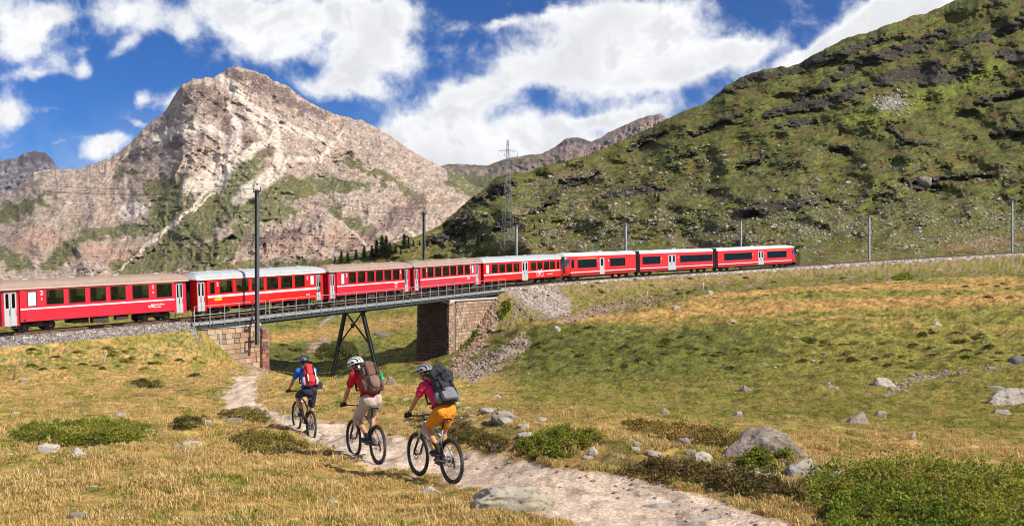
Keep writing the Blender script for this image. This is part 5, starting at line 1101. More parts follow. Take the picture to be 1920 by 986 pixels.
# lattice pylon on the hillside
pb_ = hill_at(952, 468); ptop = 262; Hp = -(ptop-493)/F*pb_.y-pb_.z
pyl = empty('lattice_pylon', pb_-Vector((0, 0, 0.6)), 0.35, 'tall thin lattice pylon with cross arms standing on the slope behind the train', 'electricity pylon')
M_pyl = mat('grey lattice steel', (0.30, 0.30, 0.31), 0.6, 0.3, nscale=3, namt=0.15); Hp += 0.6
def pw(z): t = z/Hp; return 1.75*(1-t)**1.15+0.22
zs_ = [0]+[Hp*(1-(1-k/15)**1.0) for k in range(1, 16)]
for sx in (-1, 1):
    for sy in (-1, 1):
        m = MB(); m.tube([(sx*pw(z), sy*pw(z), z) for z in zs_], 0.055, 4); m.build('leg', M_pyl, pyl)
m = MB()
for i in range(len(zs_)-1):
    a, b = zs_[i], zs_[i+1]
    for (p, q) in (((-1, -1), (1, -1)), ((1, -1), (1, 1)), ((1, 1), (-1, 1)), ((-1, 1), (-1, -1))):
        m.cyl((p[0]*pw(a), p[1]*pw(a), a), (q[0]*pw(b), q[1]*pw(b), b), 0.03, 4); m.cyl((q[0]*pw(a), q[1]*pw(a), a), (p[0]*pw(b), p[1]*pw(b), b), 0.03, 4); m.cyl((p[0]*pw(b), p[1]*pw(b), b), (q[0]*pw(b), q[1]*pw(b), b), 0.025, 4)
m.build('lattice', M_pyl, pyl)
for zc, w in ((Hp*0.90, 3.4),):
    m = MB()
    for sy in (-0.25, 0.25): m.cyl((-w, 0, zc-0.1), (0, sy, zc+0.35), 0.035, 4); m.cyl((w, 0, zc-0.1), (0, sy, zc+0.35), 0.035, 4); m.cyl((-w, 0, zc-0.1), (w, 0, zc-0.1), 0.035, 4)
    for k in range(-5, 6): m.cyl((k*w/6, 0, zc-0.1), ((k+1)*w/6, 0, zc+0.1), 0.02, 4)
    m.build('crossarm', M_pyl, pyl)
    for x in (-w, w, -w*0.35): m = MB(); m.cyl((x, 0, zc-0.1), (x, 0, zc-1.9), 0.03, 5); insulator(m, (x, 0, zc-1.7), 6, 0.10); m.build('insulator', M_ins, pyl)
# pale footing markers by the pylon
for px, py, lb in ((936, 478, 'short pale post left of the pylon foot'), (962, 474, 'short pale post right of the pylon foot')):
    p = hill_at(px, py); m = MB(); m.bbox((0, 0, 0.75), (0.35, 0.35, 1.7), 0.04); tag(m.build('marker_post', M_conc, None, p), lb, 'post')
# stakes and a beam on the near slopes
def stake(name, px, py, h, lean, mt, r, label, cat, d=None, az=0.0):
    p = ground_at(px, py); m = MB(); m.tube([(0, 0, -0.25), (lean*h*0.5, 0.01, h*0.5), (lean*h, 0.0, h)], [r, r*0.95, r*0.8], 7); o = m.build(name, mt, None, p); tag(o, label, cat); return o
M_stk = mat('weathered stake wood', (0.30, 0.17, 0.11), 0.9, nscale=14, namt=0.3)
stake('fence_stake', 24, 713, 1.05, 0.28, M_stk, 0.06, 'weathered wooden stake leaning right at the foot of the left bank', 'stake')
stake('fence_stake', 192, 683, 0.75, 0.4, M_conc, 0.035, 'thin grey stake leaning right on the grassy bank', 'stake')
stake('marker_stake', 414, 652, 1.25, 0.0, mat('white painted stake', (0.72, 0.70, 0.66), 0.6), 0.035, 'thin white stake before the left stone abutment', 'stake')
stake('marker_post', 1319, 549, 1.5, 0.0, M_conc, 0.09, 'short pale post below the embankment under the railcar', 'post')
stake('marker_stake', 1214, 562, 1.1, 0.0, M_conc, 0.06, 'low grey stake at the foot of the embankment', 'stake')
# rusty beam lying before the shaded abutment
p = ground_at(772, 684, 40, 130); q = ground_at(848, 684, 40, 130)
bm_ = MB(); a = Vector((p.x, p.y, p.z+0.25)); b = a+Vector((4.2, -0.6, 0.05)); bm_.cyl(a, b, 0.10, 6); bm_.cyl(a+Vector((0.1, 0, 0)), a+Vector((-0.55, -0.2, -0.7)), 0.05, 5)
tag(bm_.build('rusty_beam', mat('bare orange wood', (0.42, 0.16, 0.08), 0.85, nscale=9, namt=0.25)), 'long orange brown beam lying in front of the shaded abutment', 'beam')
# ------------------------------------------------------------------ bicycles and riders
M_tyre = mat('tyre rubber', (0.025, 0.025, 0.026), 0.85, nscale=20, namt=0.3, dirt=(0.2, 0.17, 0.14), dirt_amt=0.55); M_rim = mat('black rim', (0.03, 0.03, 0.032), 0.35, 0.6); M_spk = mat('steel spoke', (0.5, 0.5, 0.5), 0.3, 0.9)
M_bk = mat('black bike parts', (0.015, 0.015, 0.017), 0.4, 0.2); M_chr = mat('polished steel', (0.55, 0.55, 0.56), 0.25, 0.9); M_gr = mat('grip rubber', (0.02, 0.02, 0.02), 0.9)
WR = 0.345
def wheel(parent, x, y=0, z=WR, disc=True, cass=False):
    w = empty('wheel'); w.parent = parent; w.location = (x, y, z)
    m = MB(); m.lathe([(WR-0.048, -0.016), (WR-0.03, -0.026), (WR-0.008, -0.020), (WR, 0.0), (WR-0.008, 0.020), (WR-0.03, 0.026), (WR-0.048, 0.016)], (0, 0, 0), (0, 1, 0), 48)
    for k in range(54):      # tread knobs
        a = 2*pi*k/54
        for yy, dr in ((-0.017, -0.006), (0.0, 0.001), (0.017, -0.006)):
            aa = a+(0.055 if yy == 0 else 0); R = Matrix.Rotation(-aa, 3, 'Y'); m.box(R @ Vector((WR+dr, yy, 0)), (0.012, 0.012, 0.018), R)
    m.build('tyre', M_tyre, w)
    m = MB(); m.lathe([(WR-0.050, -0.014), (WR-0.045, -0.016), (WR-0.045, 0.016), (WR-0.05, 0.014), (WR-0.068, 0.006), (WR-0.068, -0.006), (WR-0.05, -0.014)], (0, 0, 0), (0, 1, 0), 40); m.build('rim', M_rim, w)
    m = MB()
    for k in range(28):
        a = 2*pi*k/28; b = a+(0.45 if k % 2 else -0.45)*(1 if (k//2) % 2 else -1); y0 = 0.028 if k % 2 else -0.028
        m.cyl((0.022*cos(b), y0, 0.022*sin(b)), ((WR-0.066)*cos(a), 0, (WR-0.066)*sin(a)), 0.0014, 4)
    m.build('spokes', M_spk, w)
    m = MB(); m.lathe([(0.010, -0.055), (0.026, -0.03), (0.014, -0.02), (0.014, 0.02), (0.026, 0.03), (0.010, 0.055)], (0, 0, 0), (0, 1, 0), 16); m.build('hub', M_bk, w)
    if disc:
        m = MB(); m.lathe([(0.060, 0.038), (0.085, 0.038), (0.085, 0.041), (0.060, 0.041), (0.060, 0.038)], (0, 0, 0), (0, 1, 0), 28)
        for k in range(5): a = 2*pi*k/5; m.cyl((0.02*cos(a), 0.039, 0.02*sin(a)), (0.065*cos(a+0.3), 0.039, 0.065*sin(a+0.3)), 0.003, 4)
        m.build('brake_disc', M_chr, w)
    if cass:
        m = MB()
        for k in range(6): r = 0.055-0.006*k; m.lathe([(0.02, -0.030-0.004*k), (r, -0.030-0.004*k), (r, -0.032-0.004*k), (0.02, -0.032-0.004*k)], (0, 0, 0), (0, 1, 0), 20)
        m.build('cassette', M_chr, w)
    return w
def bike(loc, heading, pitch, frame_m, fork_m, label, wb=1.08, crank=0.0, bottle=None, steer=0.0):
    root = empty('mountain_bike', loc, 0, label, 'bicycle', 'mountain bikes on the path'); root.rotation_euler = (0, -pitch, heading)
    z0 = WR; wheel(root, 0, cass=True)
    bb = (0.43, 0, 0.32); st = (0.235, 0, 0.80); ht = (wb-0.37+0.10, 0, 0.90); hb = (wb-0.37+0.145, 0, 0.76)
    m = MB(); m.tube([bb, (0.36, 0, 0.50), st], [0.020, 0.018, 0.016], 10); m.tube([hb, (0.62, 0, 0.50), bb], [0.027, 0.024, 0.024], 10); m.tube([(ht[0]+0.01, 0, 0.875), (0.52, 0, 0.80), (0.29, 0, 0.69)], [0.022, 0.018, 0.015], 10); m.cyl(ht, hb, 0.027, 12); m.cyl((0.43, -0.04, 0.32), (0.43, 0.04, 0.32), 0.026, 12)
    m.cyl((0.36, 0, 0.53), (0.26, 0, 0.56), 0.012, 8); m.build('frame', frame_m, root)
    m = MB()
    for s in (-1, 1): m.tube([(0.40, s*0.03, 0.34), (0.2, s*0.055, 0.33), (0, s*0.065, z0)], 0.012, 8); m.tube([(0.26, s*0.025, 0.62), (0.16, s*0.055, 0.52), (0, s*0.065, z0+0.01)], 0.010, 8)
    m.build('swingarm', frame_m, root)
    m = MB(); m.cyl((0.285, 0, 0.62), (0.40, 0, 0.47), 0.022, 10); m.tube([(0.285+0.012*k, 0, 0.62-0.015*k) for k in range(8)], 0.028, 8); m.build('rear_shock', M_bk, root)
    m = MB(); m.cyl(st, (0.195, 0, 0.93), 0.0145, 10); m.build('seatpost', M_bk, root)
    m = MB(); pts = [(0.05, 0.965, 0.07), (0.10, 0.972, 0.068), (0.17, 0.968, 0.045), (0.25, 0.962, 0.022), (0.33, 0.955, 0.014)]
    vs = []
    for x, z, w in pts:
        for k in range(8): a = 2*pi*k/8; vs.append((x, w*cos(a), z+0.020*sin(a)))
    m.add(vs, [(i*8+k, i*8+(k+1) % 8, i*8+8+(k+1) % 8, i*8+8+k) for i in range(4) for k in range(8)]+[tuple(range(8)), tuple(range(39, 31, -1))], True); m.cyl((0.1, 0.02, 0.935), (0.28, 0.02, 0.935), 0.004, 5); m.cyl((0.1, -0.02, 0.935), (0.28, -0.02, 0.935), 0.004, 5); m.build('saddle', M_bk, root)
    front = empty('fork_assembly'); front.name = 'fork'; bpy.data.objects.remove(front)
    fx = wb
    m = MB()
    for s in (-1, 1): m.cyl((hb[0]+0.005, s*0.062, 0.73), (hb[0]+0.075, s*0.062, 0.57), 0.017, 10)
    m.cyl(hb, (hb[0]+0.008, 0, 0.73), 0.022, 10); m.bbox((hb[0]+0.008, 0, 0.73), (0.05, 0.16, 0.045), 0.012); m.build('fork_crown', M_chr, root)
    m = MB()
    for s in (-1, 1): m.tube([(hb[0]+0.06, s*0.062, 0.62), (fx-0.012, s*0.062, 0.42), (fx, s*0.062, z0)], [0.022, 0.02, 0.016], 10)
    m.tube([(hb[0]+0.085, -0.062, 0.60), (hb[0]+0.12, 0, 0.735-0.02), (hb[0]+0.085, 0.062, 0.60)], 0.012, 8); m.build('fork', fork_m, root)
    wheel(root, fx)
    m = MB(); m.cyl((ht[0]-0.005, 0, 0.90), (ht[0]-0.012, 0, 0.95), 0.02, 10); m.cyl((ht[0]-0.012, 0, 0.935), (ht[0]+0.055, 0, 0.975), 0.018, 10); m.build('stem', M_bk, root)
    m = MB(); hbx = ht[0]+0.06; m.tube([(hbx-0.05, -0.345, 1.0), (hbx-0.02, -0.18, 0.995), (hbx, -0.05, 0.977), (hbx, 0.05, 0.977), (hbx-0.02, 0.18, 0.995), (hbx-0.05, 0.345, 1.0)], 0.0125, 8); m.build('handlebar', M_bk, root)
    for s in (-1, 1):
        m = MB(); m.cyl((hbx-0.05, s*0.35, 1.0), (hbx-0.033, s*0.23, 0.999), 0.0165, 10); m.build('grip', M_gr, root)
        m = MB(); m.tube([(hbx-0.02, s*0.20, 0.985), (hbx+0.05, s*0.21, 0.975), (hbx+0.045, s*0.30, 0.965)], 0.006, 6); m.build('brake_lever', M_bk, root)
        m = MB(); m.tube([(hbx+0.02, s*0.19, 0.985), (hbx+0.12, s*0.10, 0.98), (hbx+0.05, s*0.03, 0.86), (hbx+0.0, s*0.03, 0.74)], 0.0035, 5); m.build('cable', M_bk, root)
    ca = crank; m = MB(); m.lathe([(0.03, -0.048), (0.075, -0.048), (0.08, -0.050), (0.075, -0.052), (0.03, -0.052)], bb, (0, 1, 0), 26)
    P_ = {}
    for s, a in ((-1, ca), (1, ca+pi)):
        e = (bb[0]+0.172*cos(a), s*0.075, bb[2]+0.172*sin(a)); m.tube([(bb[0], s*0.06, bb[2]), e], [0.014, 0.010], 8); P_[s] = Vector((e[0], s*0.13, e[2]))
    m.build('crankset', M_bk, root)
    for s in (-1, 1):
        m = MB(); p = P_[s]; m.box(p, (0.09, 0.085, 0.018)); m.cyl((p.x, s*0.075, p.z), (p.x, s*0.12, p.z), 0.006, 6); m.build('pedal', M_bk, root)
    m = MB(); c = []; c += [(bb[0]+0.078*cos(a), -0.050, bb[2]+0.078*sin(a)) for a in np.linspace(-pi/2, pi/2, 8)]; c += [(0+0.045*cos(a), -0.042, z0+0.045*sin(a)) for a in np.linspace(pi/2, 3*pi/2, 8)]; c += [(0.015, -0.042, z0-0.09)]; m.tube(c, 0.0045, 4, closed=True); m.build('chain', M_chr, root)
    m = MB(); m.bbox((0.01, -0.055, z0-0.06), (0.03, 0.02, 0.12), 0.006); m.lathe([(0.005, 0), (0.022, 0), (0.022, 0.006), (0.005, 0.006)], (0.015, -0.045, z0-0.115), (0, 1, 0), 12); m.build('derailleur', M_bk, root)
    if bottle:
        m = MB(); ax = (Vector(hb)-Vector(bb)).normalized(); m.lathe([(0, 0), (0.034, 0.002), (0.036, 0.02), (0.036, 0.11), (0.030, 0.125), (0.036, 0.14), (0.034, 0.165), (0.015, 0.18), (0.012, 0.20), (0, 0.20)], Vector(bb)+ax*0.14+Vector((-0.035, 0, 0.045)), ax, 14)
        b_ = m.build('water_bottle', bottle); b_.matrix_world = Matrix.Translation(loc) @ Matrix.Rotation(heading, 4, 'Z') @ Matrix.Rotation(-pitch, 4, 'Y'); tag(b_, 'yellow water bottle held in the frame of the rightmost bike', 'water bottle')
    return root, P_, Vector((hbx-0.04, 0.29, 1.0))
bpy.context.view_layer.update()
FOLDS = {'shirt': 0.026, 'shorts': 0.030, 'sack': 0.030, 'lid': 0.02, 'front_pocket': 0.02, 'rolled_jacket': 0.05, 'shirt_hem': 0.03}
def capsules(name, parts, mats, parent, voxel=0.012, smooth=4, prep=None):
    """one continuous skin over tapered limbs: voxel remesh of overlapping shapes, then smoothing"""
    m = MB()
    for p in parts:
        if p[0] == 'b': m.ball(p[1], p[2], 12, p[3] if len(p) > 3 else None)
        elif p[0] == 'x': m.bbox(p[1], p[2], p[3], p[4] if len(p) > 4 else None)
        else:
            pts, rs = p[1], p[2]; fl = p[3] if len(p) > 3 else 1.0; up = p[4] if len(p) > 4 else None
            N = 5; q = []; r = []
            for i in range(len(pts)-1):
                for k in range(N): t = k/N; q.append(Vector(pts[i]).lerp(Vector(pts[i+1]), t)); r.append(rs[i]*(1-t)+rs[i+1]*t)
            q.append(Vector(pts[-1])); r.append(rs[-1]); m.tube(q, r, 14, flat=fl, up=up)
            for e in (0, -1): m.ball(q[e], r[e]*min(1, fl if fl < 1 else 1), 8)
    o = m.build(name, mats[0] if isinstance(mats, list) else mats)
    md = o.modifiers.new('r', 'REMESH'); md.mode = 'VOXEL'; md.voxel_size = voxel; md.use_smooth_shade = True
    if smooth: sm = o.modifiers.new('s', 'SMOOTH'); sm.iterations = smooth; sm.factor = 0.5
    if name in FOLDS:
        tx = bpy.data.textures.get('folds') or bpy.data.textures.new('folds', 'CLOUDS'); tx.noise_scale = 0.075; tx.noise_depth = 2; dm = o.modifiers.new('d', 'DISPLACE'); dm.texture = tx; dm.strength = FOLDS[name]; dm.mid_level = 0.5; dm.texture_coords = 'LOCAL'
    dg = bpy.context.evaluated_depsgraph_get(); me = bpy.data.meshes.new_from_object(o.evaluated_get(dg)); old = o.data; bpy.data.objects.remove(o); bpy.data.meshes.remove(old); me.name = name
    me.materials.clear(); me.materials.append(mats[0] if isinstance(mats, list) else mats); o = link_mesh(name, me, parent)
    return o
SKIN = mat('tanned skin', (0.46, 0.22, 0.13), 0.55, nscale=9, namt=0.10); HAIR = mat('dark hair', (0.04, 0.025, 0.018), 0.8); EYE = mat('eye white', (0.7, 0.7, 0.7), 0.3); BLKC = mat('black cloth', (0.02, 0.02, 0.022), 0.9, nscale=14, namt=0.3, bump=0.003, bscale=60); SOLE = mat('shoe sole', (0.10, 0.10, 0.10), 0.8)
def ik(a, b, l1, l2, hint):
    a, b, h = Vector(a), Vector(b), Vector(hint); d = b-a; L = min(d.length, (l1+l2)*0.995); u = d.normalized(); b = a+u*L; x = (l1*l1-l2*l2+L*L)/(2*L); y = sqrt(max(l1*l1-x*x, 0)); h = (h-u*h.dot(u)).normalized(); return a+u*x+h*y, b
def rider(bk, Pd, grip, label, hip, chest, neck, head, hdir, shirt, shorts, short_len, sleeve, helmet_cols, size=1.0, loose=1.0, socks=None, shoe=None, vis=None, shirt_hem=None):
    """all joints in the bike's own frame; the body hangs under one empty at the bike's rear contact point"""
    root = empty('person', label=label, cat='person', group='cyclists riding along the path', M=bk.matrix_world.copy()); S = size
    hip, chest, neck, head = map(Vector, (hip, chest, neck, head)); up = (neck-hip).normalized(); lat = Vector((0, 1, 0)); fw = lat.cross(up)
    sh = {s: chest+(neck-chest)*0.45+lat*s*0.185*S for s in (-1, 1)}; hj = {s: hip+lat*s*0.095*S for s in (-1, 1)}
    hand = {s: Vector((grip.x, s*grip.y, grip.z+0.028)) for s in (-1, 1)}
    el = {}; wr = {}
    for s in (-1, 1): w = hand[s]+Vector((-0.075, -s*0.0, 0.035)); el[s], wr[s] = ik(sh[s], w, 0.30*S, 0.27*S, Vector((-0.2, s*0.75, -0.75)))
    kn = {}; an = {}
    for s in (-1, 1): a = Pd[s]+Vector((-0.10, -s*0.015, 0.115)); kn[s], an[s] = ik(hj[s], a, 0.43*S, 0.43*S, Vector((1, s*0.16, 0.15)))
    toe = {s: Pd[s]+Vector((0.085, 0, 0.035)) for s in (-1, 1)}
    hd = Vector(hdir).normalized(); hl = Vector((0, 0, 1)).cross(hd).normalized(); hu = hd.cross(hl); RH = Matrix((hd, hl, hu)).transposed()
    mid = hip.lerp(chest, 0.5)-fw*0.02
    parts = [('c', [hip-up*0.02, mid, chest], [0.135*S, 0.125*S, 0.150*S], 0.80, fw), ('c', [chest, chest.lerp(neck, 0.75)], [0.145*S, 0.09*S], 0.72, fw), ('c', [sh[-1], sh[1]], [0.062*S]*2), ('c', [neck-up*0.05, head-hu*0.06], [0.058*S, 0.054*S]),
             ('b', head+hu*0.02, (0.098*S, 0.076*S, 0.100*S), RH), ('b', head+hd*0.035-hu*0.055, (0.062*S, 0.052*S, 0.060*S), RH), ('c', [head+hd*0.09-hu*0.005, head+hd*0.112-hu*0.03], [0.010, 0.014]), ('c', [head+hd*0.078-hu*0.062, head+hd*0.084-hu*0.075], [0.016, 0.014])]
    for s in (-1, 1):
        parts += [('b', head+hl*s*0.077-hu*0.005-hd*0.005, (0.020, 0.010, 0.031), RH),
                  ('b', hj[s]-fw*0.03-lat*s*0.006, (0.095*S, 0.088*S, 0.10*S)),
                  ('c', [sh[s], sh[s].lerp(el[s], 0.35), el[s]], [0.056*S, 0.050*S, 0.038*S]), ('c', [el[s], el[s].lerp(wr[s], 0.3), wr[s]], [0.038*S, 0.041*S, 0.025*S]), ('c', [wr[s], hand[s]], [0.025*S, 0.028*S]),
                  ('c', [hj[s], hj[s].lerp(kn[s], 0.4), kn[s]], [0.094*S, 0.080*S, 0.054*S]), ('c', [kn[s], kn[s].lerp(an[s], 0.33)-Vector((0.022, 0, 0)), an[s]], [0.050*S, 0.056*S, 0.033*S]), ('c', [an[s], toe[s]], [0.036*S, 0.030*S])]
    capsules('body', parts, SKIN, root, 0.011, 4)
    for s in (-1, 1):     # gloves: palm, four unequal bent fingers round the grip, thumb under it
        g = hand[s]; gp = [('x', g+Vector((-0.035, 0, 0.012)), (0.085, 0.082, 0.030), 0.010), ('c', [wr[s], g+Vector((-0.06, 0, 0.012))], [0.031, 0.030])]
        for k, (dy, ln) in enumerate(((-0.033, 0.92), (-0.011, 1.0), (0.011, 0.97), (0.033, 0.80))):
            y = -s*dy; gp.append(('c', [g+Vector((0.0, y, 0.018)), g+Vector((0.030*ln, y, 0.008)), g+Vector((0.034*ln, y, -0.024*ln)), g+Vector((0.012, y, -0.040*ln))], [0.0105, 0.0098, 0.009, 0.008]))
        gp.append(('c', [g+Vector((-0.035, -s*0.040, 0.004)), g+Vector((-0.022, -s*0.058, -0.018)), g+Vector((0.002, -s*0.052, -0.040))], [0.0125, 0.0105, 0.009]))
        capsules('glove', gp, BLKC, root, 0.0048, 1)
    # shirt and shorts follow the body a little outside it
    k = 1.10*loose; hem = 0.06 if shirt_hem is None else shirt_hem
    sp = [('c', [hip+up*hem, mid, chest], [0.145*S*k, 0.137*S*k, 0.160*S*k], 0.82, fw), ('c', [chest, chest.lerp(neck, 0.70)], [0.156*S*k, 0.100*S*k], 0.74, fw), ('c', [sh[-1], sh[1]], [0.070*S*k]*2), ('c', [chest.lerp(neck, 0.6), neck], [0.075*S, 0.066*S])]
    for s in (-1, 1): e = sh[s].lerp(el[s], sleeve); sp.append(('c', [sh[s], sh[s].lerp(e, 0.5), e], [0.066*S*k, 0.062*S*k, 0.056*S*k]))
    capsules('shirt', sp, shirt, root, 0.012, 3)
    sp = [('c', [hip+up*(hem+0.05), hip-up*0.02], [0.140*S*loose, 0.142*S*loose], 0.86, fw)]
    for s in (-1, 1):
        e = hj[s].lerp(kn[s], min(short_len, 1.0)); pts = [hj[s], hj[s].lerp(e, 0.5), e]; rs = [0.105*S*loose, 0.092*S*loose, 0.072*S*loose*(1.05 if short_len > 0.8 else 1)]
        if short_len > 1: e2 = kn[s].lerp(an[s], short_len-1); pts.append(e2); rs.append(0.082*S*loose)
        sp += [('c', pts, rs), ('b', hj[s]-fw*0.036-lat*s*0.012, (0.104*S*loose, 0.096*S*loose, 0.112*S*loose))]
    capsules('shorts', sp, shorts, root, 0.012, 9)
    for s in (-1, 1):
        a, t = an[s], toe[s]; sole = Pd[s]+Vector((0.0, 0, 0.020))
        if socks: capsules('sock', [('c', [a.lerp(kn[s], 0.28), a], [0.044, 0.038])], socks, root, 0.010, 1)
        q = capsules('shoe', [('c', [a+Vector((-0.015, 0, -0.045)), a+Vector((0.06, 0, -0.050)), t+Vector((0.015, 0, -0.002))], [0.040, 0.043, 0.034]), ('c', [a+Vector((0, 0, 0.0)), a+Vector((0.01, 0, -0.04))], [0.041, 0.040]), ('b', a+Vector((-0.04, 0, -0.055)), (0.035, 0.034, 0.036))], shoe or BLKC, root, 0.008, 2)
        m = MB(); m.bbox((a+t)/2+Vector((0.0, 0, -0.062 if False else 0)), (0.01, 0.01, 0.01), 0.002) if False else m.bbox(Vector(((a.x+t.x)/2-0.005, a.y, min(Pd[s].z+0.016, 9))), (0.27, 0.085, 0.020), 0.008); m.build('sole', SOLE, q)
    # face details: eyes, mouth, hair
    m = MB(); [m.ball(head+hd*0.083+hl*s*0.030+hu*0.005, 0.012, 6) for s in (-1, 1)]; m.build('eyes', EYE, root)
    m = MB(); m.bbox(head+hd*0.088-hu*0.058, (0.012, 0.045, 0.010), 0.003, RH); m.build('mouth', mat('lips', (0.35, 0.10, 0.08), 0.5), root)
    capsules('hair', [('b', head+hu*0.025-hd*0.014, (0.100*S, 0.082*S, 0.100*S), RH), ('b', head-hd*0.055-hu*0.035, (0.045, 0.062, 0.055), RH)], HAIR, root, 0.010, 2)
    # helmet: shell of ribs over a dark liner, visor and straps
    hc = head+hu*0.045-hd*0.005; A, B, Cc = 0.142*S, 0.110*S, 0.112*S
    m = MB(); vs = []; nu, nv = 12, 30
    for i in range(nu+1):
        th = (pi*0.54)*i/nu
        for j in range(nv): ph = 2*pi*j/nv; vs.append(hc+RH @ Vector((A*0.93*sin(th)*cos(ph), B*0.93*sin(th)*sin(ph), Cc*0.93*cos(th))))
    m.add(vs, [(i*nv+j, (i+1)*nv+j, (i+1)*nv+(j+1) % nv, i*nv+(j+1) % nv) for i in range(nu) for j in range(nv)], True); hel = m.build('helmet', helmet_cols[1], root)
    m = MB()
    for rr, (y0, wd) in enumerate(((-0.95, 0.19), (-0.62, 0.15), (-0.30, 0.14), (0.0, 0.15), (0.30, 0.14), (0.62, 0.15), (0.95, 0.19))):
        rows = []
        for t in np.linspace(-0.42*pi if abs(y0) < 0.9 else -0.36*pi, 0.58*pi if abs(y0) < 0.9 else 0.5*pi, 13):
            for dy in (-wd/2, wd/2):
                for kk in (0.95, 1.05):
                    yy = max(-0.995, min(0.995, (y0+dy)*(0.98))); rr_ = sqrt(1-yy*yy*0.93); rows.append(hc+RH @ Vector((-A*kk*sin(t)*rr_, B*kk*yy*(1.0 if abs(y0) < 0.9 else 0.98), Cc*kk*cos(t)*rr_)))
        n = len(rows)//4
        for i in range(n-1):
            a = i*4; m.add([rows[a+q] for q in range(8)], [(1, 3, 7, 5), (0, 4, 6, 2), (0, 1, 5, 4), (2, 6, 7, 3)])
    m.build('helmet_shell', helmet_cols[0], hel)
    m = MB(); m.tube([hc+RH @ Vector((A*1.02*cos(a), B*1.04*sin(a), -0.012)) for a in np.linspace(0, 2*pi, 26)[:-1]], 0.010, 6, closed=True); m.build('helmet_rim', helmet_cols[0], hel)
    if vis:
        m = MB(); m.add([hc+RH @ Vector(v) for v in ((A*0.9, -0.075, 0.01), (A*0.9, 0.075, 0.01), (A*1.5, 0.045, 0.005), (A*1.5, -0.045, 0.005), (A*0.9, -0.075, 0.02), (A*0.9, 0.075, 0.02), (A*1.5, 0.045, 0.012), (A*1.5, -0.045, 0.012))], [(0, 1, 2, 3), (7, 6, 5, 4), (0, 3, 7, 4), (1, 5, 6, 2), (2, 6, 7, 3)]); m.build('visor', vis, hel)
    m = MB()
    for s in (-1, 1): m.tube([hc+hl*s*0.090+hd*0.03-hu*0.01, head+hl*s*0.068+hd*0.02-hu*0.06, head+hl*s*0.02+hd*0.045-hu*0.112], 0.005, 5); m.tube([hc+hl*s*0.085-hd*0.05-hu*0.02, head+hl*s*0.068+hd*0.02-hu*0.06], 0.005, 5)
    m.build('chin_strap', M_bk, hel)
    return root, dict(chest=chest, neck=neck, hip=hip, up=up, fw=fw, lat=lat, sh=sh, S=S, M=bk.matrix_world.copy(), head=head, hd=hd, hu=hu, hl=hl)
def pack(J, cols, w, h, d, label, style):
    """rucksack resting on the back: sack, lid, pockets, straps, buckles"""
    up, bk_, lt = J['up'], -J['fw'], J['lat']; root = empty('backpack', label=label, cat='backpack', M=J['M'])
    c = J['chest']-up*0.06+bk_*(0.115+d/2)+up*(h/2-0.32); R = Matrix((bk_, lt, up)).transposed()
    at = lambda x, y, z: c+R @ Vector((x, y, z))
    capsules('sack', [('x', at(0, 0, 0), (d, w, h*0.9), 0.10, R), ('b', at(0.0, 0, h*0.22), (d*0.56, w*0.48, h*0.36), R), ('b', at(0.015, 0, -h*0.22), (d*0.60, w*0.54, h*0.34), R)], cols[0], root, 0.010, 3)
    capsules('lid', [('b', at(0.0, 0, h*0.50), (d*0.50, w*0.40, 0.075), R), ('b', at(d*0.25, 0, h*0.42), (d*0.3, w*0.36, 0.07), R)], cols[0] if style != 'red' else cols[0], root, 0.010, 2)
    capsules('front_pocket', [('b', at(d*0.46, 0, -h*0.20), (0.07, w*0.36, h*0.27), R)], cols[1], root, 0.010, 2)
    for s in (-1, 1): capsules('side_pocket', [('b', at(-0.01, s*w*0.47, -h*0.24), (d*0.34, 0.06, h*0.24), R)], cols[2], root, 0.010, 2)
    m = MB()
    for s in (-1, 1):
        m.tube([at(d*0.50, s*w*0.28, h*0.50), at(d*0.58, s*w*0.28, h*0.1), at(d*0.70, s*w*0.30, -h*0.15), at(d*0.52, s*w*0.28, -h*0.50)], 0.011, 5, flat=0.35, up=tuple(bk_))
        m.bbox(at(d*0.62, s*w*0.28, h*0.08), (0.02, 0.035, 0.045), 0.005, R)
    m.build('compression_strap', cols[3], root)
    m = MB(); m.tube([at(d*0.72, -w*0.26, -h*0.02), at(d*0.74, 0, h*0.01), at(d*0.72, w*0.26, -h*0.02)], 0.006, 5); m.tube([at(d*0.30, -w*0.4, h*0.44), at(d*0.5, 0, h*0.47), at(d*0.30, w*0.4, h*0.44)], 0.006, 5); m.build('zip', cols[3], root)
    m = MB(); m.tube([at(-d*0.5, -0.04, h*0.52), at(-d*0.5-0.01, 0, h*0.60), at(-d*0.5, 0.04, h*0.52)], 0.009, 6); m.build('carry_handle', cols[3], root)
    for s in (-1, 1):
        q = J['sh'][s]-lt*s*0.07; m = MB(); m.tube([at(-d*0.5, s*0.08, h*0.36), q+up*0.085+bk_*0.03, q+up*0.075-bk_*0.07, q-bk_*0.145-up*0.08, q-bk_*0.135-up*0.24+lt*s*0.03, at(-d*0.4, s*w*0.42, -h*0.34)], [0.034, 0.034, 0.034, 0.030, 0.020, 0.014], 8, flat=0.35, up=tuple(up)); m.build('shoulder_strap', cols[3], root)
    m = MB(); hp = J['hip']+up*0.12; m.tube([at(-d*0.4, w*0.45, -h*0.42), hp+lt*0.165-bk_*0.02, hp-bk_*0.135+lt*0.06, hp-bk_*0.135-lt*0.06, hp-lt*0.165-bk_*0.02, at(-d*0.4, -w*0.45, -h*0.42)], 0.020, 6, flat=0.4, up=tuple(up)); m.build('hip_belt', cols[3], root)
    return root, at, R
def fabric(name, c, wr=0.012): return mat(name, c, 0.85, nscale=6, namt=0.2, bump=wr*2.2, bscale=9, dirt=(c[0]*0.6+0.03, c[1]*0.6+0.025, c[2]*0.6+0.02), dirt_amt=0.35)
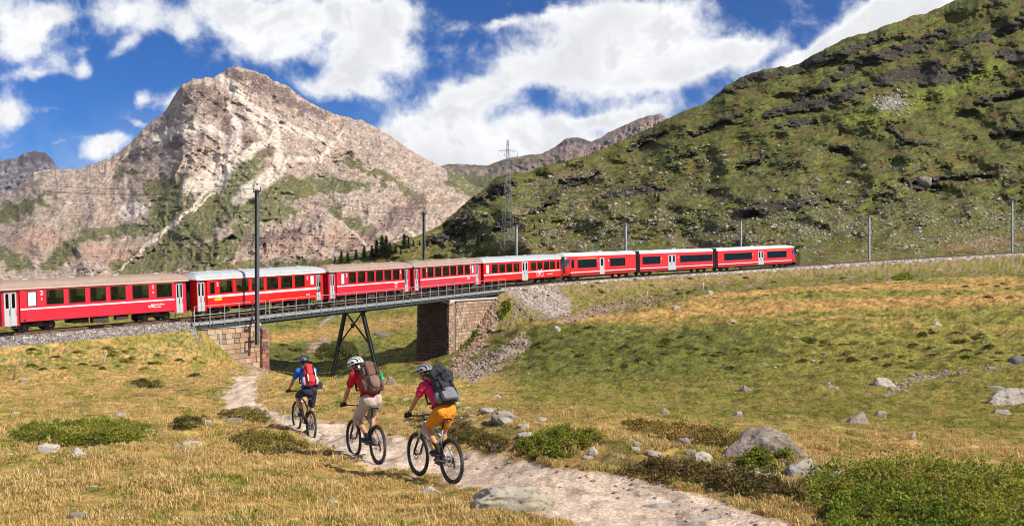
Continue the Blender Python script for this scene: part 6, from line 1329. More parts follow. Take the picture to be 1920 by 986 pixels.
def hd_of(a, b): return math.atan2(b[1]-a[1], b[0]-a[0])
def place(pxr, pyr, dr, pxf, pyf, wb):
    a = P(pxr, pyr, dr); d0 = dr; best = None
    for d in np.arange(dr+0.2, dr+1.4, 0.01):
        b = P(pxf, pyf, d); e = abs((b-a).length-wb)
        if best is None or e < best[0]: best = (e, b)
    b = best[1]; v = b-a; return a, math.atan2(v.y, v.x), math.asin(v.z/v.length)
# leftmost and farthest rider
a1, h1, p1 = place(583, 825, 20.4, 556, 806, 1.10)
bk1, P1, g1 = bike(a1, h1, p1, mat('black frame', (0.02, 0.02, 0.022), 0.3, coat=0.5), mat('white fork', (0.6, 0.6, 0.6), 0.4), 'black mountain bike of the rider in the blue shirt, farthest along the path', 1.10, radians(-82))
bpy.context.view_layer.update()
r1, J1 = rider(bk1, P1, g1, 'cyclist in a bright blue shirt and dark navy shorts riding ahead of the others', (0.20, 0, 1.10), (0.42, 0, 1.48), (0.50, 0, 1.60), (0.58, 0.02, 1.72), (0.9, 0.32, -0.22),
               fabric('bright blue jersey', (0.01, 0.13, 0.55)), fabric('navy shorts', (0.018, 0.022, 0.045)), 0.86, 0.55, (mat('navy helmet', (0.03, 0.035, 0.07), 0.3, coat=0.6), mat('helmet white', (0.62, 0.60, 0.60), 0.4)), 1.0, 1.0, BLKC, None, mat('navy helmet', (0.03, 0.035, 0.07), 0.3))
pr = fabric('red pack cloth', (0.62, 0.03, 0.035), 0.01); pg_ = fabric('grey pack panel', (0.50, 0.50, 0.52), 0.01)
k1, at1, R1 = pack(J1, (pr, pr, pg_, BLKC), 0.28, 0.46, 0.19, 'red rucksack with grey side panels on the back of the blue shirted cyclist', 'red')
m = MB(); m.bbox(at1(0.11, -0.10, 0.0), (0.02, 0.03, 0.26), 0.008, R1); m.bbox(at1(0.13, 0.085, -0.08), (0.02, 0.025, 0.18), 0.008, R1); m.build('reflective_panel', mat('pale reflective', (0.66, 0.64, 0.62), 0.4), k1)
q = capsules('camera_bag', [('x', J1['hip']+Vector((0.02, -0.24, 0.12)), (0.16, 0.15, 0.17), 0.04)], fabric('dark camera bag cloth', (0.03, 0.03, 0.04)), None, 0.01, 2); q.matrix_world = J1['M']; tag(q, 'small dark bag hanging at the right hip of the blue shirted cyclist', 'bag')
# middle rider
a2, h2, p2 = place(709, 870, 15.7, 664, 856, 1.13)
bk2, P2, g2 = bike(a2, h2, p2, mat('dark grey frame', (0.045, 0.045, 0.05), 0.35, coat=0.4), mat('black fork', (0.03, 0.03, 0.03), 0.4), 'dark mountain bike of the rider in beige shorts, middle of three', 1.13, radians(-20))
bpy.context.view_layer.update()
beige = fabric('beige cargo shorts', (0.50, 0.41, 0.34), 0.016)
r2, J2 = rider(bk2, P2, g2, 'cyclist in a red shirt, beige cargo shorts and white helmet between the other two', (0.24, 0, 1.10), (0.44, 0.03, 1.50), (0.52, 0.04, 1.63), (0.60, 0.13, 1.73), (0.75, 0.62, -0.28),
               fabric('red t-shirt', (0.60, 0.008, 0.022), 0.014), beige, 1.06, 0.62, (mat('white helmet', (0.70, 0.70, 0.70), 0.35, coat=0.5), mat('dark helmet liner', (0.05, 0.03, 0.035), 0.8)), 1.05, 1.03, BLKC, None, None, 0.04)
pbn = fabric('brown pack cloth', (0.15, 0.072, 0.052), 0.014)
k2, at2, R2 = pack(J2, (pbn, fabric('lighter brown pack cloth', (0.20, 0.12, 0.09), 0.01), pbn, BLKC), 0.33, 0.52, 0.24, 'large brown trekking rucksack on the back of the red shirted cyclist', 'brown')
m = MB(); m.lathe([(0, 0), (0.032, 0.0), (0.034, 0.02), (0.034, 0.13), (0.015, 0.16), (0.014, 0.185), (0, 0.186)], at2(0.0, -0.215, -0.06), J2['up'], 12); o = m.build('water_bottle', mat('green bottle', (0.02, 0.30, 0.12), 0.25)); o.matrix_world = J2['M']; tag(o, 'green topped bottle in the side pocket of the brown rucksack', 'water bottle')
m = MB(); m.add([J2['head']-J2['hd']*0.075+J2['hl']*sy*0.085-J2['hu']*0.02 for sy in (-1, 1)]+[J2['neck']+Vector((-0.075, sy*0.10, 0.03)) for sy in (1, -1)]+[J2['head']-J2['hd']*0.085+J2['hl']*sy*0.085-J2['hu']*0.02 for sy in (-1, 1)]+[J2['neck']+Vector((-0.09, sy*0.10, 0.03)) for sy in (1, -1)], [(0, 1, 2, 3), (7, 6, 5, 4), (0, 4, 5, 1), (1, 5, 6, 2), (2, 6, 7, 3), (3, 7, 4, 0)]); m.build('neck_cloth', mat('white sun cloth', (0.68, 0.68, 0.70), 0.85), r2)
# nearest rider
a3, h3, p3 = place(848, 907, 13.5, 785, 891, 1.08)
bk3, P3, g3 = bike(a3, h3, p3, mat('silver grey frame', (0.36, 0.36, 0.38), 0.3, 0.5, coat=0.4), mat('black fork', (0.03, 0.03, 0.03), 0.4), 'silver and black mountain bike of the rider in orange shorts, nearest of three', 1.08, radians(-35), mat('yellow bottle', (0.75, 0.42, 0.02), 0.35))
bpy.context.view_layer.update()
org = fabric('orange shorts', (0.80, 0.27, 0.008), 0.014)
r3, J3 = rider(bk3, P3, g3, 'cyclist in a pink shirt and orange shorts with a dark helmet, nearest on the path', (0.17, 0, 1.07), (0.40, 0.01, 1.42), (0.49, 0.03, 1.55), (0.58, 0.09, 1.67), (0.80, 0.55, -0.25),
               fabric('pink jersey', (0.68, 0.02, 0.10), 0.012), org, 0.70, 0.50, (mat('grey helmet', (0.30, 0.31, 0.33), 0.3, coat=0.6), mat('black helmet liner', (0.02, 0.02, 0.022), 0.7)), 0.95, 1.08, BLKC, None, mat('black visor', (0.02, 0.02, 0.02), 0.4), 0.03)
m = MB(); capsules('shirt_hem', [('c', [J3['hip']+J3['up']*0.10, J3['hip']+J3['up']*0.015], [0.150*0.95*1.1, 0.158*0.95*1.1], 0.88, J3['fw'])], org, r3, 0.012, 2)
pk = fabric('black pack cloth', (0.022, 0.023, 0.03), 0.016); pg3 = fabric('grey pack cloth', (0.17, 0.175, 0.19), 0.012)
k3, at3, R3_ = pack(J3, (pk, pg3, pg3, BLKC), 0.33, 0.40, 0.22, 'black and grey rucksack with a rolled jacket on top, worn over the pink shirt', 'black')
capsules('rolled_jacket', [('c', [at3(0.02, -0.12, 0.30), at3(0.05, 0.0, 0.36), at3(0.02, 0.10, 0.31)], [0.075, 0.10, 0.07]), ('b', at3(0.10, -0.06, 0.18), (0.08, 0.11, 0.14))], pk, k3, 0.011, 3)
capsules('top_pouch', [('x', at3(0.11, 0.03, -0.13), (0.10, 0.26, 0.15), 0.04, R3_)], pg3, k3, 0.011, 2)
# ------------------------------------------------------------------ rocks
def ico(sub): 
    bm = bmesh.new(); bmesh.ops.create_icosphere(bm, subdivisions=sub, radius=1.0); bm.verts.ensure_lookup_table(); v = np.array([x.co for x in bm.verts]); f = [[q.index for q in p.verts] for p in bm.faces]; bm.free(); return v, f
ICO = {k: ico(k) for k in (1, 2, 3, 4, 5)}
def rock_verts(sub, seed, sx, sy, sz, rough=0.25, facets=9):
    v, f = ICO[sub]; rr = np.random.default_rng(seed); v = np.sign(v)*np.abs(v)**0.62; v = v/np.maximum(np.linalg.norm(v, axis=1)**0.5, 0.1)[:, None]
    nrm = rr.normal(size=(facets, 3)); nrm[:, 2] = np.abs(nrm[:, 2])*1.1+0.1; nrm /= np.linalg.norm(nrm, axis=1)[:, None]; dist = rr.uniform(0.52, 0.92, facets)
    for n, d in zip(nrm, dist): t = v @ n; k = np.maximum(t-d, 0); v -= k[:, None]*n*0.92
    n1 = fbm(v[:, 0]*1.6+seed, v[:, 1]*1.6+v[:, 2]*1.3, 5, seed, 0.55); n2 = fbm(v[:, 0]*6+seed, v[:, 1]*6+v[:, 2]*5, 3, seed+5) if sub > 3 else 0
    v = v*(1+rough*n1*0.55+rough*0.22*n2)[:, None]; return v*np.array([sx, sy, sz]), f
def rock_mat(name, c, lich=(0.40, 0.42, 0.12), la=0.0, dark=(0.09, 0.078, 0.07), sc=3.0):
    m = bpy.data.materials.new(name); m.use_nodes = True; t = NT(m.node_tree); b = t.n['Principled BSDF']; b.inputs['Roughness'].default_value = 0.92; b.inputs['Specular IOR Level'].default_value = 0.2
    co = t.add('ShaderNodeTexCoord').outputs['Object']; n = t.noise(co, sc, 8, 0.7); col = t.mix(t.ramp(n, 0.35, 0.7), (*c, 1), (c[0]*0.6, c[1]*0.58, c[2]*0.58, 1))
    col = t.mix(t.ramp(t.noise(co, sc*4, 6, 0.75), 0.54, 0.66), col, (*dark, 1)); col = t.mix(t.math('MULTIPLY', t.ramp(t.noise(co, sc*5, 6, 0.7, 0.4), 0.52, 0.64), la), col, (*lich, 1)); t.link(col, b.inputs['Base Color'])
    bp = t.add('ShaderNodeBump'); bp.inputs['Strength'].default_value = 1; bp.inputs['Distance'].default_value = 0.02; t.link(t.noise(co, sc*5, 9, 0.75), bp.inputs['Height']); t.link(bp.outputs[0], b.inputs['Normal']); return m
M_rk = [rock_mat('grey granite', (0.34, 0.285, 0.24)), rock_mat('pale granite', (0.46, 0.41, 0.355)), rock_mat('lichen granite', (0.48, 0.42, 0.345), la=0.6), rock_mat('pinkish granite', (0.37, 0.26, 0.195)), rock_mat('dark schist', (0.20, 0.18, 0.17))]
def rock(name, p, w, h, dp, seed, mi, label=None, group=None, sub=4, sink=0.35, rz=None, cat='rock', facets=9, rough=0.25):
    v, f = rock_verts(sub, seed, w/2, dp/2, h*0.72, rough, facets); m = MB(); m.add([tuple(q) for q in v], f, True); o = m.build(name, M_rk[mi], None, (p.x, p.y, p.z+h*(0.5-sink))); o.rotation_euler = (0, 0, rz if rz is not None else (seed*1.7) % 6.28)
    return tag(o, label, cat, group)
def rock_px(name, px, py, wpx, hpx, seed, mi, label, depth=1.0, sub=4, dmin=4, **k):
    """py is where the rock meets the ground"""
    p = ground_at(px, py, dmin); s = p.y/F; w = wpx*s; h = hpx*s; p = Vector((p.x, p.y+w*depth*0.3, p.z)); return rock(name, p, w*1.1, h*1.3, w*depth, seed, mi, label, sub=sub, rz=k.pop('rz', 0.0), **k)
rock_px('boulder', 962, 955, 155, 36, 12, 2, 'large flat lichen spotted boulder at the near edge of the path', 0.75, 5, rz=0.15, facets=6, rough=0.2, sink=0.45)
rock_px('boulder', 1442, 858, 136, 50, 21, 0, 'big grey boulder above the dark heath right of the path', 0.8, 5, facets=11)
rock_px('boulder', 1510, 890, 62, 26, 23, 1, 'pale angular rock between the big boulder and the large juniper', 0.7)
rock_px('boulder', 1572, 895, 30, 18, 24, 1, 'small pale rock touching the left tip of the large juniper', 0.8)
rock_px('boulder', 1900, 758, 78, 32, 31, 1, 'broad pale slab at the right edge of the meadow', 0.7, 5)
rock_px('boulder', 1877, 733, 38, 10, 32, 0, 'low flat rock just behind the broad pale slab at the right edge', 0.8)
rock_px('boulder', 1880, 777, 34, 11, 34, 0, 'low rock just in front of the broad pale slab at the right edge', 0.8)
rock_px('boulder', 1912, 680, 36, 16, 36, 4, 'dark rock at the right photo edge by the thin trodden line', 0.8)
rock_px('boulder', 1664, 725, 46, 15, 41, 1, 'flat pale rock in the middle of the right meadow beside the small ditch', 0.8)
rock_px('boulder', 1614, 795, 42, 19, 42, 0, 'grey wedge shaped rock in the meadow above the large juniper', 0.8)
rock_px('boulder', 1652, 781, 22, 13, 43, 0, 'small round rock just right of the grey wedge rock', 0.8)
rock_px('boulder', 1712, 822, 14, 11, 44, 1, 'small pale rock alone in the meadow above the large juniper', 0.8)
rock_px('boulder', 1562, 729, 22, 6, 45, 1, 'thin pale stone left of the flat pale rock in the meadow', 0.8)
rock_px('boulder', 1399, 732, 24, 8, 46, 0, 'low grey stone alone at the left of the right meadow', 0.8)
rock_px('boulder', 1384, 781, 18, 10, 47, 1, 'small upright pale stone left of the wedge rock', 0.8)
rock_px('boulder', 1757, 610, 22, 7, 48, 1, 'pale stone on the orange grass band far right', 0.8)
rock_px('boulder', 1748, 654, 12, 6, 49, 1, 'tiny pale stone below the orange grass band far right', 0.8)
rock_px('boulder', 1270, 580, 16, 6, 50, 1, 'pale stone on the orange grass near the embankment foot', 0.8)
rock_px('boulder', 1043, 620, 16, 8, 51, 1, 'whitish rock at the left end of the orange grass band', 0.8)
rock_px('boulder', 1330, 551, 14, 7, 52, 1, 'pale block beside the short post below the embankment', 0.8)
rock_px('boulder', 946, 788, 46, 18, 53, 0, 'long grey rock at the left of the heath strip right of the cyclists', 0.7, 4)
rock_px('boulder', 930, 745, 16, 6, 54, 1, 'pale stone in the grass right of the cyclist in orange shorts', 0.8)
rock_px('boulder', 733, 722, 20, 15, 55, 3, 'rounded orange brown rock to the right of the brown rucksack', 0.8, dmin=20)
rock_px('boulder', 716, 630, 26, 9, 56, 4, 'dark rocks beyond the trestle in the valley grass', 0.8, dmin=60)
rock_px('boulder', 1320, 866, 38, 18, 57, 2, 'lichen covered rock left of the big grey boulder in the heath', 0.8)
rock_px('boulder', 1286, 835, 28, 14, 58, 0, 'grey pointed rock above the lichen rock in the heath', 0.8)
rock_px('boulder', 1113, 852, 18, 14, 59, 1, 'upright pale rock right of the round juniper', 0.8)
rock_px('boulder', 1150, 808, 12, 6, 60, 1, 'small pale stone above the round juniper', 0.8)
rock_px('boulder', 1248, 776, 18, 12, 61, 0, 'pair of stones at the near edge of the right meadow', 0.8)
rock_px('boulder', 86, 848, 38, 15, 71, 1, 'pale flat rock just below the left juniper mat', 0.8)
rock_px('boulder', 146, 860, 34, 20, 72, 1, 'pale tilted slab below the left juniper mat', 0.5, rz=0.5)
rock_px('boulder', 358, 835, 34, 9, 73, 2, 'long lichen rock between the two left juniper mats', 0.8)
rock_px('boulder', 440, 790, 34, 7, 74, 0, 'flat grey rock above the golden shrub left of the path', 0.8)
rock_px('boulder', 386, 795, 18, 10, 75, 1, 'small pale rock left of the golden shrub', 0.8)
rock_px('boulder', 276, 812, 24, 8, 76, 0, 'grey rock at the right end of the left juniper mat', 0.8)
rock_px('boulder', 140, 970, 34, 12, 77, 0, 'low grey rock in the near grass at bottom left', 0.8)
rock_px('boulder', 45, 715, 20, 6, 78, 1, 'pale stone at the left edge on the golden slope', 0.8)
rock_px('boulder', 800, 926, 32, 13, 79, 1, 'pale stone in the grass below the front wheel of the nearest bike', 0.8)
rock_px('boulder', 12, 857, 18, 7, 80, 1, 'small pale rock at the far left below the juniper mat', 0.8)
rock_px('boulder', 235, 912, 22, 8, 81, 1, 'pinkish stone in the near golden grass', 0.8)
rock_px('boulder', 545, 842, 26, 8, 82, 0, 'flat stone at the left path edge beside the blue rider', 0.8)
# pale rocks by the foot of the left abutment and beside it
for i, (px, py, w) in enumerate(((470, 668, 10), (446, 672, 9), (492, 690, 9), (511, 690, 8), (480, 684, 11), (455, 683, 8))):
    rock_px('rubble_stone', px, py, w, w*0.6, 90+i, 3 if i % 2 else 1, 'rubble stone lying at the foot of the left abutment', 0.9, 2, group='rubble stones at the foot of the left abutment')
# slabs set in the path
rock_px('boulder', 1255, 952, 95, 8, 110, 1, 'broad worn slab set in the path at bottom right', 0.5, 4, sink=0.55, rough=0.12)
rock_px('boulder', 1330, 975, 90, 6, 111, 1, 'long low slab at the lower right edge of the path', 0.4, 4, sink=0.55, rough=0.12)
def zone(px, py):
    L = [(60, 'left photo edge'), (240, 'long flank of the leftmost coach'), (480, 'tall near mast'), (660, 'steel trestle'), (800, 'shaded abutment'), (930, 'stone wing wall'), (1050, 'bicycle coach'), (1190, 'first railcar section'), (1340, 'middle railcar section'), (1500, 'last railcar section'), (1640, 'lone pale mast'), (1800, 'track right of the lone mast'), (9999, 'right photo edge')]
    return next(n for x, n in L if px < x)
CW = {'grey granite': 'grey', 'pale granite': 'pale', 'lichen granite': 'lichen spotted', 'pinkish granite': 'pinkish', 'dark schist': 'dark', 'juniper sprays': 'green', 'dark heath leaves and gap shade': 'dark', 'golden heath leaves': 'golden'}
def size_word(w): return 'tiny' if w < 6 else 'small' if w < 10 else 'medium' if w < 16 else 'large'
def near_zone(px, py):
    L = [(120, 'bottom left corner'), (300, 'left juniper mat'), (430, 'small dark juniper'), (560, 'golden shrubs by the path'), (680, 'blue shirted cyclist'), (780, 'red shirted cyclist'), (880, 'cyclist in orange shorts'), (1000, 'lichen spotted path boulder'), (1130, 'round bright juniper'), (1260, 'worn path slab'), (1370, 'lichen covered heath rock'), (1480, 'big grey boulder'), (1600, 'pale angular rock'), (1750, 'flat pale meadow rock'), (9999, 'broad pale slab')]
    return next(n for x, n in L if px < x)
def rocks_group(n, name, region, wr, mis, label, group, seed, sub=2, cat='stone', dmin=4):
    r = random.Random(seed); k = 0; tries = 0; ms = []
    for i in range(10):
        v, f = rock_verts(sub, seed+i, 0.5, r.uniform(0.35, 0.6), r.uniform(0.2, 0.36), 0.3, 8); m = MB(); m.add([tuple(q) for q in v], f, sub > 2); ms.append(m.mesh(name, M_rk[r.choice(mis)]))
    while k < n and tries < n*30:
        tries += 1; px, py = region(r)
        if px is None: continue
        p = ground_at(px, py, dmin); s = p.y/F*r.uniform(*wr)*(0.5+r.random()**2*1.0)
        o = link_mesh(name, r.choice(ms)); o.location = (p.x, p.y, p.z+s*0.08); o.scale = (s, s, s*r.uniform(0.7, 1.1)); o.rotation_euler = (r.uniform(-.2, .2), r.uniform(-.2, .2), r.uniform(0, 6.3)); tag(o, '%s %s %s near the %s' % (size_word(s/p.y*F), CW.get(o.data.materials[0].name, 'grey'), label, near_zone(px, py)), cat, group); k += 1
def strip(pts, w):
    def f(r):
        i = r.randrange(len(pts)-1); t = r.random(); a, b = pts[i], pts[i+1]; return a[0]+(b[0]-a[0])*t+r.gauss(0, w*0.3), a[1]+(b[1]-a[1])*t+r.gauss(0, w)
    return f
rocks_group(95, 'heath_stone', strip([(740,780),(860,775),(950,790),(1060,810),(1180,830),(1300,850),(1420,880),(1520,900)], 18), (9, 26), [0, 1, 2], 'stone in the heath strip', 'stones of the heath strip above the path', 200)
rocks_group(60, 'path_stone', strip([(880,860),(1000,880),(1100,900),(1230,930),(1330,950),(1440,975)], 16), (5, 13), [1, 3, 0], 'loose stone on the gravel path', 'loose stones of the gravel path', 230)
rocks_group(55, 'turf_stone', lambda r: (r.uniform(20, 640), r.uniform(770, 970)), (7, 20), [1, 2, 0], 'stone in the golden turf', 'stones in the turf left of the path', 260)
rocks_group(60, 'meadow_stone', lambda r: (r.uniform(880, 1920), 600+r.random()*190), (4, 13), [1, 0, 0], 'stone in the right meadow', 'stones scattered in the right hand meadow', 290, dmin=18)
rocks_group(24, 'turf_edge_stone', strip([(480,775),(520,790),(600,812),(640,850),(700,880)], 8), (7, 16), [1, 0, 2], 'stone at the left path edge', 'stones at the left edge of the path', 310)
# rubble cones: thousands of blocks nobody could count
def debris(name, n, region, wr, mi, seed, where='g', lift=0.1):
    r = random.Random(seed); V = []; Fc = []; base = 0; pool = [rock_verts(1, seed+i, 0.5, 0.42, 0.30, 0.3, 5) for i in range(8)]
    for _ in range(n):
        px, py = region(r)
        if px is None: continue
        p = ground_at(px, py, 20) if where == 'g' else hill_at(px, py); s = p.y/F*r.uniform(*wr)*(0.5+r.random()**3*1.3); v, f = pool[r.randrange(8)]; a = r.uniform(0, 6.3); c_, s_ = cos(a), sin(a)
        q = np.stack([v[:, 0]*c_-v[:, 1]*s_, v[:, 0]*s_+v[:, 1]*c_, v[:, 2]*r.uniform(0.7, 1.4)], 1)*s+np.array([p.x, p.y, p.z+s*lift]); V.append(q); Fc += [[i+base for i in g] for g in f]; base += len(v)
    V = np.concatenate(V); me = bpy.data.meshes.new(name); me.from_pydata(V.tolist(), [], Fc); me.materials.append(M_rk[mi]); return tag(link_mesh(name, me), kind='stuff')
debris('rubble', 900, strip([(930,575),(910,610),(890,650),(850,690)], 12), (4, 8), 3, 401)
debris('rubble', 500, strip([(985,640),(950,665),(905,690),(880,705)], 10), (3, 8), 3, 402); debris('rubble', 350, strip([(985,640),(950,665),(905,690),(880,705)], 11), (4, 8), 0, 406)
debris('rubble', 900, lambda r: (r.uniform(960, 1062), r.uniform(536, 598)), (2.5, 5), 0, 403)
debris('rubble', 350, strip([(1060,600),(1120,580),(1180,568),(1250,560)], 5), (3, 6), 3, 404)
debris('rubble', 160, strip([(1660,740),(1700,715),(1770,700),(1900,690)], 4), (4, 9), 0, 405)
# boulders on the hillside: the largest single, the rest as scree
rh = random.Random(5)
def hill_region(r):
    py = 250+r.random()**0.6*225; px = r.uniform(830, 1920); k = int(np.clip(np.interp(px, [h[0] for h in HSKY], range(len(HSKY))), 0, len(HSKY)-1)); ys = np.interp(px, [h[0] for h in HSKY], [h[1] for h in HSKY])
    if py < ys+8 or fbm(np.array([px/70.]), np.array([py/34.]), 3, 326)[0] < -0.25: return None, None
    return px, py
hm = []
for i in range(12):
    v, f = rock_verts(2, 700+i, 0.5, 0.45, 0.32, 0.32, 9); m = MB(); m.add([tuple(q) for q in v], f); hm.append(m.mesh('hillside_boulder', M_rk[[0, 1, 0, 3, 4, 0][i % 6]]))
k = 0
while k < 240:
    px, py = hill_region(rh)
    if px is None: continue
    p = hill_at(px, py); s = p.y/F*rh.uniform(5, 13); o = link_mesh('hillside_boulder', rh.choice(hm)); o.location = p+Vector((0, 0, s*0.05)); o.scale = (s, s, s*rh.uniform(0.6, 1.1)); o.rotation_euler = (rh.uniform(-.3, .3), rh.uniform(-.3, .3), rh.uniform(0, 6.3)); tag(o, '%s %s boulder %s the hillside above the %s' % (size_word(s/p.y*F), CW.get(o.data.materials[0].name, 'grey'), 'high on' if py < 330 else 'halfway up' if py < 400 else 'low on', zone(px, py)), 'boulder', 'boulders scattered over the hillside'); k += 1
p = hill_at(1733, 343); s = p.y/F; rock('hillside_boulder', p, 46*s, 18*s, 24*s, 891, 0, 'large pale boulder alone in the middle of the right hillside', None, 4, cat='boulder')
debris('scree', 4200, hill_region, (2.0, 5.5), 0, 410, 'h')
debris('scree', 500, lambda r: (r.gauss(1672, 17), r.gauss(195, 9)), (3, 7), 1, 411, 'h')
debris('scree', 1500, lambda r: (r.uniform(1000, 1920), r.gauss(425, 22)), (2.5, 6), 1, 412, 'h')

# ------------------------------------------------------------------ plants
def leaf_mat(name, c1, c2, trans=0.25):
    m = bpy.data.materials.new(name); m.use_nodes = True; t = NT(m.node_tree); b = t.n['Principled BSDF']; b.inputs['Roughness'].default_value = 0.7; b.inputs['Specular IOR Level'].default_value = 0.25
    co = t.add('ShaderNodeTexCoord').outputs['Object']; n = t.noise(co, 1.4, 3, 0.6); n2 = t.add('ShaderNodeTexWhiteNoise'); g = t.add('ShaderNodeNewGeometry'); t.link(g.outputs['Random Per Island'], n2.inputs['Vector']) if 'Random Per Island' in g.outputs else None
    col = t.mix(t.ramp(n, 0.35, 0.65), (*c1, 1), (*c2, 1)); rnd = g.outputs['Random Per Island']; cc = t.add('ShaderNodeCombineColor'); f = t.ramp(rnd, 0, 1, 0.55, 1.45, False); [t.link(f, cc.inputs[i]) for i in range(3)]
    col = t.mix(1.0, col, cc.outputs[0], 'MULTIPLY'); t.link(col, b.inputs['Base Color']); tr = t.add('ShaderNodeBsdfTranslucent'); t.link(col, tr.inputs[0]); mx = t.add('ShaderNodeMixShader'); mx.inputs[0].default_value = trans; t.link(b.outputs[0], mx.inputs[1]); t.link(tr.outputs[0], mx.inputs[2]); o = [n for n in t.n if n.type == 'OUTPUT_MATERIAL'][0]; t.link(mx.outputs[0], o.inputs[0]); return m
M_jun = leaf_mat('juniper sprays', (0.18, 0.27, 0.025), (0.34, 0.35, 0.042), 0.4); M_gold = leaf_mat('golden heath leaves', (0.34, 0.27, 0.05), (0.25, 0.25, 0.045), 0.4); M_redl = leaf_mat('russet leaves', (0.28, 0.09, 0.03), (0.20, 0.13, 0.03)); M_dkl = leaf_mat('dark heath leaves and gap shade', (0.09, 0.105, 0.024), (0.15, 0.125, 0.04), 0.3); M_twig = mat('twig wood', (0.11, 0.07, 0.045), 0.9, nscale=9, namt=0.3)
M_con = leaf_mat('conifer needles', (0.045, 0.07, 0.022), (0.075, 0.095, 0.03), 0.1)
def shrub(px_poly, n, hh, leaf, label, mt, cat='shrub', seed=0, russet=0.06, name='juniper_shrub', dmin=4, spray=1.0, group=None):
    """low spreading shrub: woody base and many small upright sprays over a lumpy mound; outline given where it grows"""
    r = np.random.default_rng(seed+50); xs = [p[0] for p in px_poly]; ys = [p[1] for p in px_poly]; pts = []
    need = n; q = []
    while len(q) < need:
        a = np.stack([r.uniform(min(xs), max(xs), need*3), r.uniform(min(ys), max(ys), need*3)], 1); wob = 8*fbm(a[:, 0]/14, a[:, 1]/9, 3, seed); sd = poly_sd(a[:, 0], a[:, 1], px_poly)+wob*0.7; m = sd > 0
        q += list(zip(a[m][:, 0], a[m][:, 1], sd[m]))
    q = q[:need]; V = []; col = []
    ctr = ground_at(sum(xs)/len(xs), sum(ys)/len(ys), dmin); root = empty(name, ctr, 0, label, cat, group)
    P0 = []; H0 = []
    for (x, y, sd) in q:
        g = ground_at(x, y, dmin); e = min(1, sd/14.0); P0.append(g); H0.append(hh*e**0.5)
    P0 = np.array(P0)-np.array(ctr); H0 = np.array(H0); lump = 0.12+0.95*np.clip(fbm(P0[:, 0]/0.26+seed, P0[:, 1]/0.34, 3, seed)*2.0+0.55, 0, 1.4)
    P0 += r.normal(size=P0.shape)*np.array([0.03, 0.05, 0])*spray
    hz = H0*lump*r.uniform(0.45, 1.0, len(q)); base = P0.copy(); base[:, 2] += hz
    vs = []; fs = []; mi = []
    K = 5
    for k in range(K):
        ang = r.uniform(0, 2*np.pi, len(q)); til = r.uniform(0.3, 1.45, len(q)); L = leaf*r.uniform(0.5, 1.1, len(q)); d = np.stack([np.cos(ang)*np.sin(til), np.sin(ang)*np.sin(til), np.cos(til)], 1); s = np.stack([-np.sin(ang), np.cos(ang), np.zeros(len(q))], 1)
        w = L*0.38; a0 = base-s*w[:, None]*0.5; a1 = base+s*w[:, None]*0.5; mid = base+d*L[:, None]*0.55; a2 = mid+s*w[:, None]*0.5; a3 = mid-s*w[:, None]*0.5; tip = base+d*L[:, None]; tip[:, 2] -= 0.1*L
        o = len(vs)*1; arr = np.stack([a0, a1, a2, tip, a3], 1).reshape(-1, 3); vs.append(arr)
    V = np.concatenate(vs); nq = len(V)//5; idx = np.arange(nq)*5; F5 = np.stack([idx, idx+1, idx+2, idx+3, idx+4], 1)
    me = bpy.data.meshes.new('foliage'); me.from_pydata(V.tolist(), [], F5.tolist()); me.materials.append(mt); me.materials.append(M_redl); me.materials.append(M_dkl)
    rn = r.random(nq); lw_ = np.tile(lump, K)[:nq]; mm = np.where(rn < russet, 1, np.where((rn > 0.88)|(lw_ < 0.35), 2, 0)).astype(np.int32); me.polygons.foreach_set('material_index', mm); me.update(); link_mesh('foliage', me, root)  # low gaps between lumps get dark leaves: shade put into the colour
    m = MB(); rr = random.Random(seed)
    for i in range(min(90, n//20)):
        j = rr.randrange(len(q)); b = Vector(P0[j]); m.tube([b-Vector((0, 0, 0.03)), b+Vector((rr.uniform(-.08, .08), rr.uniform(-.08, .08), hz[j]*0.6)), b+Vector((rr.uniform(-.16, .16), rr.uniform(-.16, .16), hz[j]+0.02))], [0.008, 0.006, 0.003], 4)
    tag(m.build('twigs', M_twig, root), kind='stuff'); return root
shrub([(1500,905),(1560,892),(1620,880),(1700,868),(1780,876),(1860,884),(1935,900),(1990,1000),(1990,1100),(1560,1100),(1545,985),(1520,955)], 17000, 0.22, 0.042, 'large dense green juniper covering the bottom right corner', M_jun, 'juniper', 1, 0.05)
shrub([(10,815),(60,795),(160,788),(250,790),(285,800),(290,815),(230,832),(130,838),(50,832)], 8000, 0.12, 0.042, 'wide low juniper mat left of the path', M_jun, 'juniper', 2, 0.07)
shrub([(970,845),(985,825),(1040,808),(1110,812),(1130,825),(1090,845),(1050,862),(1000,858)], 5500, 0.16, 0.040, 'round bright green juniper right of the nearest bike', M_jun, 'juniper', 3, 0.12)
shrub([(310,802),(345,785),(385,783),(390,795),(350,808)], 1200, 0.16, 0.05, 'small dark juniper between the left mat and the golden shrub', M_dkl, 'juniper', 4, 0.08)
shrub([(408,772),(450,765),(480,768),(508,782),(500,794),(470,788),(420,782)], 2000, 0.14, 0.05, 'low golden green cushion at the bend of the path', M_gold, 'heath shrub', 5, 0.12, name='heath_shrub')
shrub([(430,820),(470,808),(530,818),(575,832),(580,848),(520,855),(450,848)], 2600, 0.16, 0.05, 'golden heath shrub left of the path beside the blue rider', M_gold, 'heath shrub', 6, 0.15, name='heath_shrub')
shrub([(1390,862),(1420,850),(1480,850),(1490,868),(1440,880),(1395,878)], 1800, 0.14, 0.045, 'green shrub growing over the foot of the big grey boulder', M_jun, 'juniper', 7, 0.1)
shrub([(245,715),(270,711),(310,718),(300,728),(260,724)], 700, 0.22, 0.10, 'small dark cushion on the golden slope left of the path', M_dkl, 'heath shrub', 8, 0.1, name='heath_shrub', dmin=20)
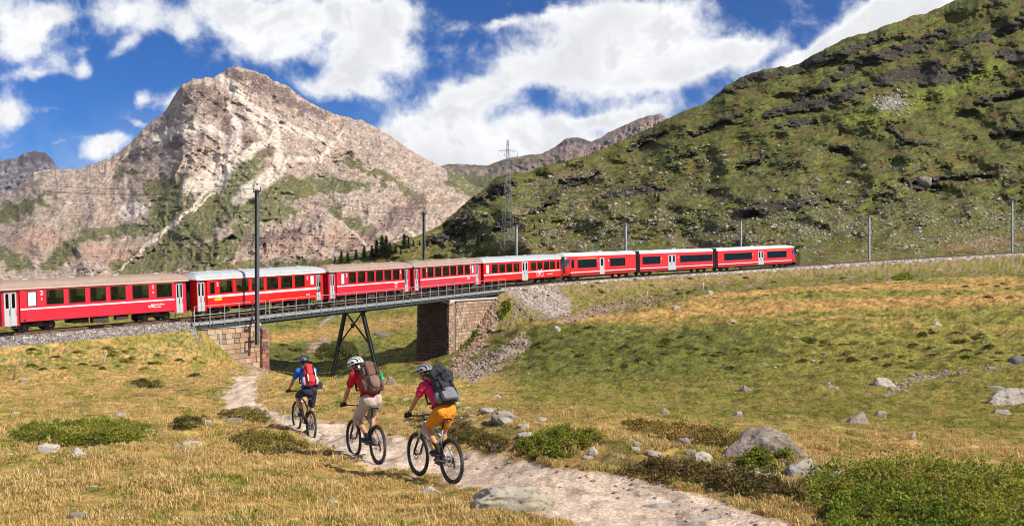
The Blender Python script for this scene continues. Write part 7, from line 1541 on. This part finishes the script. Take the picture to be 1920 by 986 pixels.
shrub([(860,645),(872,628),(890,620),(895,632),(880,650),(862,660)], 900, 0.5, 0.20, 'bright green bush against the lit side of the right abutment', M_jun, 'bush', 9, 0.0, name='bush', dmin=40)
shrub([(588,668),(600,648),(640,640),(668,650),(672,672),(620,676)], 2200, 0.5, 0.22, 'dark bush mound in the valley beyond the trestle', M_dkl, 'bush', 10, 0.0, name='bush', dmin=60)
shrub([(930,590),(945,570),(958,560),(955,585),(940,600)], 500, 0.5, 0.2, 'green weeds beside the top of the right abutment', M_jun, 'bush', 11, 0.0, name='bush', dmin=60)
shrub([(1668,520),(1690,512),(1712,516),(1712,524),(1680,526)], 500, 0.6, 0.3, 'bright green bush on the embankment below the lone pale mast', M_jun, 'bush', 12, 0.0, name='bush', dmin=100)
shrub([(1150,885),(1250,862),(1350,878),(1450,900),(1500,930),(1420,935),(1300,910),(1200,900)], 3600, 0.12, 0.04, 'dark heath mat below the grey boulder beside the path', M_dkl, 'heath shrub', 13, 0.25, name='heath_shrub')
shrub([(750,790),(800,778),(880,800),(960,830),(940,850),(860,830),(790,805)], 2600, 0.10, 0.04, 'low brown green heath just behind the nearest cyclist', M_dkl, 'heath shrub', 14, 0.2, name='heath_shrub')
shrub([(1170,790),(1250,795),(1360,810),(1440,835),(1400,845),(1280,830),(1180,810)], 2600, 0.12, 0.045, 'reddish brown heath above the stones right of the path', M_gold, 'heath shrub', 15, 0.4, name='heath_shrub')
# small dark shrubs dotting the hummocks of the meadow
def small_shrub_mesh(seed, mt):
    r = np.random.default_rng(seed); n = 420; a = r.uniform(0, 6.28, n); rad = np.sqrt(r.random(n))*(0.75+0.45*np.sin(a*2+seed)+0.25*np.sin(a*5+seed*2)); x = rad*np.cos(a); y = rad*np.sin(a); z = 0.5*np.sqrt(np.maximum(0, 1-np.minimum(rad, 1)**2))*(0.6+0.4*r.random(n))*(1+0.3*fbm(x*2, y*2, 2, seed)); b = np.stack([x, y, z], 1)
    d = r.normal(size=(n, 3)); d[:, 2] = np.abs(d[:, 2])+0.3; d /= np.linalg.norm(d, axis=1)[:, None]; s = np.cross(d, r.normal(size=(n, 3))); s /= np.linalg.norm(s, axis=1)[:, None]; L = 0.26
    V = np.stack([b-s*0.07, b+s*0.07, b+d*L], 1).reshape(-1, 3); me = bpy.data.meshes.new('low_shrub'); me.from_pydata(V.tolist(), [], (np.arange(n*3).reshape(-1, 3)).tolist()); me.materials.append(mt); return me
ssm = [small_shrub_mesh(i, [M_dkl, M_jun, M_dkl, M_gold][i % 4]) for i in range(8)]
rs_ = random.Random(77); cnt = 0
def add_small(px, py, wpx, label, group, dmin, fn=None, hz=1.0):
    p = ground_at(px, py, dmin) if fn is None else fn(px, py); s = p.y/F*wpx; o = link_mesh('low_shrub', rs_.choice(ssm)); o.location = p-Vector((0, 0, 0.1*s)); o.scale = (s, s*0.8, s*rs_.uniform(0.5, 0.9)*hz); o.rotation_euler = (0, 0, rs_.uniform(0, 6)); tag(o, '%s %s %s %s the %s' % (size_word(wpx), CW.get(o.data.materials[0].name, 'dark'), label, 'above' if fn else 'below', zone(px, py)), 'shrub', group)
for _ in range(110):
    px = 880+rs_.random()**1.3*1040; py = rs_.gauss(652, 22)
    if py > 605: add_small(px, py, rs_.uniform(5, 14), 'shrub on the meadow hummocks', 'low shrubs on the meadow hummocks', 40)
for _ in range(45): add_small(rs_.uniform(960, 1900), rs_.uniform(520, 560)-0.0*_, rs_.uniform(5, 10), 'shrub on the railway embankment', 'low shrubs on the railway embankment', 90)
for _ in range(30): add_small(rs_.uniform(0, 400), rs_.gauss(672, 14), rs_.uniform(6, 14), 'plant tuft on the left bank', 'tall plants on the left bank', 30, None, 1.3)
for _ in range(16): add_small(rs_.uniform(510, 600), rs_.gauss(668, 12), rs_.uniform(8, 18), 'shrub on the valley floor', 'shrubs on the valley floor', 60)
for _ in range(120):
    px, py = hill_region(rs_)
    if px is None: continue
    add_small(px, py, rs_.uniform(5, 13), 'dwarf shrub on the hillside', 'dwarf shrubs on the hillside', 0, hill_at)
# conifers
def conifer(seed, H=1.0):
    """needle sprays on whorled, drooping branches round a tapered trunk; unit height"""
    r = random.Random(seed); m = MB(); m.tube([(0, 0, -0.04), (0.006, 0, 0.5), (0, 0.004, 0.98)], [0.022, 0.014, 0.003], 7); t = m.mesh('trunk', M_twig)
    c = MB(); nw = 15
    for i in range(nw):
        z = 0.08+0.88*(i/(nw-1)); R0 = 0.27*(1-z)**0.8+0.02; nb = 8 if i < 9 else 6
        for k in range(nb):
            a = 2*pi*k/nb+i*0.7+r.uniform(-.25, .25); L = R0*r.uniform(0.65, 1.15); dr = r.uniform(0.05, 0.25); 
            for j in range(6):
                u = (j+0.6)/6; p = Vector((cos(a)*L*u, sin(a)*L*u, z-dr*L*u)); w = 0.055*(1.1-u)+0.014
                for q in range(2): th = r.uniform(-0.9, 0.9); s = Vector((-sin(a)*cos(th), cos(a)*cos(th), sin(th)))*w; o_ = Vector((cos(a), sin(a), r.uniform(-.4, .3)))*0.045; c.add([p-s, p+s, p+o_+s*0.2, p+o_-s*0.2], [(0, 1, 2, 3)])
    return t, c.mesh('crown', M_con)
CON = [conifer(i) for i in range(4)]
TREES = [(640,492,30),(652,490,24),(668,487,26),(683,484,32),(697,482,30),(706,482,44),(716,480,52),(724,480,50),(731,479,34),(742,474,22),(758,465,36),(766,466,26),(775,462,16),(787,460,14),(722,468,16),(752,476,14),(802,458,14),(628,492,16),(867,454,26),(872,458,34),(896,460,30),(903,452,16),(858,470,16),(938,400,8),(1228,372,14),(1234,378,20),(1575,255,16),(1610,273,8),(1012,440,10),(1046,352,8),(1396,448,10),(845,452,14),(1002,430,14)]
tr = random.Random(3)
for i, (px, py, hp) in enumerate(TREES):
    p = hill_at(px, py); s = p.y/F*hp*0.74; tm, cm = CON[i % 4]; bushy = hp < 14
    where = 'in the cluster at the foot of the mountain behind the train' if px < 830 else 'standing alone on the hillside behind the train'
    root = empty('conifer_tree', p, tr.uniform(0, 6), ('%s dark conifer ' % ('tall' if hp > 34 else 'medium' if hp > 22 else 'small'))+(where if px < 830 else 'alone on the hillside above the '+zone(px, py)), 'tree', 'conifers at the foot of the mountain' if px < 830 else 'lone conifers on the hillside'); root.scale = (s*1.15, s*1.15, s)
    link_mesh('trunk', tm, root); link_mesh('crown', cm, root)

# ------------------------------------------------------------------ grass: tufts scattered by geometry nodes, thick near, thinning out
def tuft_mesh(seed, n, h, spread, mt):
    r = random.Random(seed); m = MB()
    for _ in range(n):
        a = r.uniform(0, 6.28); rad = spread*r.random()**0.7; x, y = rad*cos(a), rad*sin(a); b = r.uniform(0, 6.28); l = h*r.uniform(0.5, 1.15); lean = r.uniform(0.1, 0.75)*l; w = 0.004+0.003*r.random(); dx, dy = cos(b), sin(b); sx, sy = -dy*w, dx*w
        m.add([(x-sx, y-sy, -0.02), (x+sx, y+sy, -0.02), (x+dx*lean*0.35+sx*0.8, y+dy*lean*0.35+sy*0.8, l*0.6), (x+dx*lean*0.35-sx*0.8, y+dy*lean*0.35-sy*0.8, l*0.6), (x+dx*lean, y+dy*lean, l*0.95)], [(0, 1, 2, 3), (3, 2, 4)])
    return m.mesh('tuft', mt)
def grass_mat(name, c1, c2):
    m = leaf_mat(name, c1, c2, 0.35); return m
GM = [grass_mat('straw grass', (0.62, 0.45, 0.19), (0.50, 0.36, 0.14)), grass_mat('ochre grass', (0.54, 0.36, 0.13), (0.44, 0.31, 0.11)), grass_mat('green grass', (0.20, 0.235, 0.04), (0.29, 0.28, 0.05)), grass_mat('yellow green grass', (0.38, 0.34, 0.075), (0.30, 0.28, 0.06))]
gcol = bpy.data.collections.new('grass_tufts'); tufts = []
for i, (mt, n, h) in enumerate([(0, 34, 0.060), (0, 14, 0.14), (1, 34, 0.052), (2, 38, 0.042), (3, 38, 0.048), (2, 32, 0.062)]):
    o = bpy.data.objects.new('tuft_%s' % 'abcdef'[i], tuft_mesh(900+i, n, h, 0.085, GM[mt])); gcol.objects.link(o); tufts.append(o)
def scatter(name, pts, idx, scl, rot, mat_=None):
    me = bpy.data.meshes.new(name); me.vertices.add(len(pts)); me.vertices.foreach_set('co', pts.astype(np.float32).ravel())
    for nm, ty, arr in (('idx', 'INT', idx.astype(np.int32)), ('scl', 'FLOAT', scl.astype(np.float32)), ('rot', 'FLOAT', rot.astype(np.float32))): at = me.attributes.new(nm, ty, 'POINT'); at.data.foreach_set('value', arr)
    o = link_mesh(name, me); ng = bpy.data.node_groups.new('scatter '+name, 'GeometryNodeTree'); ng.interface.new_socket('Geometry', in_out='INPUT', socket_type='NodeSocketGeometry'); ng.interface.new_socket('Geometry', in_out='OUTPUT', socket_type='NodeSocketGeometry')
    N = ng.nodes; Lk = ng.links; gi = N.new('NodeGroupInput'); go = N.new('NodeGroupOutput'); ci = N.new('GeometryNodeCollectionInfo'); ci.inputs['Collection'].default_value = gcol; ci.inputs['Separate Children'].default_value = True; ci.inputs['Reset Children'].default_value = True
    iop = N.new('GeometryNodeInstanceOnPoints'); iop.inputs['Pick Instance'].default_value = True; Lk.new(gi.outputs[0], iop.inputs['Points']); Lk.new(ci.outputs[0], iop.inputs['Instance'])
    def attr(nm, ty): a = N.new('GeometryNodeInputNamedAttribute'); a.data_type = ty; a.inputs[0].default_value = nm; return a.outputs[0]
    Lk.new(attr('idx', 'INT'), iop.inputs['Instance Index']); cx = N.new('ShaderNodeCombineXYZ'); Lk.new(attr('rot', 'FLOAT'), cx.inputs[2]); Lk.new(cx.outputs[0], iop.inputs['Rotation']); sc = N.new('ShaderNodeCombineXYZ'); s_ = attr('scl', 'FLOAT'); [Lk.new(s_, sc.inputs[i]) for i in range(3)]; Lk.new(sc.outputs[0], iop.inputs['Scale']); Lk.new(iop.outputs[0], go.inputs[0])
    md = o.modifiers.new('scatter', 'NODES'); md.node_group = ng; return tag(o, kind='stuff')
def gen_grass():
    n = 230000; r = np.random.default_rng(99)
    # rows thinner with distance: uniform in the logarithm of depth
    ld = log(6.0)+(log(75)-log(6.0))*r.random(n)**0.9; d = np.exp(ld); px = r.uniform(-140, 2060, n); rr = np.interp(d, GD, np.arange(NR)).astype(int); cc = np.clip(np.interp(px, GPX, np.arange(NK)).round().astype(int), 0, NK-1)
    x = (px-960)/F*d; z = Zg[rr, cc]*(1-(np.interp(d, GD, np.arange(NR))-rr))+Zg[np.minimum(rr+1, NR-1), cc]*(np.interp(d, GD, np.arange(NR))-rr); py = 493-F*z/d
    C = Cg[rr, cc]; sd = SDg[rr, cc]; pm = PMg[rr, cc]; o = Og[rr, cc]
    patch = fbm(x/0.8, d/0.8, 3, 501); patch2 = fbm(x/3.0, d/4.0, 3, 502)
    keep = (pm < 0.35)&(np.abs(o) > 3.6)&((RUNg[rr, cc] > 1.0)|(d < 40))&~((d > 66)&(px > 500)&(px < 850))&(C[:, 2] < 0.55*C[:, 0])&(sd < -3)&(r.random(n) < 1-0.93*sstep(26, 62, d)*(px > 640)-0.6*sstep(40, 70, d)*(px <= 640))&(r.random(n) < np.clip(0.55+patch*0.9+0.3*patch2, 0.05, 1)); keep &= (patch > -0.75)
    heath = stroke(px, py, [(740,775),(900,800),(1000,830),(1150,850),(1300,880),(1450,900),(1560,930)], [14,30,32,34,38,42,46]); keep &= (r.random(n) > heath*0.7)
    greenness = C[:, 1]/(C[:, 0]+1e-6); g = greenness+0.32*patch2-0.07+r.normal(0, 0.13, n)
    idx = np.where(g > 0.98, np.where(r.random(n) < 0.5, 3, 5), np.where(g > 0.80, 4, np.where(r.random(n) < 0.45, 2, np.where(r.random(n) < 0.86, 0, 1))))
    scl = (0.42+0.75*r.random(n)**2.2)*(1+0.45*patch)*np.where(d > 20, 0.9+0.014*(d-20), 1)*np.where(px > 860, np.where(d > 14, 0.75, 0.9), 1.0)
    k = keep; scatter('grass', np.stack([x, d, z], 1)[k], idx[k], scl[k], r.uniform(0, 6.28, n)[k])
gen_grass()

# loose ballast stones on the shoulders nearest the camera
def ballast_stones():
    r = random.Random(606); V = []; Fc = []; base = 0; pool = [rock_verts(1, 950+i, 0.5, 0.42, 0.36, 0.3, 5) for i in range(6)]; s_end = s_at_px(366, 2.4)
    for _ in range(5200):
        s = 14+r.random()*(s_end-14); o = r.uniform(1.3, 2.75); z = np.interp(o, [1.0, 1.55, 2.05, 2.45, 2.8], [-0.17, -0.20, -0.52, -0.72, -0.93]); p = trk(s, o, z+0.02); w = r.uniform(0.07, 0.17); v, f = pool[r.randrange(6)]; a = r.uniform(0, 6.3); c_, s_ = cos(a), sin(a)
        V.append(np.stack([v[:, 0]*c_-v[:, 1]*s_, v[:, 0]*s_+v[:, 1]*c_, v[:, 2]], 1)*w+np.array(p)); Fc += [[i+base for i in g] for g in f]; base += len(v)
    V = np.concatenate(V); me = bpy.data.meshes.new('ballast_stones'); me.from_pydata(V.tolist(), [], Fc); [me.materials.append(M_rk[k]) for k in (0, 1, 4)]; mi = np.repeat(np.random.default_rng(3).integers(0, 3, 5200), 20)[:len(Fc)].astype(np.int32); me.polygons.foreach_set('material_index', mi); tag(link_mesh('ballast_stones', me), kind='stuff')
ballast_stones()
# ------------------------------------------------------------------ the thin mountain air
hz = MB(); hz.box((0, 3950, 520), (9400, 8100, 1160)); m_h = bpy.data.materials.new('mountain air'); m_h.use_nodes = True; t_ = NT(m_h.node_tree); t_.n.clear()
pv = t_.add('ShaderNodeVolumePrincipled'); pv.inputs['Color'].default_value = (0.80, 0.88, 1.0, 1); pv.inputs['Density'].default_value = 0.000016; pv.inputs['Anisotropy'].default_value = 0.2
o_ = t_.add('ShaderNodeOutputMaterial'); t_.link(pv.outputs[0], o_.inputs['Volume'])
tag(hz.build('haze', m_h), kind='stuff')
